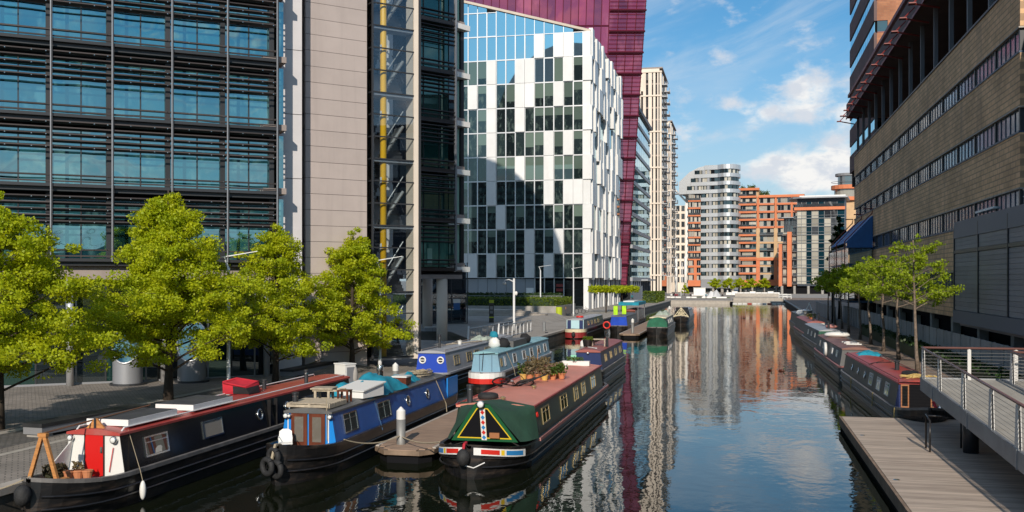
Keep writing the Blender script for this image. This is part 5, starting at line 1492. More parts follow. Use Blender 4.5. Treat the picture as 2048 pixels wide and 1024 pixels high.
MB().add([(-.56, -.06, .23), (.61, -.06, .23), (.61, 1.36, .43), (-.56, 1.36, .43), (-.56, -.06, .27), (.61, -.06, .27), (.61, 1.36, .47), (-.56, 1.36, .47)], [(0, 3, 2, 1), (4, 5, 6, 7), (0, 1, 5, 4), (1, 2, 6, 5), (2, 3, 7, 6), (3, 0, 4, 7)]).build('lid', G['plastic_white'], bx_)
def tarp(label, p, sx, sy, sz, seed, mat_='tarp', name='tarpaulin'):
    """cloth thrown over a heap: height field with folds"""
    rn = random.Random(seed); n = 22; g = MB()
    ph = [rn.uniform(0, 6) for _ in range(8)]
    for i in range(n + 1):
        for j in range(n + 1):
            u, v = i / n * 2 - 1, j / n * 2 - 1
            r_ = max(abs(u), abs(v)); e = 1 - r_ ** 4
            h = sz * e * (.72 + .2 * math.sin(3.1 * u + ph[0]) * math.sin(2.3 * v + ph[1]) + .10 * math.sin(7 * u + ph[2] + 2 * v) + .08 * math.sin(9 * v + ph[3] - 3 * u)) + .025 * math.sin(14 * (u + v) + ph[4]) * (1 - e * .4)
            w_ = 1 + .09 * math.sin(6 * math.atan2(v, u) + ph[5]) + .05 * math.sin(11 * math.atan2(v, u) + ph[6])
            g.v.append((u * sx * w_, v * sy * w_, max(0.0, h)))
    for i in range(n):
        for j in range(n):
            a = i * (n + 1) + j
            g.f.append((a, a + n + 1, a + n + 2, a + 1)); g.k.append(0)
    return tag(g.build(name, G[mat_], None, p, smooth=True), label, 'tarpaulin')
tarp('crumpled turquoise tarpaulin over a heap in the middle of the blue boat roof', tuple(B.mw(.05, 7.3, rz_ - .06)), .80, 1.7, .72, 4)
tarp('smaller turquoise tarpaulin bundle towards the far end of the blue boat roof', tuple(B.mw(.0, 11.0, rz_ - .06)), .55, .8, .42, 12)
tag(MB().box(-.6, .25, 0, .9, 0, .10).box(-.5, .15, .1, .8, .10, .18).build('green_hatch', BM['turquoise'], None, tuple(B.mw(-.1, 6.0, rz_ + .12)), rz=R(-6)), 'pale green hatch cover lying under the turquoise tarpaulin', 'hatch')
wb_ = thing('white_topped_crate', 'small brown crate with a white lid between the two turquoise tarpaulins', 'crate', tuple(B.mw(.42, 9.6, rz_)))
MB().box(-.3, .25, 0, .6, 0, .28).build('crate_body', BM['mahogany'], wb_); MB().box(-.33, .28, -.03, .63, .28, .33).build('lid', G['plastic_white'], wb_)
rope_pile = MB()
rn = random.Random(4)
for k in range(14):
    a0 = rn.uniform(0, 6); rr = rn.uniform(.2, .55)
    rope_pile.tube([(rr * math.cos(a0 + t_ * .5) * 1.0, rr * math.sin(a0 + t_ * .5) * 1.6, .05 + .03 * (k % 7) + .02 * math.sin(t_ * 2 + k)) for t_ in range(9)], .022, 5)
tag(rope_pile.build('rope_heap', G['rope'], None, tuple(B.mw(.05, 13.2, rz_))), 'tangled heap of pale ropes and hoses at the far end of the blue roof', 'rope')
line('pale rope hanging down the blue side near the stern', [B.mw(B.wt, 13.0, B.zr + .05), B.mw(1.1, 13.5, .8), B.mw(1.12, 13.55, .45)], .02)
line('thin line down the middle of the blue boat side', [B.mw(B.wt, 5.9, B.zr), B.mw(1.09, 5.9, .8)], .012, m_='rope_blue')
line('pale strap over the front corner of the blue boat', [B.mw(.62, B.y1 - .05, B.zr + .45), B.mw(.66, B.y1 - .06, 1.0)], .015, m_='rope')
# ---- C: green boat
C = Boat('wide dark green narrowboat with a pink roof and a green canvas bow cover', -7.97, 29.0, 21.7, 3.0, 0, .74, 1.80, y1=3.3, y2=19.6, side='dark_green', roof='pink_roof', band='hull_black', bow=2.5, rise=.28, cab_in=.10, tumble=.12)
for sg in (1,):
    MB().box(3.3, 20.6, .0, .05, .70, .80).xf(lambda a, o_, z: (C.b + o_, a, z)).build('pink_gunwale', BM['dull_pink'], C.root)
for sg in (-1, 1): MB().tube([(sg * (C.wt + .04), 3.25, C.zr + .03), (sg * (C.wt + .04), 19.65, C.zr + .03)], .035, 6).build('roof_edge_rail', BM['red_roof'], C.root)
for (y, w_) in ((4.6, 1.25), (8.2, 1.35), (11.3, .95), (13.3, .95), (16.0, 1.3)): C.win(y, w_, 1.05, 1.62, frame='brass', bars=2)
MB().torus((0, 0, 0), .07, .03, (1, 0, 0), 12, 6).build('round_lamp', BM['scarlet'], C.root, C.sp(3.75, 1.5, 1, .02))
# canvas cratch cover over the bow
cr = thing('bow_cover', 'dark green canvas bow cover with a yellow edged triangular opening on the green boat', 'canvas cover', tuple(C.mw(0, 1.55, 0)))
ridge, yb = 2.10, 1.8
F0 = [(-1.08, .35, .86), (-.20, 0.02, ridge), (.20, 0.02, ridge), (1.0, .35, .86)]
MB_ = MB()
Bk = [(-1.48, yb, .80), (-C.wt - .06, yb + .35, C.zr + .06), (0, yb + .55, C.zr + .17), (C.wt + .06, yb - .1, C.zr + .06), (1.48, yb, .80)]
Mid = [(-1.42, 1.0, .84), (-.85, .75, 1.80), (0, .6, ridge - .03), (.86, .75, 1.76), (1.40, 1.0, .84)]
Fr = [(-1.16, .35, .88), (-.20, .02, ridge), (0, .0, ridge + .03), (.20, .02, ridge), (1.16, .35, .88)]
def grid(g, rows):
    b0 = len(g.v); w_ = len(rows[0])
    for r_ in rows: g.v += r_
    for i in range(len(rows) - 1):
        for j in range(w_ - 1):
            a = b0 + i * w_ + j; g.f.append((a, a + w_, a + w_ + 1, a + 1)); g.k.append(g.mi)
def densify(rows, k=4):
    out = []
    for r_ in rows:
        rr = []
        for p, q in zip(r_, r_[1:]):
            for i in range(k): rr.append(tuple(Vector(p).lerp(Vector(q), i / k)))
        rr.append(tuple(r_[-1])); out.append(rr)
    res = []
    rn = random.Random(6)
    for ra, rb_ in zip(out, out[1:]):
        for i in range(k):
            f = i / k
            row = []
            for p, q in zip(ra, rb_):
                v = Vector(p).lerp(Vector(q), f)
                sag_ = .05 * math.sin(math.pi * f) + .012 * math.sin(v.x * 9 + v.y * 4)
                v.z -= sag_ * (1 if v.z > 1.0 else .2)
                row.append(tuple(v))
            res.append(row)
    res.append(out[-1]); return res
grid(MB_, densify([Fr, Mid, Bk], 5)); MB_.build('canvas', G['canvas'], cr, smooth=True)
# front board
def fpt(x, z): return (x, .35 - .33 * (z - .86) / (ridge - .86) - .02, z)
def fpoly(name, mt, pts, off, parent):
    return MB().quad(*[(lambda q: (q[0], q[1] - off, q[2]))(fpt(x, z)) for x, z in pts]).build(name, mt, parent)
fb = fpoly('front_board', BM['bright_green'], [(-1.1, .86), (1.1, .86), (.24, 2.08), (-.24, 2.08)], .005, cr)
fpoly('yellow_border', BM['yellow'], [(-.90, .95), (.90, .95), (.18, 1.95), (-.18, 1.95)], .010, fb)
for sg in (-1, 1):
    fpoly('dark_opening', G['void'], [(sg * .83, .99), (sg * .09, .99), (sg * .09, 1.92), (sg * .16, 1.92)], .015, fb)
cp = fpoly('white_centre_plank', G['white'], [(-.085, .90), (.085, .90), (.085, 1.93), (-.085, 1.93)], .022, fb)
for k in range(6):
    z = .99 + k * .165; s_ = .068
    fpoly('painted_diamond', BM['scarlet'] if k % 2 else BM['sky'], [(0, z - .08), (s_, z), (0, z + .08), (-s_, z)], .028, fb)
tag(MB().box(.2, .52, .0, .2, .0, .17).build('basket', BM['teak'], None, tuple(C.mw(0, 1.72, .99))), 'small orange basket inside the green boat bow opening', 'basket')
g = MB(); g.lathe([(.03, -.14), (.09, -.1), (.13, 0), (.13, .03)], n=16); g.xf(lambda a, b_, c: (a - .02, -.1 - c, ridge - .02 + b_))
hl = g.build('headlamp', G['chrome'], cr, smooth=True)
g = MB(); g.lathe([(.12, .03), (.07, .06), (.01, .07)], n=16); g.xf(lambda a, b_, c: (a - .02, -.1 - c, ridge - .02 + b_)); g.build('lens', G['lens'], hl, smooth=True)
# painted bow band
def bowpt(y, sg, z, off=.02): return (sg * (C.hw(y) + off), y - .02, z)
def band(name, mt, ya, yb_, za, zb, sg, off=.025, n=8):
    g = MB()
    for i in range(n + 1):
        y = ya + (yb_ - ya) * i / n
        zg_ = C.zgun(y)
        g.v += [bowpt(y, sg, zg_ - za, off), bowpt(y, sg, zg_ - zb, off)]
    for i in range(n): g.f.append((2 * i, 2 * i + 1, 2 * i + 3, 2 * i + 2)); g.k.append(0)
    return g.build(name, BM[mt] if mt in BM else G[mt], C.root)
for sg in (-1, 1):
    band('painted_band', 'white', .02, 1.55, .05, .27, sg, .022)
    band('painted_panel', 'scarlet', .10, .48, .09, .23, sg, .028)
    band('painted_panel', 'yellow', .52, .62, .08, .24, sg, .030)
    band('painted_panel', 'sky', .68, 1.40, .09, .23, sg, .028)
fender('round grey rope fender hanging under a red cord at the green bow', tuple(C.mw(-.12, -.22, .70)))
line('red cord wrapped at the tip of the green bow', [C.mw(-.10, .05, 1.10), C.mw(-.11, -.14, 1.08), C.mw(-.12, -.2, .90)], .05, m_='red_bag', n=3)
line('white rope looped under the green bow fender', [C.mw(-.2, -.18, .48), C.mw(.15, -.02, .36), C.mw(.45, .16, .50)], .018, m_='white', n=5)
C.chimney(-.95, 3.6, .55, .10)
tag(MB().torus((0, 0, .09), .26, .11, (0, 0, 1), 16, 8).build('tyre_ring', G['rubber'], None, tuple(C.mw(-.55, 4.5, C.zr + .10)), smooth=True), 'black tyre lying on the front of the pink roof', 'tyre')
for (x, y) in ((.05, 4.2), (.35, 8.0), (.0, 13.6), (-.2, 15.0)): C.vent(x, y)
C.headlamp(.15, C.zr + .22, y=16.2, r=.09)
# bicycle lying on its side on the pink roof
bi = thing('bicycle', 'black bicycle lying tilted on the pink roof, nearer one of two', 'bicycle', tuple(C.mw(-.5, 8.2, C.zr + .30)), R(62), 'bicycles on the pink roof')
bi.rotation_euler = (R(-22), R(8), R(40))
for x in (-.52, .52):
    w_ = MB().torus((x, 0, 0), .33, .034, (0, .12, 1), 22, 6).build('wheel', G['rubber'], bi)
    g = MB()
    for k in range(8): g.tube([(x, 0, 0), (x + .32 * math.cos(k * math.pi / 4), .32 * math.sin(k * math.pi / 4), 0)], .005, 3)
    g.build('spokes', G['steel'], w_)
MB().tube([(-.52, 0, 0), (-.1, -.05, .02), (-.25, .48, .02), (-.52, 0, 0)], .028, 5).tube([(-.1, -.05, .02), (.38, .42, .02), (-.22, .40, .02)], .028, 5).tube([(.38, .50, .02), (.52, 0, 0)], .028, 5).build('frame', G['black'], bi)
MB().tube([(.25, .62, .25), (.36, .56, .02), (.30, .60, -.10)], .015, 5).build('handlebar', G['black'], bi)
MB().blobby((-.28, .56, .02), .13, .05, .06, random.Random(1)).build('saddle', G['black'], bi)
MB().lathe([(.09, -.02), (.09, .03)], -.1, -.05, 12).build('chainring', G['steel'], bi)
b2 = copy_tree(bi); b2.location = C.mw(.0, 9.5, C.zr + .28); b2.rotation_euler = (R(-15), R(-6), R(75)); b2['label'] = 'black bicycle lying on the pink roof beside the plant pots, further one'
# roof garden
k = 0
for (x, y, leafm, hh, tall) in ((-.75, 11.2, 'plant_green', .45, 'tall green'), (-.45, 11.0, 'plant_dry', .55, 'dry twiggy'), (-.15, 11.3, 'plant_dry', .60, 'tall straw'), (.15, 11.1, 'plant_dry', .5, 'low brown'), (.42, 11.5, 'plant_green', .30, 'small green'), (.72, 11.9, 'plant_green', .42, 'bushy green'), (-.6, 12.0, 'plant_dry', .7, 'tallest dry'), (.0, 12.1, 'plant_dry', .65, 'spiky dry'), (.45, 12.4, 'plant_dry', .4, 'short dry')):
    flowerpot(tall + ' plant in a pot in the roof garden of the green boat, ' + ('front row' if y < 11.6 else 'back row'), tuple(C.mw(x, y, C.zr + .10)), .15, .24, (hh, .26, 150, leafm), k + 20, 'pots of the roof garden', 'terracotta_pot' if k % 3 else 'pot_yellow')
    k += 1
for i in range(5):
    x, y = -.5 + i * .22, 11.5 + (i % 2) * .5
tag(MB().tube([(0, 0, 0), (.02, .0, 1.25)], .012, 5).build('garden_cane', G['wood_orange'], None, tuple(C.mw(-.25, 11.6, C.zr + .11))), 'thin upright garden cane among the roof garden pots', 'cane')
pb = thing('white_planter_box', 'long white trough at the far end of the pink roof', 'trough', tuple(C.mw(-.3, 18.4, C.zr + .09)))
MB().box(-.1, 1.2, 0, .35, 0, .22).build('trough', G['plastic_white'], pb); plant_tuft(pb, .5, .2, .2, .2, .4, 120, 'plant_green', 8)
# ---- D: silver boat with blue front, E: pale blue boat
D = Boat('silver grey narrowboat with a royal blue front and two white portholes beside the quay', -16.75, 52.4, 19.0, 2.1, 0, .85, 1.98, y1=.75, y2=17.5, side='silver_grey', roof='silver_grey', front='royal_blue', bow=.9, rise=.05, band='silver_grey')
for x in (-.52, .52):
    o = MB().torus((x, D.y1 - .03, 1.55), .17, .04, (0, 1, 0), 18, 7).build('front_porthole', G['white'], D.root)
    MB().lathe([(.15, 0), (.15, .02)], n=16).xf(lambda a, b_, c, x=x: (x + a, D.y1 - .02 - c, 1.55 + b_)).build('pane', G['boat_glass'], o)
    MB().box(x - .16, x + .16, D.y1 - .06, D.y1 - .03, 1.53, 1.57).build('bar', G['white'], o)
for y in (2.3, 5.0, 6.8, 9.4, 11.6, 14): D.win(y, 1.1, 1.15, 1.70, frame='brass', glass='boat_curtain', bars=2)
D.rails(m_='pink_concrete'); D.chimney(-.2, 2.9, .75, .07)
tarp('pale green and blue rags heaped on the silver boat roof', tuple(D.mw(.1, 11.5, D.zr + .05)), .6, .9, .35, 21, 'rag_green', 'rag_heap')
tag(MB().blobby((0, 0, .2), .3, .25, .28, random.Random(5), 10, 7, .15).build('blue_bundle', G['tarp'], None, tuple(D.mw(.45, 13.2, D.zr + .08)), smooth=True), 'bright blue bundle standing on the silver boat roof', 'bundle')
flowerpot('small blue and white pot at the front of the silver boat roof', tuple(D.mw(.1, 6.1, D.zr + .1)), .13, .24, None, 5, 'flower pots on the boats', 'plastic_white')
tag(MB().tube([(0, 0, 0), (1.4, 3.2, .05)], .04, 4).tube([(.1, 1, .03), (-.3, 4.2, .04)], .035, 4).build('roof_planks', G['pallet'], None, tuple(D.mw(-.6, 5.6, D.zr + .12))), 'loose planks lying across the silver boat roof', 'planks')
Eb = Boat('pale blue narrowboat with a white and red bow band between silver and green boats', -13.75, 52.6, 16.6, 1.92, 0, .92, 1.95, y1=.95, y2=15.6, side='pale_blue', roof='turquoise', front='pale_blue', bow=1.1, rise=.04, hull='hull_black', band='white_band' if 0 else 'silver_grey')
for (za, zb, mt) in ((.34, .62, 'scarlet'), (.62, .92, 'white')):
    g = MB()
    ys_ = [0, .12, .3, .55, .8, 1.1, 1.5]
    pts = [(-Eb.hw(y) - .03, y - .03) for y in reversed(ys_)] + [(Eb.hw(y) + .03, y - .03) for y in ys_]
    for (x, y) in pts: g.v += [(x, y, za), (x, y, zb)]
    for i in range(len(pts) - 1): g.f.append((2 * i, 2 * i + 2, 2 * i + 3, 2 * i + 1)); g.k.append(0)
    g.build('bow_band', BM[mt] if mt in BM else G[mt], Eb.root)
for x in (-.35, .35): MB().box(x - .01, x + .01, Eb.y1 - .02, Eb.y1, .95, 1.9).build('front_seam', BM['navy'], Eb.root)
MB().tube([(-.2, Eb.y1 - .08, 1.0), (-.12, Eb.y1 - .08, 2.0)], .02, 5).tube([(-.35, Eb.y1 - .08, 1.9), (.55, Eb.y1 - .1, 1.97)], .02, 5).build('boat_hook', G['steel_dark'], Eb.root)
for (y, w_) in ((2.2, .3), (4.4, .9), (7.0, .9), (9.2, .9), (11.6, .9), (13.7, .9)): Eb.win(y, w_, 1.15, 1.70, frame='alu', glass='boat_curtain')
Eb.win(1.3, .35, 1.2, 1.65, frame='brass')
MB().box(-.6, .6, 5.2, 9.0, Eb.zr, Eb.zr + .42).build('roof_locker', BM['mid_grey'], Eb.root)
for i, (x, y, m_, lb_) in enumerate(((-.35, 4.4, 'plastic_white', 'white sack slumped on the pale blue boat roof'), (.15, 4.6, 'canvas_black', 'dark brown sack beside the white sack on the pale blue boat'), (.4, 9.4, 'canvas_black', 'black bag behind the grey roof locker'))):
    tag(MB().blobby((0, 0, .26), .36, .34, .34, random.Random(i + 30), 12, 8, .15, 0).build('sack', G[m_], None, tuple(Eb.mw(x, y, Eb.zr + .07)), smooth=True), lb_, 'sack')
line('pale rope down the side of the pale blue boat', [Eb.mw(Eb.wt, 3.0, Eb.zr), Eb.mw(1.08, 3.3, .85), Eb.mw(1.12, 3.4, .5)], .018)
# ---- F: navy boat with red roof
F_ = Boat('navy narrowboat with a dull red roof and planter, beyond the green boat', -8.55, 55.5, 13.4, 1.9, 0, .85, 1.90, y1=1.4, y2=12.2, side='navy', roof='brick_roof', front='navy', bow=1.5, rise=.1, tumble=.14)
for y in (3, 5.4, 7.8, 10.2): F_.win(y, .8, 1.2, 1.65, frame='brass')
F_.chimney(.62, 5.0, .7, .08); F_.headlamp(.0, F_.zr - .08, r=.07)
gc = thing('roof_planter', 'black tub with a low green plant on the navy boat roof', 'planter', tuple(F_.mw(-.5, 4.5, F_.zr + .08)))
MB().lathe([(.25, 0), (.32, .42)], n=12).build('tub', G['black'], gc); plant_tuft(gc, 0, 0, .4, .18, .34, 200, 'hedge', 3)
tb_ = thing('folding_table', 'low wooden slatted table on the navy boat roof', 'table', tuple(F_.mw(.12, 4.6, F_.zr + .08)))
for k in range(5): piece('slat', G['pallet'], tb_, -.4, .45, k * .2, k * .2 + .16, .40, .43)
for (x, y) in ((-.35, .05), (.4, .05), (-.35, .85), (.4, .85)): piece('leg', G['pallet'], tb_, x - .03, x + .03, y - .03, y + .03, 0, .4)
tag(MB().box(-.06, .06, 0, 1.1, 0, .04).build('white_plank', G['plastic_white'], None, tuple(F_.mw(.35, 2.2, F_.zr + .12)), rz=R(32)), 'short white plank lying on the navy boat roof', 'plank')
tag(MB().box(-.16, .16, -.05, .05, 0, .8).build('mint_board', BM['ice_green'] if 'ice_green' in BM else BM['turquoise'], None, tuple(F_.mw(-.8, 1.15, .9))), 'mint green patterned board at the left of the navy boat front', 'board')
tag(MB().blobby((0, 0, .22), .16, .16, .26, random.Random(2), 10, 7, .1).build('red_can', BM['scarlet'], None, tuple(F_.mw(-1.05, 1.0, .85)), smooth=True), 'red fuel can left of the navy boat front', 'can')
# ---- G..K further boats on the left
Gb = Boat('narrowboat with cream and red bow and pale blue striped front moored at the quay', -16.6, 100.6, 17.5, 2.1, 0, .95, 1.92, y1=1.0, y2=16, side='mid_grey', roof='silver_grey', front='navy', bow=1.2, rise=.08, simple=True)
for (za, zb, mt) in ((.10, .40, 'maroon'), (.40, .72, 'maroon'), (.66, .98, 'cream')):
    g = MB(); ys_ = [0, .12, .3, .6, .9, 1.2, 2.0]
    pts = [(-Gb.hw(y) - .03 - za * .02, y - .03) for y in reversed(ys_)] + [(Gb.hw(y) + .03 + za * .02, y - .03) for y in ys_]
    for (x, y) in pts: g.v += [(x, y, za), (x, y, zb)]
    for i in range(len(pts) - 1): g.f.append((2 * i, 2 * i + 2, 2 * i + 3, 2 * i + 1)); g.k.append(0)
    g.build('bow_band', BM[mt], Gb.root)
MB().box(-.38, .38, Gb.y1 - .04, Gb.y1 - .01, .95, 1.9).build('pale_blue_doors', BM['ice_blue'], Gb.root)
for x in (-.02, -.4, .4, -.85, .85): MB().box(x - .03, x + .03, Gb.y1 - .06, Gb.y1 - .02, .95, 1.92).build('white_trim', BM['ice_blue'], Gb.root)
for y in (4, 6.5, 9, 11.5): Gb.win(y, .9, 1.2, 1.68, frame='brass', glass='boat_curtain')
tag(MB().torus((0, 0, .1), .32, .10, (0, 0, 1), 16, 8).build('life_ring', BM['scarlet'], None, tuple(Gb.mw(.0, 4.0, Gb.zr + .1)), smooth=True), 'orange life ring lying on the grey roof of the cream bowed boat', 'life ring')
fender('dark rope fender at the tip of the cream and red bow', tuple(Gb.mw(0, -.2, .45)))
Hb = Boat('narrowboat with a bright blue tarpaulin front near the far pontoon', -13.4, 111.5, 14.0, 2.1, 0, .85, 1.9, y1=.9, y2=12.6, side='mid_grey', roof='mid_grey', front='royal_blue', bow=1.0, rise=.05, simple=True)
MB().add([(-.98, .75, .8), (.98, .75, .8), (.82, .85, 2.0), (-.82, .85, 2.0), (-.98, .95, .8), (.98, .95, .8), (.82, .95, 2.0), (-.82, .95, 2.0)], [(0, 1, 2, 3), (1, 5, 6, 2), (4, 0, 3, 7), (3, 2, 6, 7)]).build('blue_tarpaulin', G['tarp_blue'], Hb.root)
tag(MB().torus((0, 0, 0), .36, .09, (0, 1, 0), 18, 8).build('life_ring', BM['scarlet'], None, tuple(Hb.mw(-1.25, -.05, .95)), smooth=True), 'orange life ring hanging left of the blue tarpaulin boat', 'life ring')
for i, x in enumerate((-.9, .1)):
    tag(MB().box(-.24, .24, 0, .25, 0, 1.05).build('lime_cloth', G['lime'], None, tuple(Hb.mw(x - .1, 6.0, Hb.zr))), ('left' if i == 0 else 'right') + ' bright lime cloth screen behind the blue tarpaulin boat', 'cloth')
Ib = Boat('narrowboat with a turquoise canopy behind the blue tarpaulin boat', -14.0, 127.5, 14.0, 2.1, 0, .9, 2.1, y1=.9, y2=12.6, side='mahogany', roof='brick_roof', front='mahogany', bow=1.0, rise=.05, simple=True)
MB().box(-1.3, 1.3, .3, 10, 2.75, 3.15).build('canopy', G['tarp'], Ib.root)
for (x, y) in ((-1.2, .4), (1.2, .4), (-1.2, 9), (1.2, 9)): MB().tube([(x, y, .9), (x, y, 2.8)], .04, 5).build('canopy_post', G['steel'], Ib.root)
MB().box(-.8, .6, 1.5, 8, 3.16, 3.3).build('canopy_top', G['plastic_white'], Ib.root)
Jb = Boat('black narrowboat with a dark green rounded cover beside the far pontoon', -8.7, 106.5, 14.0, 2.3, 0, .95, 1.95, y1=1.6, y2=12.5, side='mid_grey', roof='cream', front='dark_green', bow=.9, rise=.05, simple=True)
g = MB(); 
arc = [(1.08 * math.cos(R(180 - 18 * i)), .95 + 1.05 * math.sin(R(180 - 18 * i)) ** .7) for i in range(11)]
g.add([(x, .55, z) for x, z in arc] + [(x, 2.2, z + .02) for x, z in arc], [tuple(range(10, -1, -1))] + [(i, i + 1, 12 + i, 11 + i) for i in range(10)])
g.build('green_cover', G['canvas_mid'], Jb.root)
for y in (4, 6.5, 9): Jb.win(y, .9, 1.25, 1.7, frame='alu', glass='boat_curtain')
tarp('pale clutter of bags on the roof of the green covered far boat', tuple(Jb.mw(0, 9.0, Jb.zr + .05)), .7, 1.4, .55, 33, 'rag_green', 'rag_heap')
Kb = Boat('black canvas covered narrowboat with crossed cream lines on its front, furthest out', -7.8, 134.0, 17.0, 2.2, 0, .95, 1.95, y1=2.6, y2=15, side='silver_grey', roof='silver_grey', front='hull_black', bow=2.2, rise=.3, simple=True)
MB().add([(-1.05, 1.4, 1.0), (1.05, 1.4, 1.0), (.5, 1.5, 2.35), (-.5, 1.5, 2.35), (-1.1, 3.4, 1.0), (1.1, 3.4, 1.0), (.8, 3.4, 2.3), (-.8, 3.4, 2.3)], [(0, 1, 2, 3), (1, 5, 6, 2), (4, 0, 3, 7), (3, 2, 6, 7)]).build('black_cover', G['canvas_black'], Kb.root)
g = MB()
for (a, b_) in (((-1.0, 1.05), (0, 2.3)), ((1.0, 1.05), (0, 2.3)), ((-.6, 1.05), (.1, 2.25)), ((.6, 1.05), (-.1, 2.25)), ((-.9, 1.25), (.9, 1.25)), ((-.5, 1.6), (.5, 1.6)), ((0, 1.05), (0, 2.3)), ((-1, 1.05), (.5, 1.6)), ((1, 1.05), (-.5, 1.6))):
    g.tube([(a[0], 1.33, a[1]), (b_[0], 1.42, b_[1])], .05, 4)
g.build('cream_lacing', BM['cream'], Kb.root)
# ---- right bank boats

Lr = Boat('dark narrowboat with a red roof and wooden glazed doors moored on the right bank', 7.12, 41.2, 19.6, 2.1, R(1.7), .80, 1.80, y1=2.2, y2=18.4, side='mid_black', roof='red_roof', front='navy', band='gunwale_grey', rise=.25)
MB().box(-.38, .45, -.012, -.006, .55, 1.72).build('dark_doorway', G['void'], Lr.root, (0, Lr.y1, 0))
for (x0, x1) in ((-.70, -.38), (.45, .80)):
    g = MB().box(x0, x0 + .05, -.06, -.02, .6, 1.74).box(x1 - .05, x1, -.06, -.02, .6, 1.74).box(x0 + .05, x1 - .05, -.06, -.02, .6, .85).box(x0 + .05, x1 - .05, -.06, -.02, 1.68, 1.74)
    o = g.build('door', BM['teak'], Lr.root, (0, Lr.y1, 0))
    MB().box(x0 + .05, x1 - .05, -.04, -.03, .85, 1.68).build('door_glass', G['boat_glass'], o)
for (y, z) in ((4.0, 1.15), (6.2, 1.15), (8.4, 1.15)): Lr.win(y, 1.0, 1.02, 1.58, -1, frame='alu', glass='boat_curtain', bars=2)
for y in (10.8, 13.0, 15.2): Lr.port(y, 1.32, .15, -1)
Lr.chimney(.0, 7.0, .42, .10); Lr.rails(m_='red_steel', inset=.03)
line('yellow rope heap', [(0, 0, 0), (0, 0, .01)], .01) if 0 else None
rp = MB(); rn = random.Random(14)
for k in range(16):
    x0, y0 = rn.uniform(-.4, .4), rn.uniform(-.3, .3); a0 = rn.uniform(-.6, .6)
    rp.tube([(x0 + t_ * .11 * math.cos(a0) - .5, y0 + t_ * .08 * math.sin(a0 + t_ * .3), .04 + .02 * (k % 5) + .02 * math.sin(t_ + k)) for t_ in range(10)], .022, 5)
tag(rp.build('rope_heap', G['rope_straw'], None, tuple(Lr.mw(.3, 3.2, Lr.zr + .08))), 'heap of straw coloured rope on the front of the right red roof', 'rope')
tag(MB().blobby((0, 0, .08), .3, .5, .12, random.Random(3), 12, 6, .2, 0).blobby((.3, .7, .06), .2, .35, .09, random.Random(4), 10, 6, .2, 0).build('dark_rags', G['canvas_black'], None, tuple(Lr.mw(.15, 4.9, Lr.zr + .08))), 'dark folded rags on the right bank red roof', 'rags')
tag(MB().tube([(0, 0, 0), (.9, 1.9, .02)], .03, 5).tube([(.4, .5, .03), (1.2, 1.2, .03)], .025, 5).build('roof_poles', G['steel_dark'], None, tuple(Lr.mw(-.7, 10.4, Lr.zr + .09))), 'two thin poles lying across the right bank red roof', 'poles')
tarp('blue tarpaulin folded at the far end of the right bank red roof', tuple(Lr.mw(.25, 16.8, Lr.zr + .05)), .62, .8, .28, 41)
for i, (y, lb_) in enumerate(((.9, 'nearest'), (6.4, 'middle'), (13.5, 'furthest'))):
    line(lb_ + ' yellow fender rope hanging over the side of the right red roofed boat', [Lr.mw(-1.05, y + .6, .86), Lr.mw(-1.09, y + .6, .25)], .025, 'rope_straw')
for (x, y, z, m_, nm, lb_, ct) in ((.55, 1.0, .75, 'chrome', 'steel_kettle', 'shiny steel kettle on the bow of the right red roofed boat', 'kettle'), (.72, 1.35, .75, 'chrome', 'steel_pan', 'stack of shiny pans beside the kettle on the right boat', 'pan')):
    tag(MB().lathe([(.12, 0), (.15, .1), (.12, .22), (.04, .26), (.05, .30)], n=14).build(nm, G[m_], None, tuple(Lr.mw(x, y, z)), smooth=True), lb_, ct)
line('red rope on the bow of the right bank boat', [Lr.mw(.35, 1.2, 1.15), Lr.mw(.4, .8, .9), Lr.mw(.38, .4, .95)], .06, 'red_bag', n=3)
tag(MB().box(-.14, .14, -.03, .03, 0, .5).build('yellow_crate', BM['yellow'], None, tuple(Lr.mw(1.25, .6, .86))), 'yellow plastic board standing on the quay by the right bow', 'board')
Mr = Boat('grey narrowboat with a brown roof and white fender behind the right red roofed boat', 6.75, 62.0, 17.5, 2.1, R(1.2), .80, 1.85, y1=1.2, y2=16.4, side='mid_grey', roof='dull_brown', front='mid_grey', band='dull_pink', bow=1.3, rise=.1)
tag(MB().torus((0, 0, 0), .38, .10, (1, 0, 0), 18, 8).build('life_ring', G['plastic_white'], None, tuple(Mr.mw(-1.06, 8.2, 1.35)), smooth=True), 'white life ring on the side of the brown roofed grey boat', 'life ring')
for y in (3, 5.5, 11, 13.5): Mr.win(y, .9, 1.2, 1.62, -1, frame='alu')
for i, y in enumerate((3.2, 4.4, 5.6)):
    tag(MB().box(-.45, .45, 0, .28, 0, .06).build('white_board', G['plastic_white'], None, tuple(Mr.mw(.15, y, Mr.zr + .13)), rz=R(-10)), ('nearest', 'middle', 'furthest')[i] + ' white board laid across the brown boat roof', 'board', 'white boards on the brown roof')
tag(MB().blobby((0, 0, .18), .9, .45, .22, random.Random(6), 12, 7, .1, 0).build('white_cover', G['plastic_white'], None, tuple(Mr.mw(.2, 12.5, Mr.zr + .08)), smooth=True), 'white covered bundle at the far end of the brown boat roof', 'bundle')
Nr = Boat('grey sided narrowboat with a dark green slanting end on the right bank', 6.9, 81.5, 15.5, 2.1, R(1.5), .85, 1.95, y1=1.6, y2=14.4, side='mid_grey', roof='silver_grey', front='bottle_green', bow=1.4, rise=.1)
MB().add([(-.95, .7, .88), (.95, .7, .88), (.82, 1.55, 1.95), (-.82, 1.55, 1.95), (-.95, 1.58, .88), (.95, 1.58, .88)], [(0, 1, 2, 3), (0, 3, 4), (1, 5, 2)]).build('green_end', BM['bottle_green'], Nr.root)
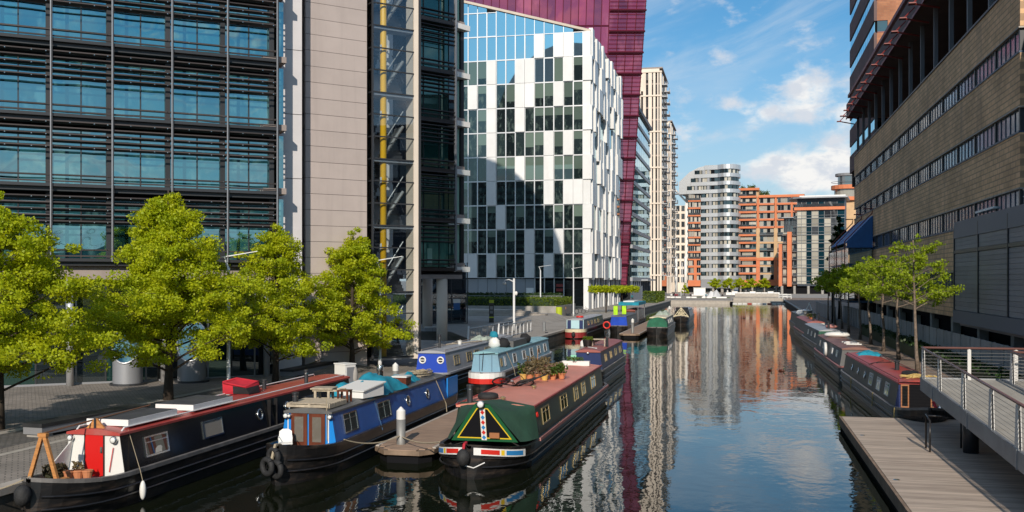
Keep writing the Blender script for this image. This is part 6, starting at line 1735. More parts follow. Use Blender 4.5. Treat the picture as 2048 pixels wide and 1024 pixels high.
Nr.chimney(.1, 3.2, .55, .1)
for y in (4, 7, 10): Nr.win(y, .8, 1.25, 1.65, -1, frame='alu')
tag(MB().blobby((0, 0, .15), .5, .35, .18, random.Random(7), 10, 6, .1, 0).build('pink_cushion', BM['dull_pink'], None, tuple(Nr.mw(.45, 4.6, Nr.zr + .08)), smooth=True), 'pinkish bundle beside the chimney on the green ended boat', 'bundle')
Or = Boat('narrowboat with a red roof and white front frame on the right bank', 7.0, 98.5, 16.5, 2.1, R(1.2), .85, 1.95, y1=1.0, y2=15.4, side='mid_grey', roof='brick_roof', front='white_cream', bow=1.0, rise=.05, band='dull_pink')
MB().box(-.7, .7, -.03, -.01, .9, 1.8).build('dark_doorway', G['void'], Or.root, (0, Or.y1, 0))
Or.chimney(-.1, 2.6, .6, .1); Or.chimney(.45, 3.3, .7, .08)
for i, y in enumerate((7.0, 8.2)): flowerpot(('bushy yellow green', 'trailing brown green')[i] + ' plant on the red roof of the white fronted boat', tuple(Or.mw(.1, y, Or.zr + .08)), .2, .2, (.35, .45, 160, 'plant_dry' if i else 'plant_green'), 60 + i)
Pr = Boat('grey flat sided narrowboat furthest along the right bank, carrying a small white dinghy', 7.35, 116.5, 16.0, 2.3, R(1.0), .85, 2.0, y1=.9, y2=15, side='mid_grey', roof='mid_grey', front='mid_grey', bow=.9, rise=.05, simple=True)
dn = thing('dinghy', 'small white dinghy with a triangular frame on the furthest right boat', 'dinghy', tuple(Pr.mw(.1, 2.5, Pr.zr + .08)), R(70))
g = MB(); n = 9
for i in range(n):
    x = -1.3 + 2.6 * i / (n - 1); w_ = .55 * (1 - abs(x / 1.35) ** 2.2) + .02
    g.v += [(x, -w_, .45), (x, -w_ * .6, .1), (x, w_ * .6, .1), (x, w_, .45)]
for i in range(n - 1):
    for j in range(3): g.f.append((4 * i + j, 4 * i + j + 1, 4 * i + j + 5, 4 * i + j + 4)); g.k.append(0)
    g.f.append((4 * i + 3, 4 * i, 4 * i + 4, 4 * i + 7)); g.k.append(0)
g.build('hull', G['plastic_white'], dn)
MB().tube([(.4, -.4, .4), (.7, 0, 1.3), (.9, .4, .4)], .06, 5).build('white_frame', G['plastic_white'], dn)
tarp('white sheet over the roof of the furthest right boat', tuple(Pr.mw(.1, 8.0, Pr.zr + .05)), .8, 2.2, .5, 51, 'plastic_white', 'white_sheet')
# ------------------------------------------------------------------ floating pontoons with capped posts
G['deck_wood'] = mat('pontoon_boards', (0.30, 0.205, 0.145), 0.75, rnd=0.10, noise=(3, 0.18, (.5, 4, 1)))
G['deck_grey'] = mat('deck_boards', (0.43, 0.345, 0.275), 0.7, rnd=0.2, noise=(2.2, 0.24, (.35, 5, 1)), dirt=(0.5, (0.27, 0.20, 0.16), 0.55, (.25, 1.6, 1)))
G['pontoon_side'] = mat('pontoon_side', (0.23, 0.16, 0.11), 0.75, noise=(2, 0.25))
def pontoon(label, x0, x1, y0, y1, cham, bw):
    o = thing('pontoon', label, 'pontoon', ((x0 + x1) / 2, y0, 0), 0, 'floating timber pontoons')
    w_ = (x1 - x0) / 2; L = y1 - y0
    pl = [(-w_, cham), (-w_ + cham * .8, 0), (w_ - cham * .5, 0), (w_, cham * .7), (w_, L), (-w_, L)]
    MB().prism([(x * .9, y + .12) for x, y in pl], -.35, .24).build('float', G['void'], o)
    MB().prism([(x * 1.02, y - .02) for x, y in pl], .28, .425).build('edge_fascia', G['pontoon_side'], o)
    n = int(L / bw)
    for k in range(min(n, 110)):
        ya, yb = k * bw, (k + 1) * bw - .012
        i0, i1 = (-w_ + max(0, cham - ya) * .8, w_ - max(0, cham * .7 - ya) * .7)
        piece('plank', G['deck_wood'], o, i0 + .11, i1 - .11, ya + .02, yb, .425, .455)
    for sg in (-1, 1): piece('edge_board', G['coping'], o, sg * (w_ - .06) - .06, sg * (w_ - .06) + .06, cham, L, .425, .462)
    return o
P1 = pontoon('near timber pontoon with a splayed front between the blue and green boats', -11.95, -9.85, 31.0, 68.0, .7, .30)
P2 = pontoon('far timber pontoon with a white capped post beyond the navy boat', -12.3, -10.2, 103.0, 150.0, .6, .45)
def capped_post(label, x, y, z0, z1, r=.15):
    o = thing('mooring_post', label, 'post', (x, y, 0), 0, 'white capped mooring posts')
    MB().lathe([(r, z0), (r, z1 - .42)], n=16).build('shaft', G['steel_post'], o, smooth=True)
    MB().lathe([(r * 1.02, z1 - .42), (r * 1.02, z1 - .14), (.02, z1)], n=16).build('white_cap', G['plastic_white'], o)
    return o
G['steel_post'] = mat('galvanised_post', (0.24, 0.235, 0.225), 0.55, 0.3, noise=(3, 0.15, (1, 1, .3)))
capped_post('white capped post at the front of the near pontoon by the blue boat', -11.2, 32.1, -.5, 1.72)
capped_post('white capped post at the front of the far pontoon', -11.0, 104.3, -.5, 2.0)
p = sight(1165, 67.5); capped_post('white capped post at the far end of the near pontoon beside the navy boat', p.x, p.y, -.5, 1.95)
p = sight(791, 51.5); capped_post('white capped post by the quay near the silver boat', p.x, p.y, -.5, 1.75)
p = sight(1339, 131); capped_post('white capped post in the water behind the green covered far boat', p.x, p.y, -.5, 2.6)
bo = MB().lathe([(.17, 0), (.17, .82), (.16, .84)], n=18).build('steel_bollard', G['chrome_dull'] if 'chrome_dull' in G else G['chrome'], None, tuple(sight(760, 50.5).xy) + (QZ,), smooth=True)
tag(bo, 'stainless steel bollard on the quay behind the blue boat', 'bollard')
for i, (px, dep) in enumerate(((1096, 100.5), (1093, 97.0))):
    p = sight(px, dep)
    tag(MB().lathe([(.16, 0), (.16, .9), (.10, .95)], n=12).build('dark_bollard', G['steel_dark'] if i else G['steel'], None, (p.x if i else p.x - .4, p.y, QZ if i == 0 else 0)), ('grey bollard on the quay edge near the gangway' if i == 0 else 'dark mooring post in the water by the pale blue boat'), 'bollard')
line('mooring rope from the near pontoon post to the blue boat', [(-11.2, 31.95, .75), B.mw(1.02, 2.6, .98)], .022, sag=.18)
line('mooring rope from the near pontoon post to the green boat', [(-11.1, 31.95, .72), C.mw(-1.2, .9, .95)], .022, sag=.10)
line('mooring rope from the quay to the blue boat stern', [(QL - .2, 45.5, QZ + .1), B.mw(-.8, 15.6, 1.0)], .02, sag=.1)
# ------------------------------------------------------------------ right timber deck
dk = thing('timber_deck', 'broad weathered timber deck in the right foreground', 'deck', (3.87, 18.0, 0), 0)
DW, DL = 8.6, 24.5
MB().box(.05, DW, 0, DL - .03, -.5, .30).build('float', G['void'], dk)
bw = .148
n = int(DL / bw)
for k in range(n): piece('plank', G['deck_grey'], dk, .10, DW, k * bw + .004, (k + 1) * bw - .004, .44, .48)
piece('edge_fascia', G['pontoon_side'], dk, 0, .08, 0, DL, .16, .485)
piece('edge_fascia', G['pontoon_side'], dk, .08, DW, DL - .08, DL, .16, .472)
piece('under_frame', G['quay_wall'], dk, .2, DW - .2, .1, DL - .2, .30, .435)
for (px, py) in ((1725, 871), (1793, 960)):
    p = at(px, py, .48)
    tag(MB().lathe([(.09, 0), (.09, .012), (.06, .02)], n=16).build('deck_light', G['chrome'], None, (p.x, p.y, .482)), 'round steel deck light set in the boards, ' + ('far one' if py < 900 else 'near one'), 'deck light', 'round deck lights')
hr = thing('deck_handrail', 'black tubular handrail standing on the timber deck under the gangway', 'handrail', tuple(at(1852, 897, .48)))
q = at(1922, 896, .48) - at(1852, 897, .48)
MB().tube([(0, -.7, 0), (0, -.7, 1.0), (0, 0, 1.12), (0, 0, 0)], .03, 8).tube([(0, 0, 1.08), (q.x, q.y, 1.0), (q.x, q.y, 0)], .03, 8).build('tube_frame', G['black'], hr, smooth=True)
G['cable_grey'] = mat('cable_grey', (0.16, 0.16, 0.16), 0.7)
# ------------------------------------------------------------------ gangway bridge on the right
gw = thing('gangway', 'grey gangway bridge with cable railings and a reddish handrail above the timber deck', 'footbridge', (6.55, 0, 0), 0)
def gz_(y): return 1.80 + (y - 26) * .0355
Ya, Yb, GWd = 17.0, 40.0, 2.95
def slab(x0, x1, za, zb, y0=Ya, y1=Yb):
    return MB().add([(x0, y0, gz_(y0) + za), (x1, y0, gz_(y0) + za), (x1, y1, gz_(y1) + za), (x0, y1, gz_(y1) + za), (x0, y0, gz_(y0) + zb), (x1, y0, gz_(y0) + zb), (x1, y1, gz_(y1) + zb), (x0, y1, gz_(y1) + zb)],
                    [(0, 3, 2, 1), (4, 5, 6, 7), (0, 1, 5, 4), (1, 2, 6, 5), (2, 3, 7, 6), (3, 0, 4, 7)])
slab(.1, GWd - .1, -.12, 0).build('walkway', G['gang_floor'], gw)
slab(0, .12, -.42, .05).build('edge_beam', G['gang_steel'], gw)
slab(GWd - .12, GWd, -.42, .05).build('edge_beam', G['gang_steel'], gw)
for y in (21, 26.5, 32, 37.5):
    slab(-.02, .0, -.44, .06, y - .04, y + .04).build('joint_plate', G['gang_steel'], gw)
MB().add([(.12, Yb - .02, gz_(Yb) - .5), (6, Yb - .02, gz_(Yb) - .5), (6, Yb + .1, gz_(Yb) - .5), (.12, Yb + .1, gz_(Yb) - .5), (.0, Yb, gz_(Yb) + .05), (6, Yb, gz_(Yb) + .05), (6, Yb + .12, gz_(Yb) + .05), (.0, Yb + .12, gz_(Yb) + .05)],
         [(0, 3, 2, 1), (4, 5, 6, 7), (0, 1, 5, 4), (1, 2, 6, 5), (2, 3, 7, 6), (3, 0, 4, 7)]).build('end_beam', G['gang_steel'], gw)
MB().add([(GWd - .12, 36, gz_(36) - .12), (6, 36, gz_(36) - .12), (6, Yb, gz_(Yb) - .12), (GWd - .12, Yb, gz_(Yb) - .12), (GWd - .12, 36, gz_(36) - .004), (6, 36, gz_(36) - .004), (6, Yb, gz_(Yb) - .004), (GWd - .12, Yb, gz_(Yb) - .004)],
         [(0, 3, 2, 1), (4, 5, 6, 7), (0, 1, 5, 4), (1, 2, 6, 5), (2, 3, 7, 6), (3, 0, 4, 7)]).build('landing', G['gang_floor'], gw)
def baluster(x, y, along=True):
    z = gz_(y); g = MB()
    for s in (-.035, .035):
        if along: g.add([(x + s - .008, y - .19, z - .02), (x + s + .008, y - .19, z - .02), (x + s + .008, y + .19, z - .02), (x + s - .008, y + .19, z - .02), (x + s - .008, y - .08, z + 1.12), (x + s + .008, y - .08, z + 1.12), (x + s + .008, y + .08, z + 1.12), (x + s - .008, y + .08, z + 1.12)],
                        [(0, 3, 2, 1), (4, 5, 6, 7), (0, 1, 5, 4), (1, 2, 6, 5), (2, 3, 7, 6), (3, 0, 4, 7)])
        else: g.box(x - .06, x + .06, y + s - .008, y + s + .008, z - .02, z + 1.12)
    g.box(x - .03, x + .03, y - .05, y + .05, z + 1.0, z + 1.14)
    return g.build('baluster', G['gang_post'], gw)
YP = [18.4, 21.1, 23.9, 26.6, 29.3, 32.8, 36.6, 39.7]
for y in YP: baluster(.06, y)
for y in [18.4, 21.1, 23.9, 26.6, 29.3, 32.2, 35.4, 38.8]: baluster(GWd - .06, y)
for x in (1.7, 3.3, 4.9): baluster(x, Yb - .05, False)
MB().tube([(.06, Ya, gz_(Ya) + 1.17), (.06, Yb - .05, gz_(Yb) + 1.17), (5.9, Yb - .05, gz_(Yb) + 1.17)], .045, 8).build('handrail', G['hand_rail'], gw, smooth=True)
MB().tube([(GWd - .06, Ya, gz_(Ya) + 1.17), (GWd - .06, 38.9, gz_(38.9) + 1.17), (5.9, 38.9, gz_(38.9) + 1.0)], .045, 8).build('handrail', G['hand_rail'], gw, smooth=True)
for k in range(8):
    h = .14 + k * .122
    MB().tube([(.06, Ya, gz_(Ya) + h), (.06, Yb - .05, gz_(Yb) + h), (5.9, Yb - .05, gz_(Yb) + h)], .006, 4).build('cable', G['cable_grey'], gw)
    MB().tube([(GWd - .06, Ya, gz_(Ya) + h), (GWd - .06, 38.9, gz_(38.9) + h), (5.9, 38.9, gz_(38.9) + h - .15)], .006, 4).build('cable', G['cable_grey'], gw)
p = at(1935, 905, .48)
MB().lathe([(.24, .3), (.24, gz_(p.y) - .1)], p.x - 6.55 + .1, p.y, 16).build('support_column', G['steel_dark'], gw, smooth=True)
MB().box(.3, GWd - .3, p.y - .15, p.y + .15, gz_(p.y) - .40, gz_(p.y) - .125).build('cross_beam', G['gang_steel'], gw)
# ------------------------------------------------------------------ lamp posts, camera poles
def lamp_post(label, px, dep, h=6.3, rz=0.0, arm=1.3):
    p = sight(px, dep); z = plaza_h(p.x, p.y)
    o = thing('lamp_post', label, 'lamp post', (p.x, p.y, z), rz, 'white lamp posts along the left quay')
    MB().lathe([(.12, 0), (.11, .6), (.085, .62), (.07, h - .5)], n=12).build('post', G['post_white'], o, smooth=True)
    MB().tube([(0, 0, h - .55), (-.18, 0, h - .05), (.0, 0, h)], .05, 6).build('arm', G['post_white'], o)
    MB().add([(-.28, -.09, h - .06), (arm, -.04, h + .22), (arm, .04, h + .22), (-.28, .09, h - .06), (-.28, -.09, h - .01), (arm, -.04, h + .25), (arm, .04, h + .25), (-.28, .09, h - .01)],
             [(0, 3, 2, 1), (4, 5, 6, 7), (0, 1, 5, 4), (1, 2, 6, 5), (2, 3, 7, 6), (3, 0, 4, 7)]).build('lamp_head', G['post_white'], o)
    return o
lamp_post('tall white lamp post in front of the right drum cowl between two trees', 457, 44.8, 6.2, YAW)
lamp_post('white lamp post in front of the glass stair tower behind the fourth tree', 760, 58.5, 6.3, YAW)
lamp_post('white lamp post at the corner of the hedge planter wall', 1081, 139, 7.0, YAW, 1.5)
lamp_post('white lamp post beside the parked bicycles by the white building', 1147, 142, 6.8, YAW, 1.5)
def camera_pole(label, px, dep, h, sgn):
    p = sight(px, dep); z = plaza_h(p.x, p.y)
    o = thing('camera_pole', label, 'camera pole', (p.x, p.y, z), YAW, 'security camera poles')
    MB().lathe([(.16, 0), (.15, 1.0), (.12, 1.1), (.11, h)], n=12).build('pole', G['post_white'], o, smooth=True)
    MB().tube([(0, 0, h - .35), (sgn * .5, 0, h - .10), (sgn * .95, 0, h - .18), (sgn * .98, 0, h - .35)], .05, 6).build('arm', G['post_white'], o)
    MB().lathe([(.16, h - .62), (.20, h - .50), (.16, h - .36), (.05, h - .33)], sgn * .98, 0, 12).build('dome_camera', G['plastic_white'], o, smooth=True)
    MB().blobby((-sgn * .22, 0, h - 1.5), .16, .14, .22, random.Random(1), 8, 6, .02).build('junction_box', G['plastic_white'], o, smooth=True)
camera_pole('white security camera pole right of the glass stair tower', 818, 85.8, 5.3, 1)
camera_pole('white security camera pole among the gangway railings', 1028, 101.0, 5.3, -1)
# ------------------------------------------------------------------ benches, cabinets, bins, totem, railings
def bench(label, x, y, L, rz):
    o = thing('slab_bench', label, 'bench', (x, y, plaza_h(x, y)), rz, 'long black topped benches')
    MB().box(-.40, .40, 0, L, .34, .46).build('seat', G['bench_top'], o)
    MB().box(-.38, .38, .03, L - .03, .10, .335).build('side_panel', G['lead'], o)
    for y_ in (.1, L - .6): MB().box(-.30, .30, y_, y_ + .5, -.02, .10).build('foot', G['concrete'], o)
bench('long black topped bench beside the black boat, at the left', -22.55, 28.3, 5.3, R(-5))
bench('long black topped bench at the foot of the beige tower', -23.0, 48.0, 6.4, R(-1))
cb = thing('service_cabinet', 'white service cabinet on the quay behind the black boat roof', 'cabinet', tuple(at(690, 775, QZ)), R(-30))
MB().box(-.42, .42, -.3, .3, 0, 1.12).build('case', G['plastic_white'], cb); MB().box(-.45, .45, -.33, .33, 1.12, 1.17).build('lid', G['white'], cb)
MB().box(.422, .44, -.22, .22, .12, 1.0).build('door', G['alu_grey'], cb)
tag(MB().blobby((0, 0, .55), .2, .2, .55, random.Random(9), 10, 7, .04, 0).build('covered_post', G['concrete'], None, tuple(at(708, 775, QZ)), smooth=True), 'grey covered post just right of the white service cabinet', 'post')
cb = thing('service_cabinet', 'pale grey cabinet in front of the terrace wall by the concrete columns', 'cabinet', tuple(at(866, 679, QZ)), YAW)
MB().box(-.7, .7, -.3, .3, 0, 1.05).build('case', G['alu_grey'], cb); MB().box(-.73, .73, -.33, .33, 1.05, 1.10).build('lid', G['white'], cb); piece('door_gap', G['steel_dark'], cb, -.01, .01, -.31, -.295, .05, 1.0)
cb = thing('service_cabinet', 'small grey ribbed cabinet beside the stair tower base', 'cabinet', tuple(sight(748, 61)) [:2] + (1.45,), YAW)
for k in range(5): piece('rib', G['alu_grey'], cb, -.3, .3, -.2, .2, .05 + k * .22, .25 + k * .22)
p = sight(983, 104.0)
tm = thing('sign_totem', 'black information totem with lime green bands on the terrace', 'sign', (p.x, p.y, TZ if p.x < -24.2 else plaza_h(p.x, p.y) + .5), YAW)
MB().box(-.25, .25, -.08, .08, 0, 2.35).build('panel', G['black'], tm); MB().box(-.255, .255, -.085, .085, 2.05, 2.36).build('lime_band', G['lime_paint'], tm); MB().box(-.252, .252, -.083, .083, .50, .62).build('lime_band', G['lime_paint'], tm)
MB().box(-.16, .16, -.09, -.08, .95, 1.25).build('map_print', G['lead'], tm); MB().box(-.16, .16, -.09, -.08, 1.35, 1.7).build('map_print', G['clad_dark'], tm)
p = at(1118, 636, QZ)
bn = thing('litter_bin', 'lime yellow litter bin at the corner of the planter wall', 'bin', tuple(p))
MB().lathe([(.42, 0), (.45, 1.35), (.40, 1.42)], n=14).build('drum', G['lime_paint'], bn); MB().lathe([(.43, 1.42), (.43, 1.50)], n=14).build('lid', G['lime_paint'], bn)
p = at(1133, 632, QZ)
ct = thing('cargo_trolley', 'dark wheeled trolley with an orange label beside the lime bin', 'trolley', tuple(p))
MB().box(-.5, .7, -.4, .4, .35, 1.5).build('box', G['steel_dark'], ct); MB().box(-.4, .0, -.42, -.4, 1.0, 1.3).build('orange_label', G['wood_orange'], ct)
for x in (-.35, .5): MB().torus((x, -.4, .2), .17, .04, (0, 1, 0), 12, 5).build('wheel', G['rubber'], ct)
def parked_bike(label, p, rz):
    o = thing('bicycle', label, 'bicycle', p, rz, 'bicycles parked by the white building')
    for x in (-.52, .52): MB().torus((x, 0, .34), .32, .03, (0, 1, 0), 16, 5).build('wheel', G['rubber'], o)
    MB().tube([(-.52, 0, .34), (-.08, 0, .33), (-.2, 0, .82), (-.52, 0, .34)], .02, 4).tube([(-.08, 0, .33), (.36, 0, .8), (-.18, 0, .78)], .02, 4).tube([(.34, 0, .95), (.52, 0, .34)], .02, 4).build('frame', G['steel'], o)
    MB().tube([(.3, -.25, 1.0), (.34, 0, .96), (.3, .25, 1.0)], .018, 4).build('handlebar', G['black'], o)
    MB().blobby((-.22, 0, .88), .13, .07, .04, random.Random(1), 8, 5).build('saddle', G['black'], o)
p = at(1160, 627, QZ); parked_bike('left grey bicycle parked against the white building corner', tuple(p), R(20))
p = at(1167, 625, QZ); parked_bike('right grey bicycle parked against the white building corner', tuple(p), R(14))
def gang_rail(label, x, y0, y1):
    o = thing('steel_railing', label, 'railing', (x, y0, QZ), 0, 'steel gangway railings on the quay')
    L = y1 - y0; n = 8
    for k in range(n + 1):
        y = L * k / n
        MB().tube([(0, y - .12, 0), (0, y + .05, 1.1)], .05, 5).build('post', G['alu'], o)
        if k < n:
            g = MB()
            for j in range(1, 4): g.tube([(0, y + L / n * j / 4, .08), (0, y + L / n * j / 4, 1.0)], .016, 4)
            g.build('infill_bars', G['steel'], o)
    MB().tube([(0, 0, 1.12), (0, L, 1.12)], .05, 6).tube([(0, 0, .08), (0, L, .08)], .03, 5).build('top_rail', G['steel'], o)
    MB().tube([(0, -.5, -.2), (0, -.15, 1.35)], .07, 6).build('white_end_post', G['post_white'], o)
gang_rail('left run of steel gangway railing on the quay', -21.9, 79.8, 96)
gang_rail('right run of steel gangway railing nearer the water', -20.5, 84.6, 98)
# thin sloping handrail in front of the beige tower
sr = thing('sloping_handrail', 'thin steel handrail sloping up in front of the beige tower', 'handrail', (0, 0, 0))
a_, b_ = sight(607, 55.5), sight(746, 60.5)
za, zb = 6 - (732 - 560) * 55.5 / 2000, 6 - (680 - 560) * 60.5 / 2000
MB().tube([(a_.x, a_.y, za), (b_.x, b_.y, zb)], .022, 6).build('rail', G['chrome'], sr)
for t_ in (.05, .35, .65, .95):
    p = Vector((a_.x, a_.y, za)).lerp(Vector((b_.x, b_.y, zb)), t_)
    MB().tube([p, (p.x, p.y, min(plaza_h(p.x, p.y), p.z - .3))], .018, 5).build('post', G['chrome'], sr)
# ------------------------------------------------------------------ planter walls and hedges by the white building
pw = thing('planter_wall', 'pale concrete planter wall below the long hedge in front of the white building', 'planter', (-24.5, 133.4, 0), 0)
for k in range(12): piece('wall_panel', G['concrete'], pw, -40 + k * 3.35, -40 + (k + 1) * 3.35 - .02 - (.18 if k == 11 else 0), -.0 + (11 - k) * .06, .3 + (11 - k) * .06, .8, 2.45)
for k in range(4): piece('wall_panel', G['concrete'], pw, -.2, .1, .0 + k * 4, 3.98 + k * 4, .8, 2.45)
piece('soil_top', G['soil'], pw, -40, -.2, .9, 16, 1.2, 2.4)
piece('wall_vent', G['steel_dark'], pw, -17.5, -16.9, -.02 + .3, .34, 2.0, 2.25)
def hedge(label, x0, x1, y0, y1, z0, z1, m_, seed, per=26, leaf=.16, group=None):
    rn = np.random.default_rng(seed)
    V = (x1 - x0) * (y1 - y0) * (z1 - z0)
    area = 2 * ((x1 - x0) * (z1 - z0) + (x1 - x0) * (y1 - y0) * .5 + (y1 - y0) * (z1 - z0))
    n = int(area * per)
    c = np.stack([rn.uniform(x0, x1, n), rn.uniform(y0, y1, n), rn.uniform(z0, z1, n)], 1)
    f = rn.integers(0, 4, n)
    c[f == 0, 1] = y0; c[f == 1, 2] = z1; c[f == 2, 0] = x1; c[f == 3, 2] = z1
    c += rn.normal(0, .06, (n, 3))
    o = thing('hedge', label, 'hedge', ((x0 + x1) / 2, (y0 + y1) / 2, z0), 0, group)
    c -= np.array([(x0 + x1) / 2, (y0 + y1) / 2, z0])
    leaf_cloud(c, rn, leaf).build('clipped_foliage', G[m_], o)
    MB().box((x0 - x1) / 2 + .12, (x1 - x0) / 2 - .12, (y0 - y1) / 2 + .12, (y1 - y0) / 2 - .12, 0, z1 - z0 - .12).build('inner_twigs', G['hedge_dark'], o)
    return o
def leaf_cloud(c, rn, size, up=.5):
    n = len(c)
    nrm = rn.normal(size=(n, 3)); nrm[:, 2] += up; nrm /= np.linalg.norm(nrm, axis=1)[:, None]
    u = np.cross(nrm, rn.normal(size=(n, 3))); u /= np.linalg.norm(u, axis=1)[:, None]
    v = np.cross(nrm, u)
    s_ = size * rn.uniform(.6, 1.3, n)[:, None]
    bend = nrm * s_ * .18
    P = np.stack([c + u * s_ * .62, c + v * s_ * .42 - bend, c - u * s_ * .55, c - v * s_ * .42 - bend], 1).reshape(-1, 3)
    g = MB(); g.np = (P, n)
    def build(name, mat_, parent=None, **k):
        me = bpy.data.meshes.new(name)
        me.vertices.add(4 * n); me.vertices.foreach_set('co', P.astype(np.float32).ravel())
        me.loops.add(4 * n); me.loops.foreach_set('vertex_index', np.arange(4 * n, dtype=np.int32))
        me.polygons.add(n); me.polygons.foreach_set('loop_start', np.arange(0, 4 * n, 4, dtype=np.int32))
        me.materials.append(mat_); me.update(); me.validate()
        o = bpy.data.objects.new(name, me); COL.link(o)
        if parent: o.parent = parent
        return o
    g.build = build
    return g
hedge('long bright clipped hedge on top of the pale planter wall', -46, -24.7, 133.9, 136.2, 2.42, 3.5, 'hedge', 1, 34, .22)
hedge('dark clipped hedge behind the bright one along the planter', -60, -25.4, 142, 143.5, 2.3, 4.0, 'hedge_dark', 2, 16, .25)
hedge('bright clipped hedge returning along the side of the planter', -26.6, -24.6, 136.3, 149, 2.42, 3.4, 'hedge', 7, 30, .22)
p = at(1278, 592, QZ)
hedge('square clipped hedge block by the blue glass building', -21.6, -17.9 - .6, 226, 231, .85, 3.3, 'hedge', 3, 18, .3, 'hedge blocks on the left bank')
hedge('longer clipped hedge behind the square hedge block', -22.5, -18.6, 236, 252, .85, 3.1, 'hedge', 4, 14, .3, 'hedge blocks on the left bank')
hedge('low dark hedge along the foot of the right concrete fence', 11.0, 12.05, 22, 100, .85, 1.75, 'hedge_dark', 5, 26, .17)
fr = thing('terrace_railing', 'low dark railing of upright bars behind the bright hedge', 'railing', (-45, 139.5, 2.4), 0)
for k in range(28): piece('upright', G['steel'], fr, k * .75, k * .75 + .06, 0, .06, 0, 1.3)
piece('top_rail', G['steel'], fr, 0, 20.4, -.01, .07, 1.3, 1.36)
# ------------------------------------------------------------------ far plaza: kiosks, blocks, boom
def far(px, dep): 
    p = sight(px, dep); return (p.x, p.y, QZ)
kb = thing('white_kiosk', 'plain white box kiosk on the far plaza', 'kiosk', far(1399, 330)); MB().box(-1.9, 1.9, 0, 3, 0, 2.5).build('body', G['white'], kb); MB().box(-2.05, 2.05, -.15, 3.1, 2.5, 2.65).build('lid', G['panel'], kb)
sc = thing('folded_sculpture', 'grey folded metal sculpture on the grass of the far plaza', 'sculpture', far(1425, 300))
g = MB(); zz = [(-3.0, .2), (-2.2, 1.2), (-1.5, .9), (-.5, 1.9), (.2, 1.5), (1.2, 2.3), (2.3, .6), (2.6, 0)]
g.add([(x, 0, 0) for x, z in zz] + [(x, .3, z) for x, z in zz] + [(x * .9, 2.5, z * .7) for x, z in zz], [(i, i + 1, 9 + i, 8 + i) for i in range(7)] + [(8 + i, 9 + i, 17 + i, 16 + i) for i in range(7)])
g.build('folded_sheet', G['alu_grey'], sc)
tag(MB().prism([(-4, 0), (4, 0), (3.5, 6), (-4, 6)], .02, .10).build('lawn_patch', G['hedge'], None, far(1432, 288)), 'small raised lawn patch beside the folded sculpture', 'lawn', kind='structure')
tag(MB().prism([(-2, 0), (2, 0), (2, 4), (-2, 4)], .02, .10).build('lawn_patch', G['hedge'], None, far(1397, 296)), 'small lawn patch in front of the white kiosk', 'lawn', kind='structure')
lw = thing('low_white_wall', 'long low white seating wall in front of the far trees', 'wall', far(1452, 345), R(2))
for k in range(9): piece('wall_block', G['white'], lw, k * 2.0, k * 2.0 + 1.9, 0, .8, 0, .9 + .35 * (k % 3 == 1))
tag(MB().box(0, 13, 0, 4, 0, 1.0).build('stone_steps', G['coping'], None, far(1470, 308)), 'broad pale stone step at the back of the far basin', 'step')
bm_ = thing('floating_boom', 'white floating boom across the back of the far basin', 'boom', (-2.0, 257, 0), R(2))
for k in range(11): MB().tube([(k * 1.2, 0, .12), (k * 1.2 + 1.0, 0, .12)], .14, 6).build('float', G['plastic_white'] if k % 4 != 3 else BM['red_roof'], bm_)
for i, (px, dep, lb_) in enumerate(((1566, 282, 'left'), (1574, 276, 'right'))):
    o = thing('white_hoop_rail', lb_ + ' white hooped guard rail at the far end of the right quay', 'rail', far(px, dep), 0, 'white hoop rails')
    MB().tube([(-1.1, 0, 0), (-1.1, 0, 1.1), (1.1, 0, 1.1), (1.1, 0, 0)], .14, 6).tube([(-1.1, 0, .55), (1.1, 0, .55)], .10, 6).build('hoop', G['plastic_white'], o)
tag(MB().add([(-1.5, 0, 0), (1.5, 0, 0), (1.5, 8, 0), (-1.5, 8, 0), (-1.5, 0, .5), (1.5, 0, .5), (1.5, 8, .5), (-1.5, 8, .5)], [(0, 3, 2, 1), (4, 5, 6, 7), (0, 1, 5, 4), (1, 2, 6, 5), (2, 3, 7, 6), (3, 0, 4, 7)]).build('white_pontoon', G['concrete'], None, (9.0, 262, -.05)), 'pale floating pontoon at the far end of the right bank', 'pontoon')
G_seats = []
for i, (px, dep, lb_) in enumerate(((1344, 283, 'by the corner of the left quay'), (1352, 281, 'second from the left quay corner'), (1383, 279, 'in front of the white kiosk'), (1414, 279, 'in front of the folded sculpture'), (1443, 277, 'furthest right of the plaza seats'))):
    o = thing('block_bench', 'white block seat ' + lb_, 'seat', far(px, dep), 0, 'white block seats on the far plaza')
    MB().box(-1.4, 1.4, -.5, .5, .12, .5).build('seat_slab', G['white'], o); MB().box(-1.2, 1.2, -.3, .3, 0, .12).build('plinth', G['concrete'], o)
for i, (px, dep, h) in enumerate(((1362, 325, 12), (1365, 335, 11))):
    tag(MB().tube([(0, 0, 0), (0, 0, h)], .11, 6).build('flagpole', G['post_white'], None, far(px, dep)), ('left' if i == 0 else 'right') + ' white flagpole before the white block', 'flagpole', 'flagpoles')
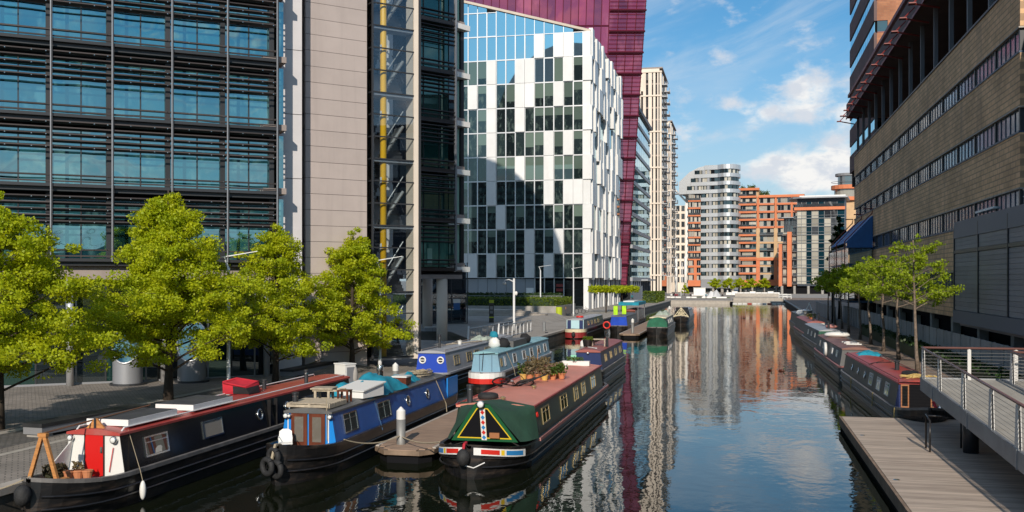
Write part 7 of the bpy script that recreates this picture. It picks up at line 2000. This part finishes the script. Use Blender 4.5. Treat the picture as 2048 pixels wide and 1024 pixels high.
# ------------------------------------------------------------------ people on the far plaza
def person_mesh(name, sit, top, legs, hair, seed):
    rn = random.Random(seed)
    if sit:
        J = {'pel': ((0, 0, .55), .15), 'che': ((0, -.06 + rn.uniform(-.05, .05), 1.0), .16), 'nec': ((0, -.08, 1.2), .06), 'hed': ((0, -.11, 1.33), .10), 'top': ((0, -.11, 1.42), .085),
             'kl': ((-.14, -.45, .56), .075), 'kr': ((.14, -.45, .56), .075), 'fl': ((-.14, -.48, .08), .05), 'fr': ((.14, -.48, .08), .05), 'tl': ((-.14, -.62, .05), .04), 'tr': ((.14, -.62, .05), .04)}
    else:
        J = {'pel': ((0, 0, .92), .15), 'che': ((0, -.02, 1.32), .16), 'nec': ((0, -.02, 1.50), .06), 'hed': ((0, -.04, 1.62), .10), 'top': ((0, -.04, 1.71), .085),
             'kl': ((-.12, -.06, .50), .075), 'kr': ((.12, .05, .50), .075), 'fl': ((-.13, -.02, .08), .05), 'fr': ((.13, .12, .08), .05), 'tl': ((-.13, -.16, .04), .04), 'tr': ((.13, -.02, .04), .04)}
    cz = J['che'][0]
    J['sl'] = ((-.21, cz[1], cz[2] + .07), .065); J['sr'] = ((.21, cz[1], cz[2] + .07), .065)
    J['el'] = ((-.27, cz[1] - .08, cz[2] - .20), .05); J['er'] = ((.27, cz[1] - .05, cz[2] - .20), .05)
    J['hl'] = ((-.20, cz[1] - .28, cz[2] - .36), .04); J['hr'] = ((.24, cz[1] - .22, cz[2] - .42), .04)
    E_ = [('pel', 'che'), ('che', 'nec'), ('nec', 'hed'), ('hed', 'top'), ('pel', 'kl'), ('kl', 'fl'), ('fl', 'tl'), ('pel', 'kr'), ('kr', 'fr'), ('fr', 'tr'), ('che', 'sl'), ('sl', 'el'), ('el', 'hl'), ('che', 'sr'), ('sr', 'er'), ('er', 'hr')]
    ks = list(J); me = bpy.data.meshes.new(name + '_skeleton')
    me.from_pydata([J[k][0] for k in ks], [(ks.index(a), ks.index(b)) for a, b in E_], [])
    ob_ = bpy.data.objects.new(name + '_skeleton', me); COL.link(ob_)
    md = ob_.modifiers.new('skin', 'SKIN'); md.use_smooth_shade = True
    for i, k in enumerate(ks):
        me.skin_vertices[0].data[i].radius = (J[k][1], J[k][1])
    me.skin_vertices[0].data[0].use_root = True
    ss = ob_.modifiers.new('smooth', 'SUBSURF'); ss.levels = ss.render_levels = 1
    dg_ = bpy.context.evaluated_depsgraph_get()
    out = bpy.data.meshes.new_from_object(ob_.evaluated_get(dg_))
    bpy.data.objects.remove(ob_, do_unlink=True)
    out.name = name
    out.materials.clear()
    for m_ in (top, legs, G['skin'], hair): out.materials.append(m_)
    zh, zp = J['nec'][0][2] + .02, J['pel'][0][2] - .02
    for f in out.polygons:
        c = f.center
        hand = abs(c.x) > .15 and c.z < cz[2] - .30 and c.y < cz[1] - .17 and c.z > .5
        f.material_index = (3 if (c.z > zh + .13 or c.y > J['hed'][0][1] + .03) else 2) if c.z > zh else (2 if hand else (1 if (c.z < zp or (sit and c.y < -.12 and c.z < .68)) else 0))
        f.use_smooth = True
    return out
G['skin'] = mat('skin', (0.5, 0.3, 0.22), 0.6)
G['hair'] = mat('dark_hair', (0.03, 0.02, 0.015), 0.6)
cl = {k: mat('cloth_' + k, c, 0.9) for k, c in (('white', (.7, .7, .7)), ('maroon', (.2, .02, .04)), ('navy', (.02, .03, .07)), ('black', (.02, .02, .022)), ('teal', (.03, .16, .2)), ('grey', (.2, .2, .21)))}
PM = [('sit', 'white', 'black'), ('sit', 'maroon', 'navy'), ('sit', 'black', 'grey'), ('sit', 'teal', 'black'), ('stand', 'black', 'navy'), ('stand', 'white', 'black'), ('stand', 'grey', 'black')]
pm = [person_mesh('person', a == 'sit', cl[b_], cl[c_], G['hair'], i) for i, (a, b_, c_) in enumerate(PM)]
for (k, px, dep, rz, lb_) in ((0, 1343, 283.0, 0, 'person in white sitting at the left end of the block seat by the quay corner'), (2, 1346, 283.1, .4, 'person in black sitting on the block seat by the quay corner'), (1, 1351, 281, -.2, 'person in maroon sitting on the second block seat'),
        (1, 1354, 281.2, .3, 'second person in maroon beside the first on the second block seat'), (4, 1348, 287, .5, 'person in black standing behind the left block seats'), (2, 1381, 279, .3, 'person in black sitting in front of the white kiosk'), (0, 1385, 279, -.3, 'person in white sitting in front of the white kiosk'),
        (3, 1412, 279, .2, 'person in teal sitting in front of the folded sculpture'), (2, 1445, 277, -.2, 'person in black sitting on the furthest right block seat'), (5, 1455, 352, .4, 'person in white standing by the low white wall'), (4, 1503, 350, -.5, 'person in black standing right of the low white wall'), (6, 1492, 352, 0, 'person in grey standing behind the low white wall')):
    p = far(px, dep)
    tag(inst(pm[k], 'person', None, (p[0], p[1], QZ + (0 if k > 3 else 0)), (0, 0, rz)), lb_, 'person', 'people on the far plaza')
cy = far(1289, 262)
parked_bike('bicycle ridden along the left quay towards the far plaza', (cy[0] - .1, cy[1] - 30, QZ), R(80))
tag(inst(pm[3], 'person', None, (cy[0] - .1, cy[1] - 30, QZ + .42), (0, 0, R(170))), 'person in teal riding the bicycle along the left quay', 'person')
# three ducks' worth of small water birds are too far to read; one duck pair sits on the water by the right bank
for i, (px, py) in enumerate(((1540, 741), (1563, 742))):
    p = at(px, py, 0)
    dkk = thing('duck', ('left' if i == 0 else 'right') + ' of two small dark ducks swimming in the middle of the canal', 'duck', (p.x, p.y, 0), R(120 + 40 * i), 'ducks on the canal')
    MB().lathe([(.01, -.2), (.07, -.14), (.10, 0), (.08, .12), (.03, .2), (.01, .24)], n=10).xf(lambda a, b_, c: (c, a, b_ * .8 + .05)).build('body', BM['mahogany'], dkk, smooth=True)
    MB().tube([(-.13, 0, .08), (-.17, 0, .17), (-.19, 0, .20)], .035, 7).tube([(-.19, 0, .20), (-.27, 0, .185)], .018, 5).build('head', BM['bottle_green'], dkk, smooth=True)
# ------------------------------------------------------------------ trees
def tree(name, label, x, y, z, h, zb, rad, seed, m_, bark, group, n_leaf, leaf, lean=(0, 0), trunk=.14, limbs=26, conic=.75, spread=.34, droop=0.0, airy=False):
    rn = np.random.default_rng(seed)
    o = thing(name, label, 'tree', (x, y, z), 0, group)
    g = MB()
    tp = [(0, 0, -.05)]
    nseg = 7
    for i in range(1, nseg + 1):
        f = i / nseg
        tp.append((lean[0] * f + rn.normal(0, .05) * (1 if i < nseg else 0), lean[1] * f + rn.normal(0, .05), h * .94 * f))
    rr = [trunk * (1.35 if i == 0 else 1) * (1 - .86 * i / nseg) + .012 for i in range(nseg + 1)]
    g.tube(tp, rr, 8)
    def trunk_at(zz):
        f = min(.999, max(0, zz / (h * .94))) * nseg; i = int(f)
        return Vector(tp[i]).lerp(Vector(tp[i + 1]), f - i)
    C_ = []
    for k in range(limbs):
        u = (k + rn.uniform(.1, .9)) / limbs
        z0 = zb + (h * .9 - zb) * u * .93
        # reach at this height: widest low down, pointed at the top
        reach = rad * ((1 - u) ** conic) * rn.uniform(.72, 1.12) + .25
        a = k * 2.399 + rn.normal(0, .35)
        p0 = trunk_at(z0 - .25 * reach)
        rise = rn.uniform(.25, .62) * reach + .25 * u
        mid = p0 + Vector((math.cos(a) * reach * .5, math.sin(a) * reach * .5, rise * .55))
        end = p0 + Vector((math.cos(a) * reach, math.sin(a) * reach, rise - droop * reach))
        g.tube([p0, mid, end], [max(.012, trunk * .34 * (1 - .6 * u)), trunk * .2 * (1 - .6 * u), .008], 5, cap=False)
        nb = int(3 + reach * 2.3)
        for j in range(nb):
            f = (.30 if not airy else .45) + (.74 if not airy else .6) * (j + rn.uniform(0, 1)) / nb
            c = p0.lerp(mid, f * 2) if f < .5 else mid.lerp(end, min(1.12, f * 2 - 1))
            off = Vector(rn.normal(0, .20 * (reach * .5 + .35), 3)); off.z = off.z * .55 + .06
            c2 = c + off
            C_.append((c2, .7 + .5 * rn.random()))
            g.tube([c, c2], [.010, .005], 3, cap=False)
    for i in range(4):
        C_.append((trunk_at(h * .9) + Vector(rn.normal(0, .22, 3)) + Vector((0, 0, .1 * i)), .6))
    g.build('trunk', G[bark], o, smooth=True)
    w_ = np.array([c[1] for c in C_]); w_ = w_ / w_.sum()
    idx = rn.choice(len(C_), n_leaf, p=w_)
    base = np.array([tuple(c[0]) for c in C_])[idx]
    size = np.array([c[1] for c in C_])[idx][:, None]
    d_ = rn.normal(size=(n_leaf, 3)); d_ /= np.linalg.norm(d_, axis=1)[:, None]
    d_ *= (rn.uniform(0, 1, n_leaf) ** .5)[:, None] * spread * size
    d_[:, 2] *= .62
    pts = base + d_
    pts = pts[(pts[:, 2] > zb - .5)]
    leaf_cloud(pts, rn, leaf, .55).build('crown', G[m_], o)
    return o
gl = 'lime green plane trees on the left quay'
def ltree(label, x, y, *a, **k): return tree('plane_tree', label, x, y, plaza_h(x, y) - .02, *a, 'leaf_lime', 'bark', gl, **k)
ltree('large lime green tree cut by the left edge of the view', -24.9, 29.6, 8.2, 2.3, 3.7, 11, n_leaf=56000, leaf=.098, limbs=46, conic=.66, spread=.46)
ltree('largest lime green tree, pointed, in front of the drum cowls', -24.0, 38.6, 9.6, 2.1, 4.1, 12, n_leaf=84000, leaf=.098, limbs=60, trunk=.17, conic=.82, spread=.50)
ltree('medium lime green tree in front of the beige tower base', -22.5, 45.7, 8.3, 1.7, 2.65, 13, n_leaf=42000, leaf=.098, limbs=44, conic=.62, spread=.44)
p = sight(704, 57.0)
ltree('lime green tree in front of the glass stair tower', p.x, p.y, 8.1, 1.4, 2.95, 14, n_leaf=42000, leaf=.105, limbs=44, conic=.62, spread=.44)
ltree('lime green tree left of the view shading the plaza', -25.4, 22.0, 8.6, 2.4, 3.4, 15, n_leaf=9000, leaf=.17, limbs=30)
ltree('lime green tree further left shading the plaza', -25.6, 14.6, 8.8, 2.4, 3.5, 16, n_leaf=8000, leaf=.18, limbs=28)
gr = 'slender trees along the right bank path'
RT = [(9.76, 60.3, 7.9, 'nearest slender tree on the right path, widest airy crown'), (9.97, 68.75, 7.4, 'second slender tree on the right path from the gangway'), (10.0, 76.2, 7.2, 'third slender tree on the right path from the gangway'), (10.11, 84.2, 7.2, 'fourth slender tree on the right path from the gangway'),
      (10.05, 91.1, 7.0, 'fifth slender tree on the right path from the gangway'), (10.2, 102.0, 6.8, 'sixth slender tree on the right path from the gangway'), (10.4, 110.5, 6.8, 'seventh slender tree on the right path from the gangway'), (10.5, 119.8, 6.5, 'eighth slender tree on the right path'), (10.9, 134, 6.4, 'furthest slender tree on the right path by the dark screen')]
for i, (x, y, h, lb_) in enumerate(RT):
    tree('slender_tree', lb_, x, y, QZ, h, 3.9, 2.1 if i else 2.15, 40 + i, 'leaf_fresh', 'bark_pale', gr, 4200 if i < 4 else 2300, .12 if i < 4 else .20, trunk=.10, limbs=14, conic=.30, spread=.36, droop=.12, airy=True, lean=(-.25 + .1 * (i % 3), .1))
tag(MB().tube([(0, 0, 0), (0, 0, 5.2)], .12, 8).build('dark_lamp_post', G['black'], None, (10.6, 124.5, QZ)), 'dark lamp post standing between the far slender trees', 'lamp post')
# pruned flat-topped trees by the white building
for i, (px, dep) in enumerate(((1212, 158), (1244, 163))):
    p = sight(px, dep)
    o = thing('flat_topped_tree', ('left' if i == 0 else 'right') + ' flat topped bright green tree by the white building pilasters', 'tree', (p.x, p.y, QZ), 0, 'flat topped pruned trees')
    rn = np.random.default_rng(70 + i)
    MB().tube([(0, 0, 0), (.05, 0, 3.2)], [.13, .09], 6).build('trunk', G['bark'], o)
    n = 2600
    c = np.stack([rn.uniform(-2.7, 2.7, n), rn.uniform(-1.8, 1.8, n), 3.3 + rn.uniform(0, .75, n) + .12 * rn.normal(size=n)], 1)
    leaf_cloud(c, rn, .26).build('crown', G['leaf_lime'], o)
fl = ('left of the silver tower base', 'in front of the silver tower', 'right of the silver tower', 'below the terracotta base', 'furthest right below the terracotta base')
for i, px in enumerate((1429, 1456, 1479, 1502, 1528)):
    p = sight(px, 398)
    tree('plaza_tree', 'small bright round tree ' + fl[i], p.x, p.y, QZ, 6.0, 2.3, 2.4, 80 + i, 'leaf_lime', 'bark', 'row of small trees on the far plaza', 1500, .5, trunk=.14, limbs=12, conic=.4, spread=.6)
p = sight(1369, 330); tree('yellow_shrub_tree', 'small yellowish tree by the flagpoles of the far plaza', p.x, p.y, QZ, 3.6, .8, 1.3, 90, 'leaf_lime', 'bark', None, 700, .4, trunk=.08, limbs=8)
p = sight(1693, 128); tree('dark_conifer', 'dark conifer at the far end of the brown brick building', p.x - .5, p.y + 4, QZ, 14.5, 4, 1.7, 91, 'hedge_dark', 'bark', None, 2600, .4, trunk=.16, limbs=24, conic=.8, droop=.5)
# rooftop greenery on the terracotta block
o = thing('roof_garden_shrubs', 'green shrubs growing along the roof edge of the terracotta block', 'shrubs', tuple(sight(1500, 434)[:2]) + (45.5,), 0)
rn = np.random.default_rng(5)
c = np.concatenate([rn.normal((x, 2, .6), (.6, .5, .6), (130, 3)) for x in (-3, 0, 1.5, 5, 7)])
c[:, 2] = np.abs(c[:, 2]) ; c[-260:, 2] -= 2.5
leaf_cloud(c, rn, .5).build('foliage', G['plant_green'], o)
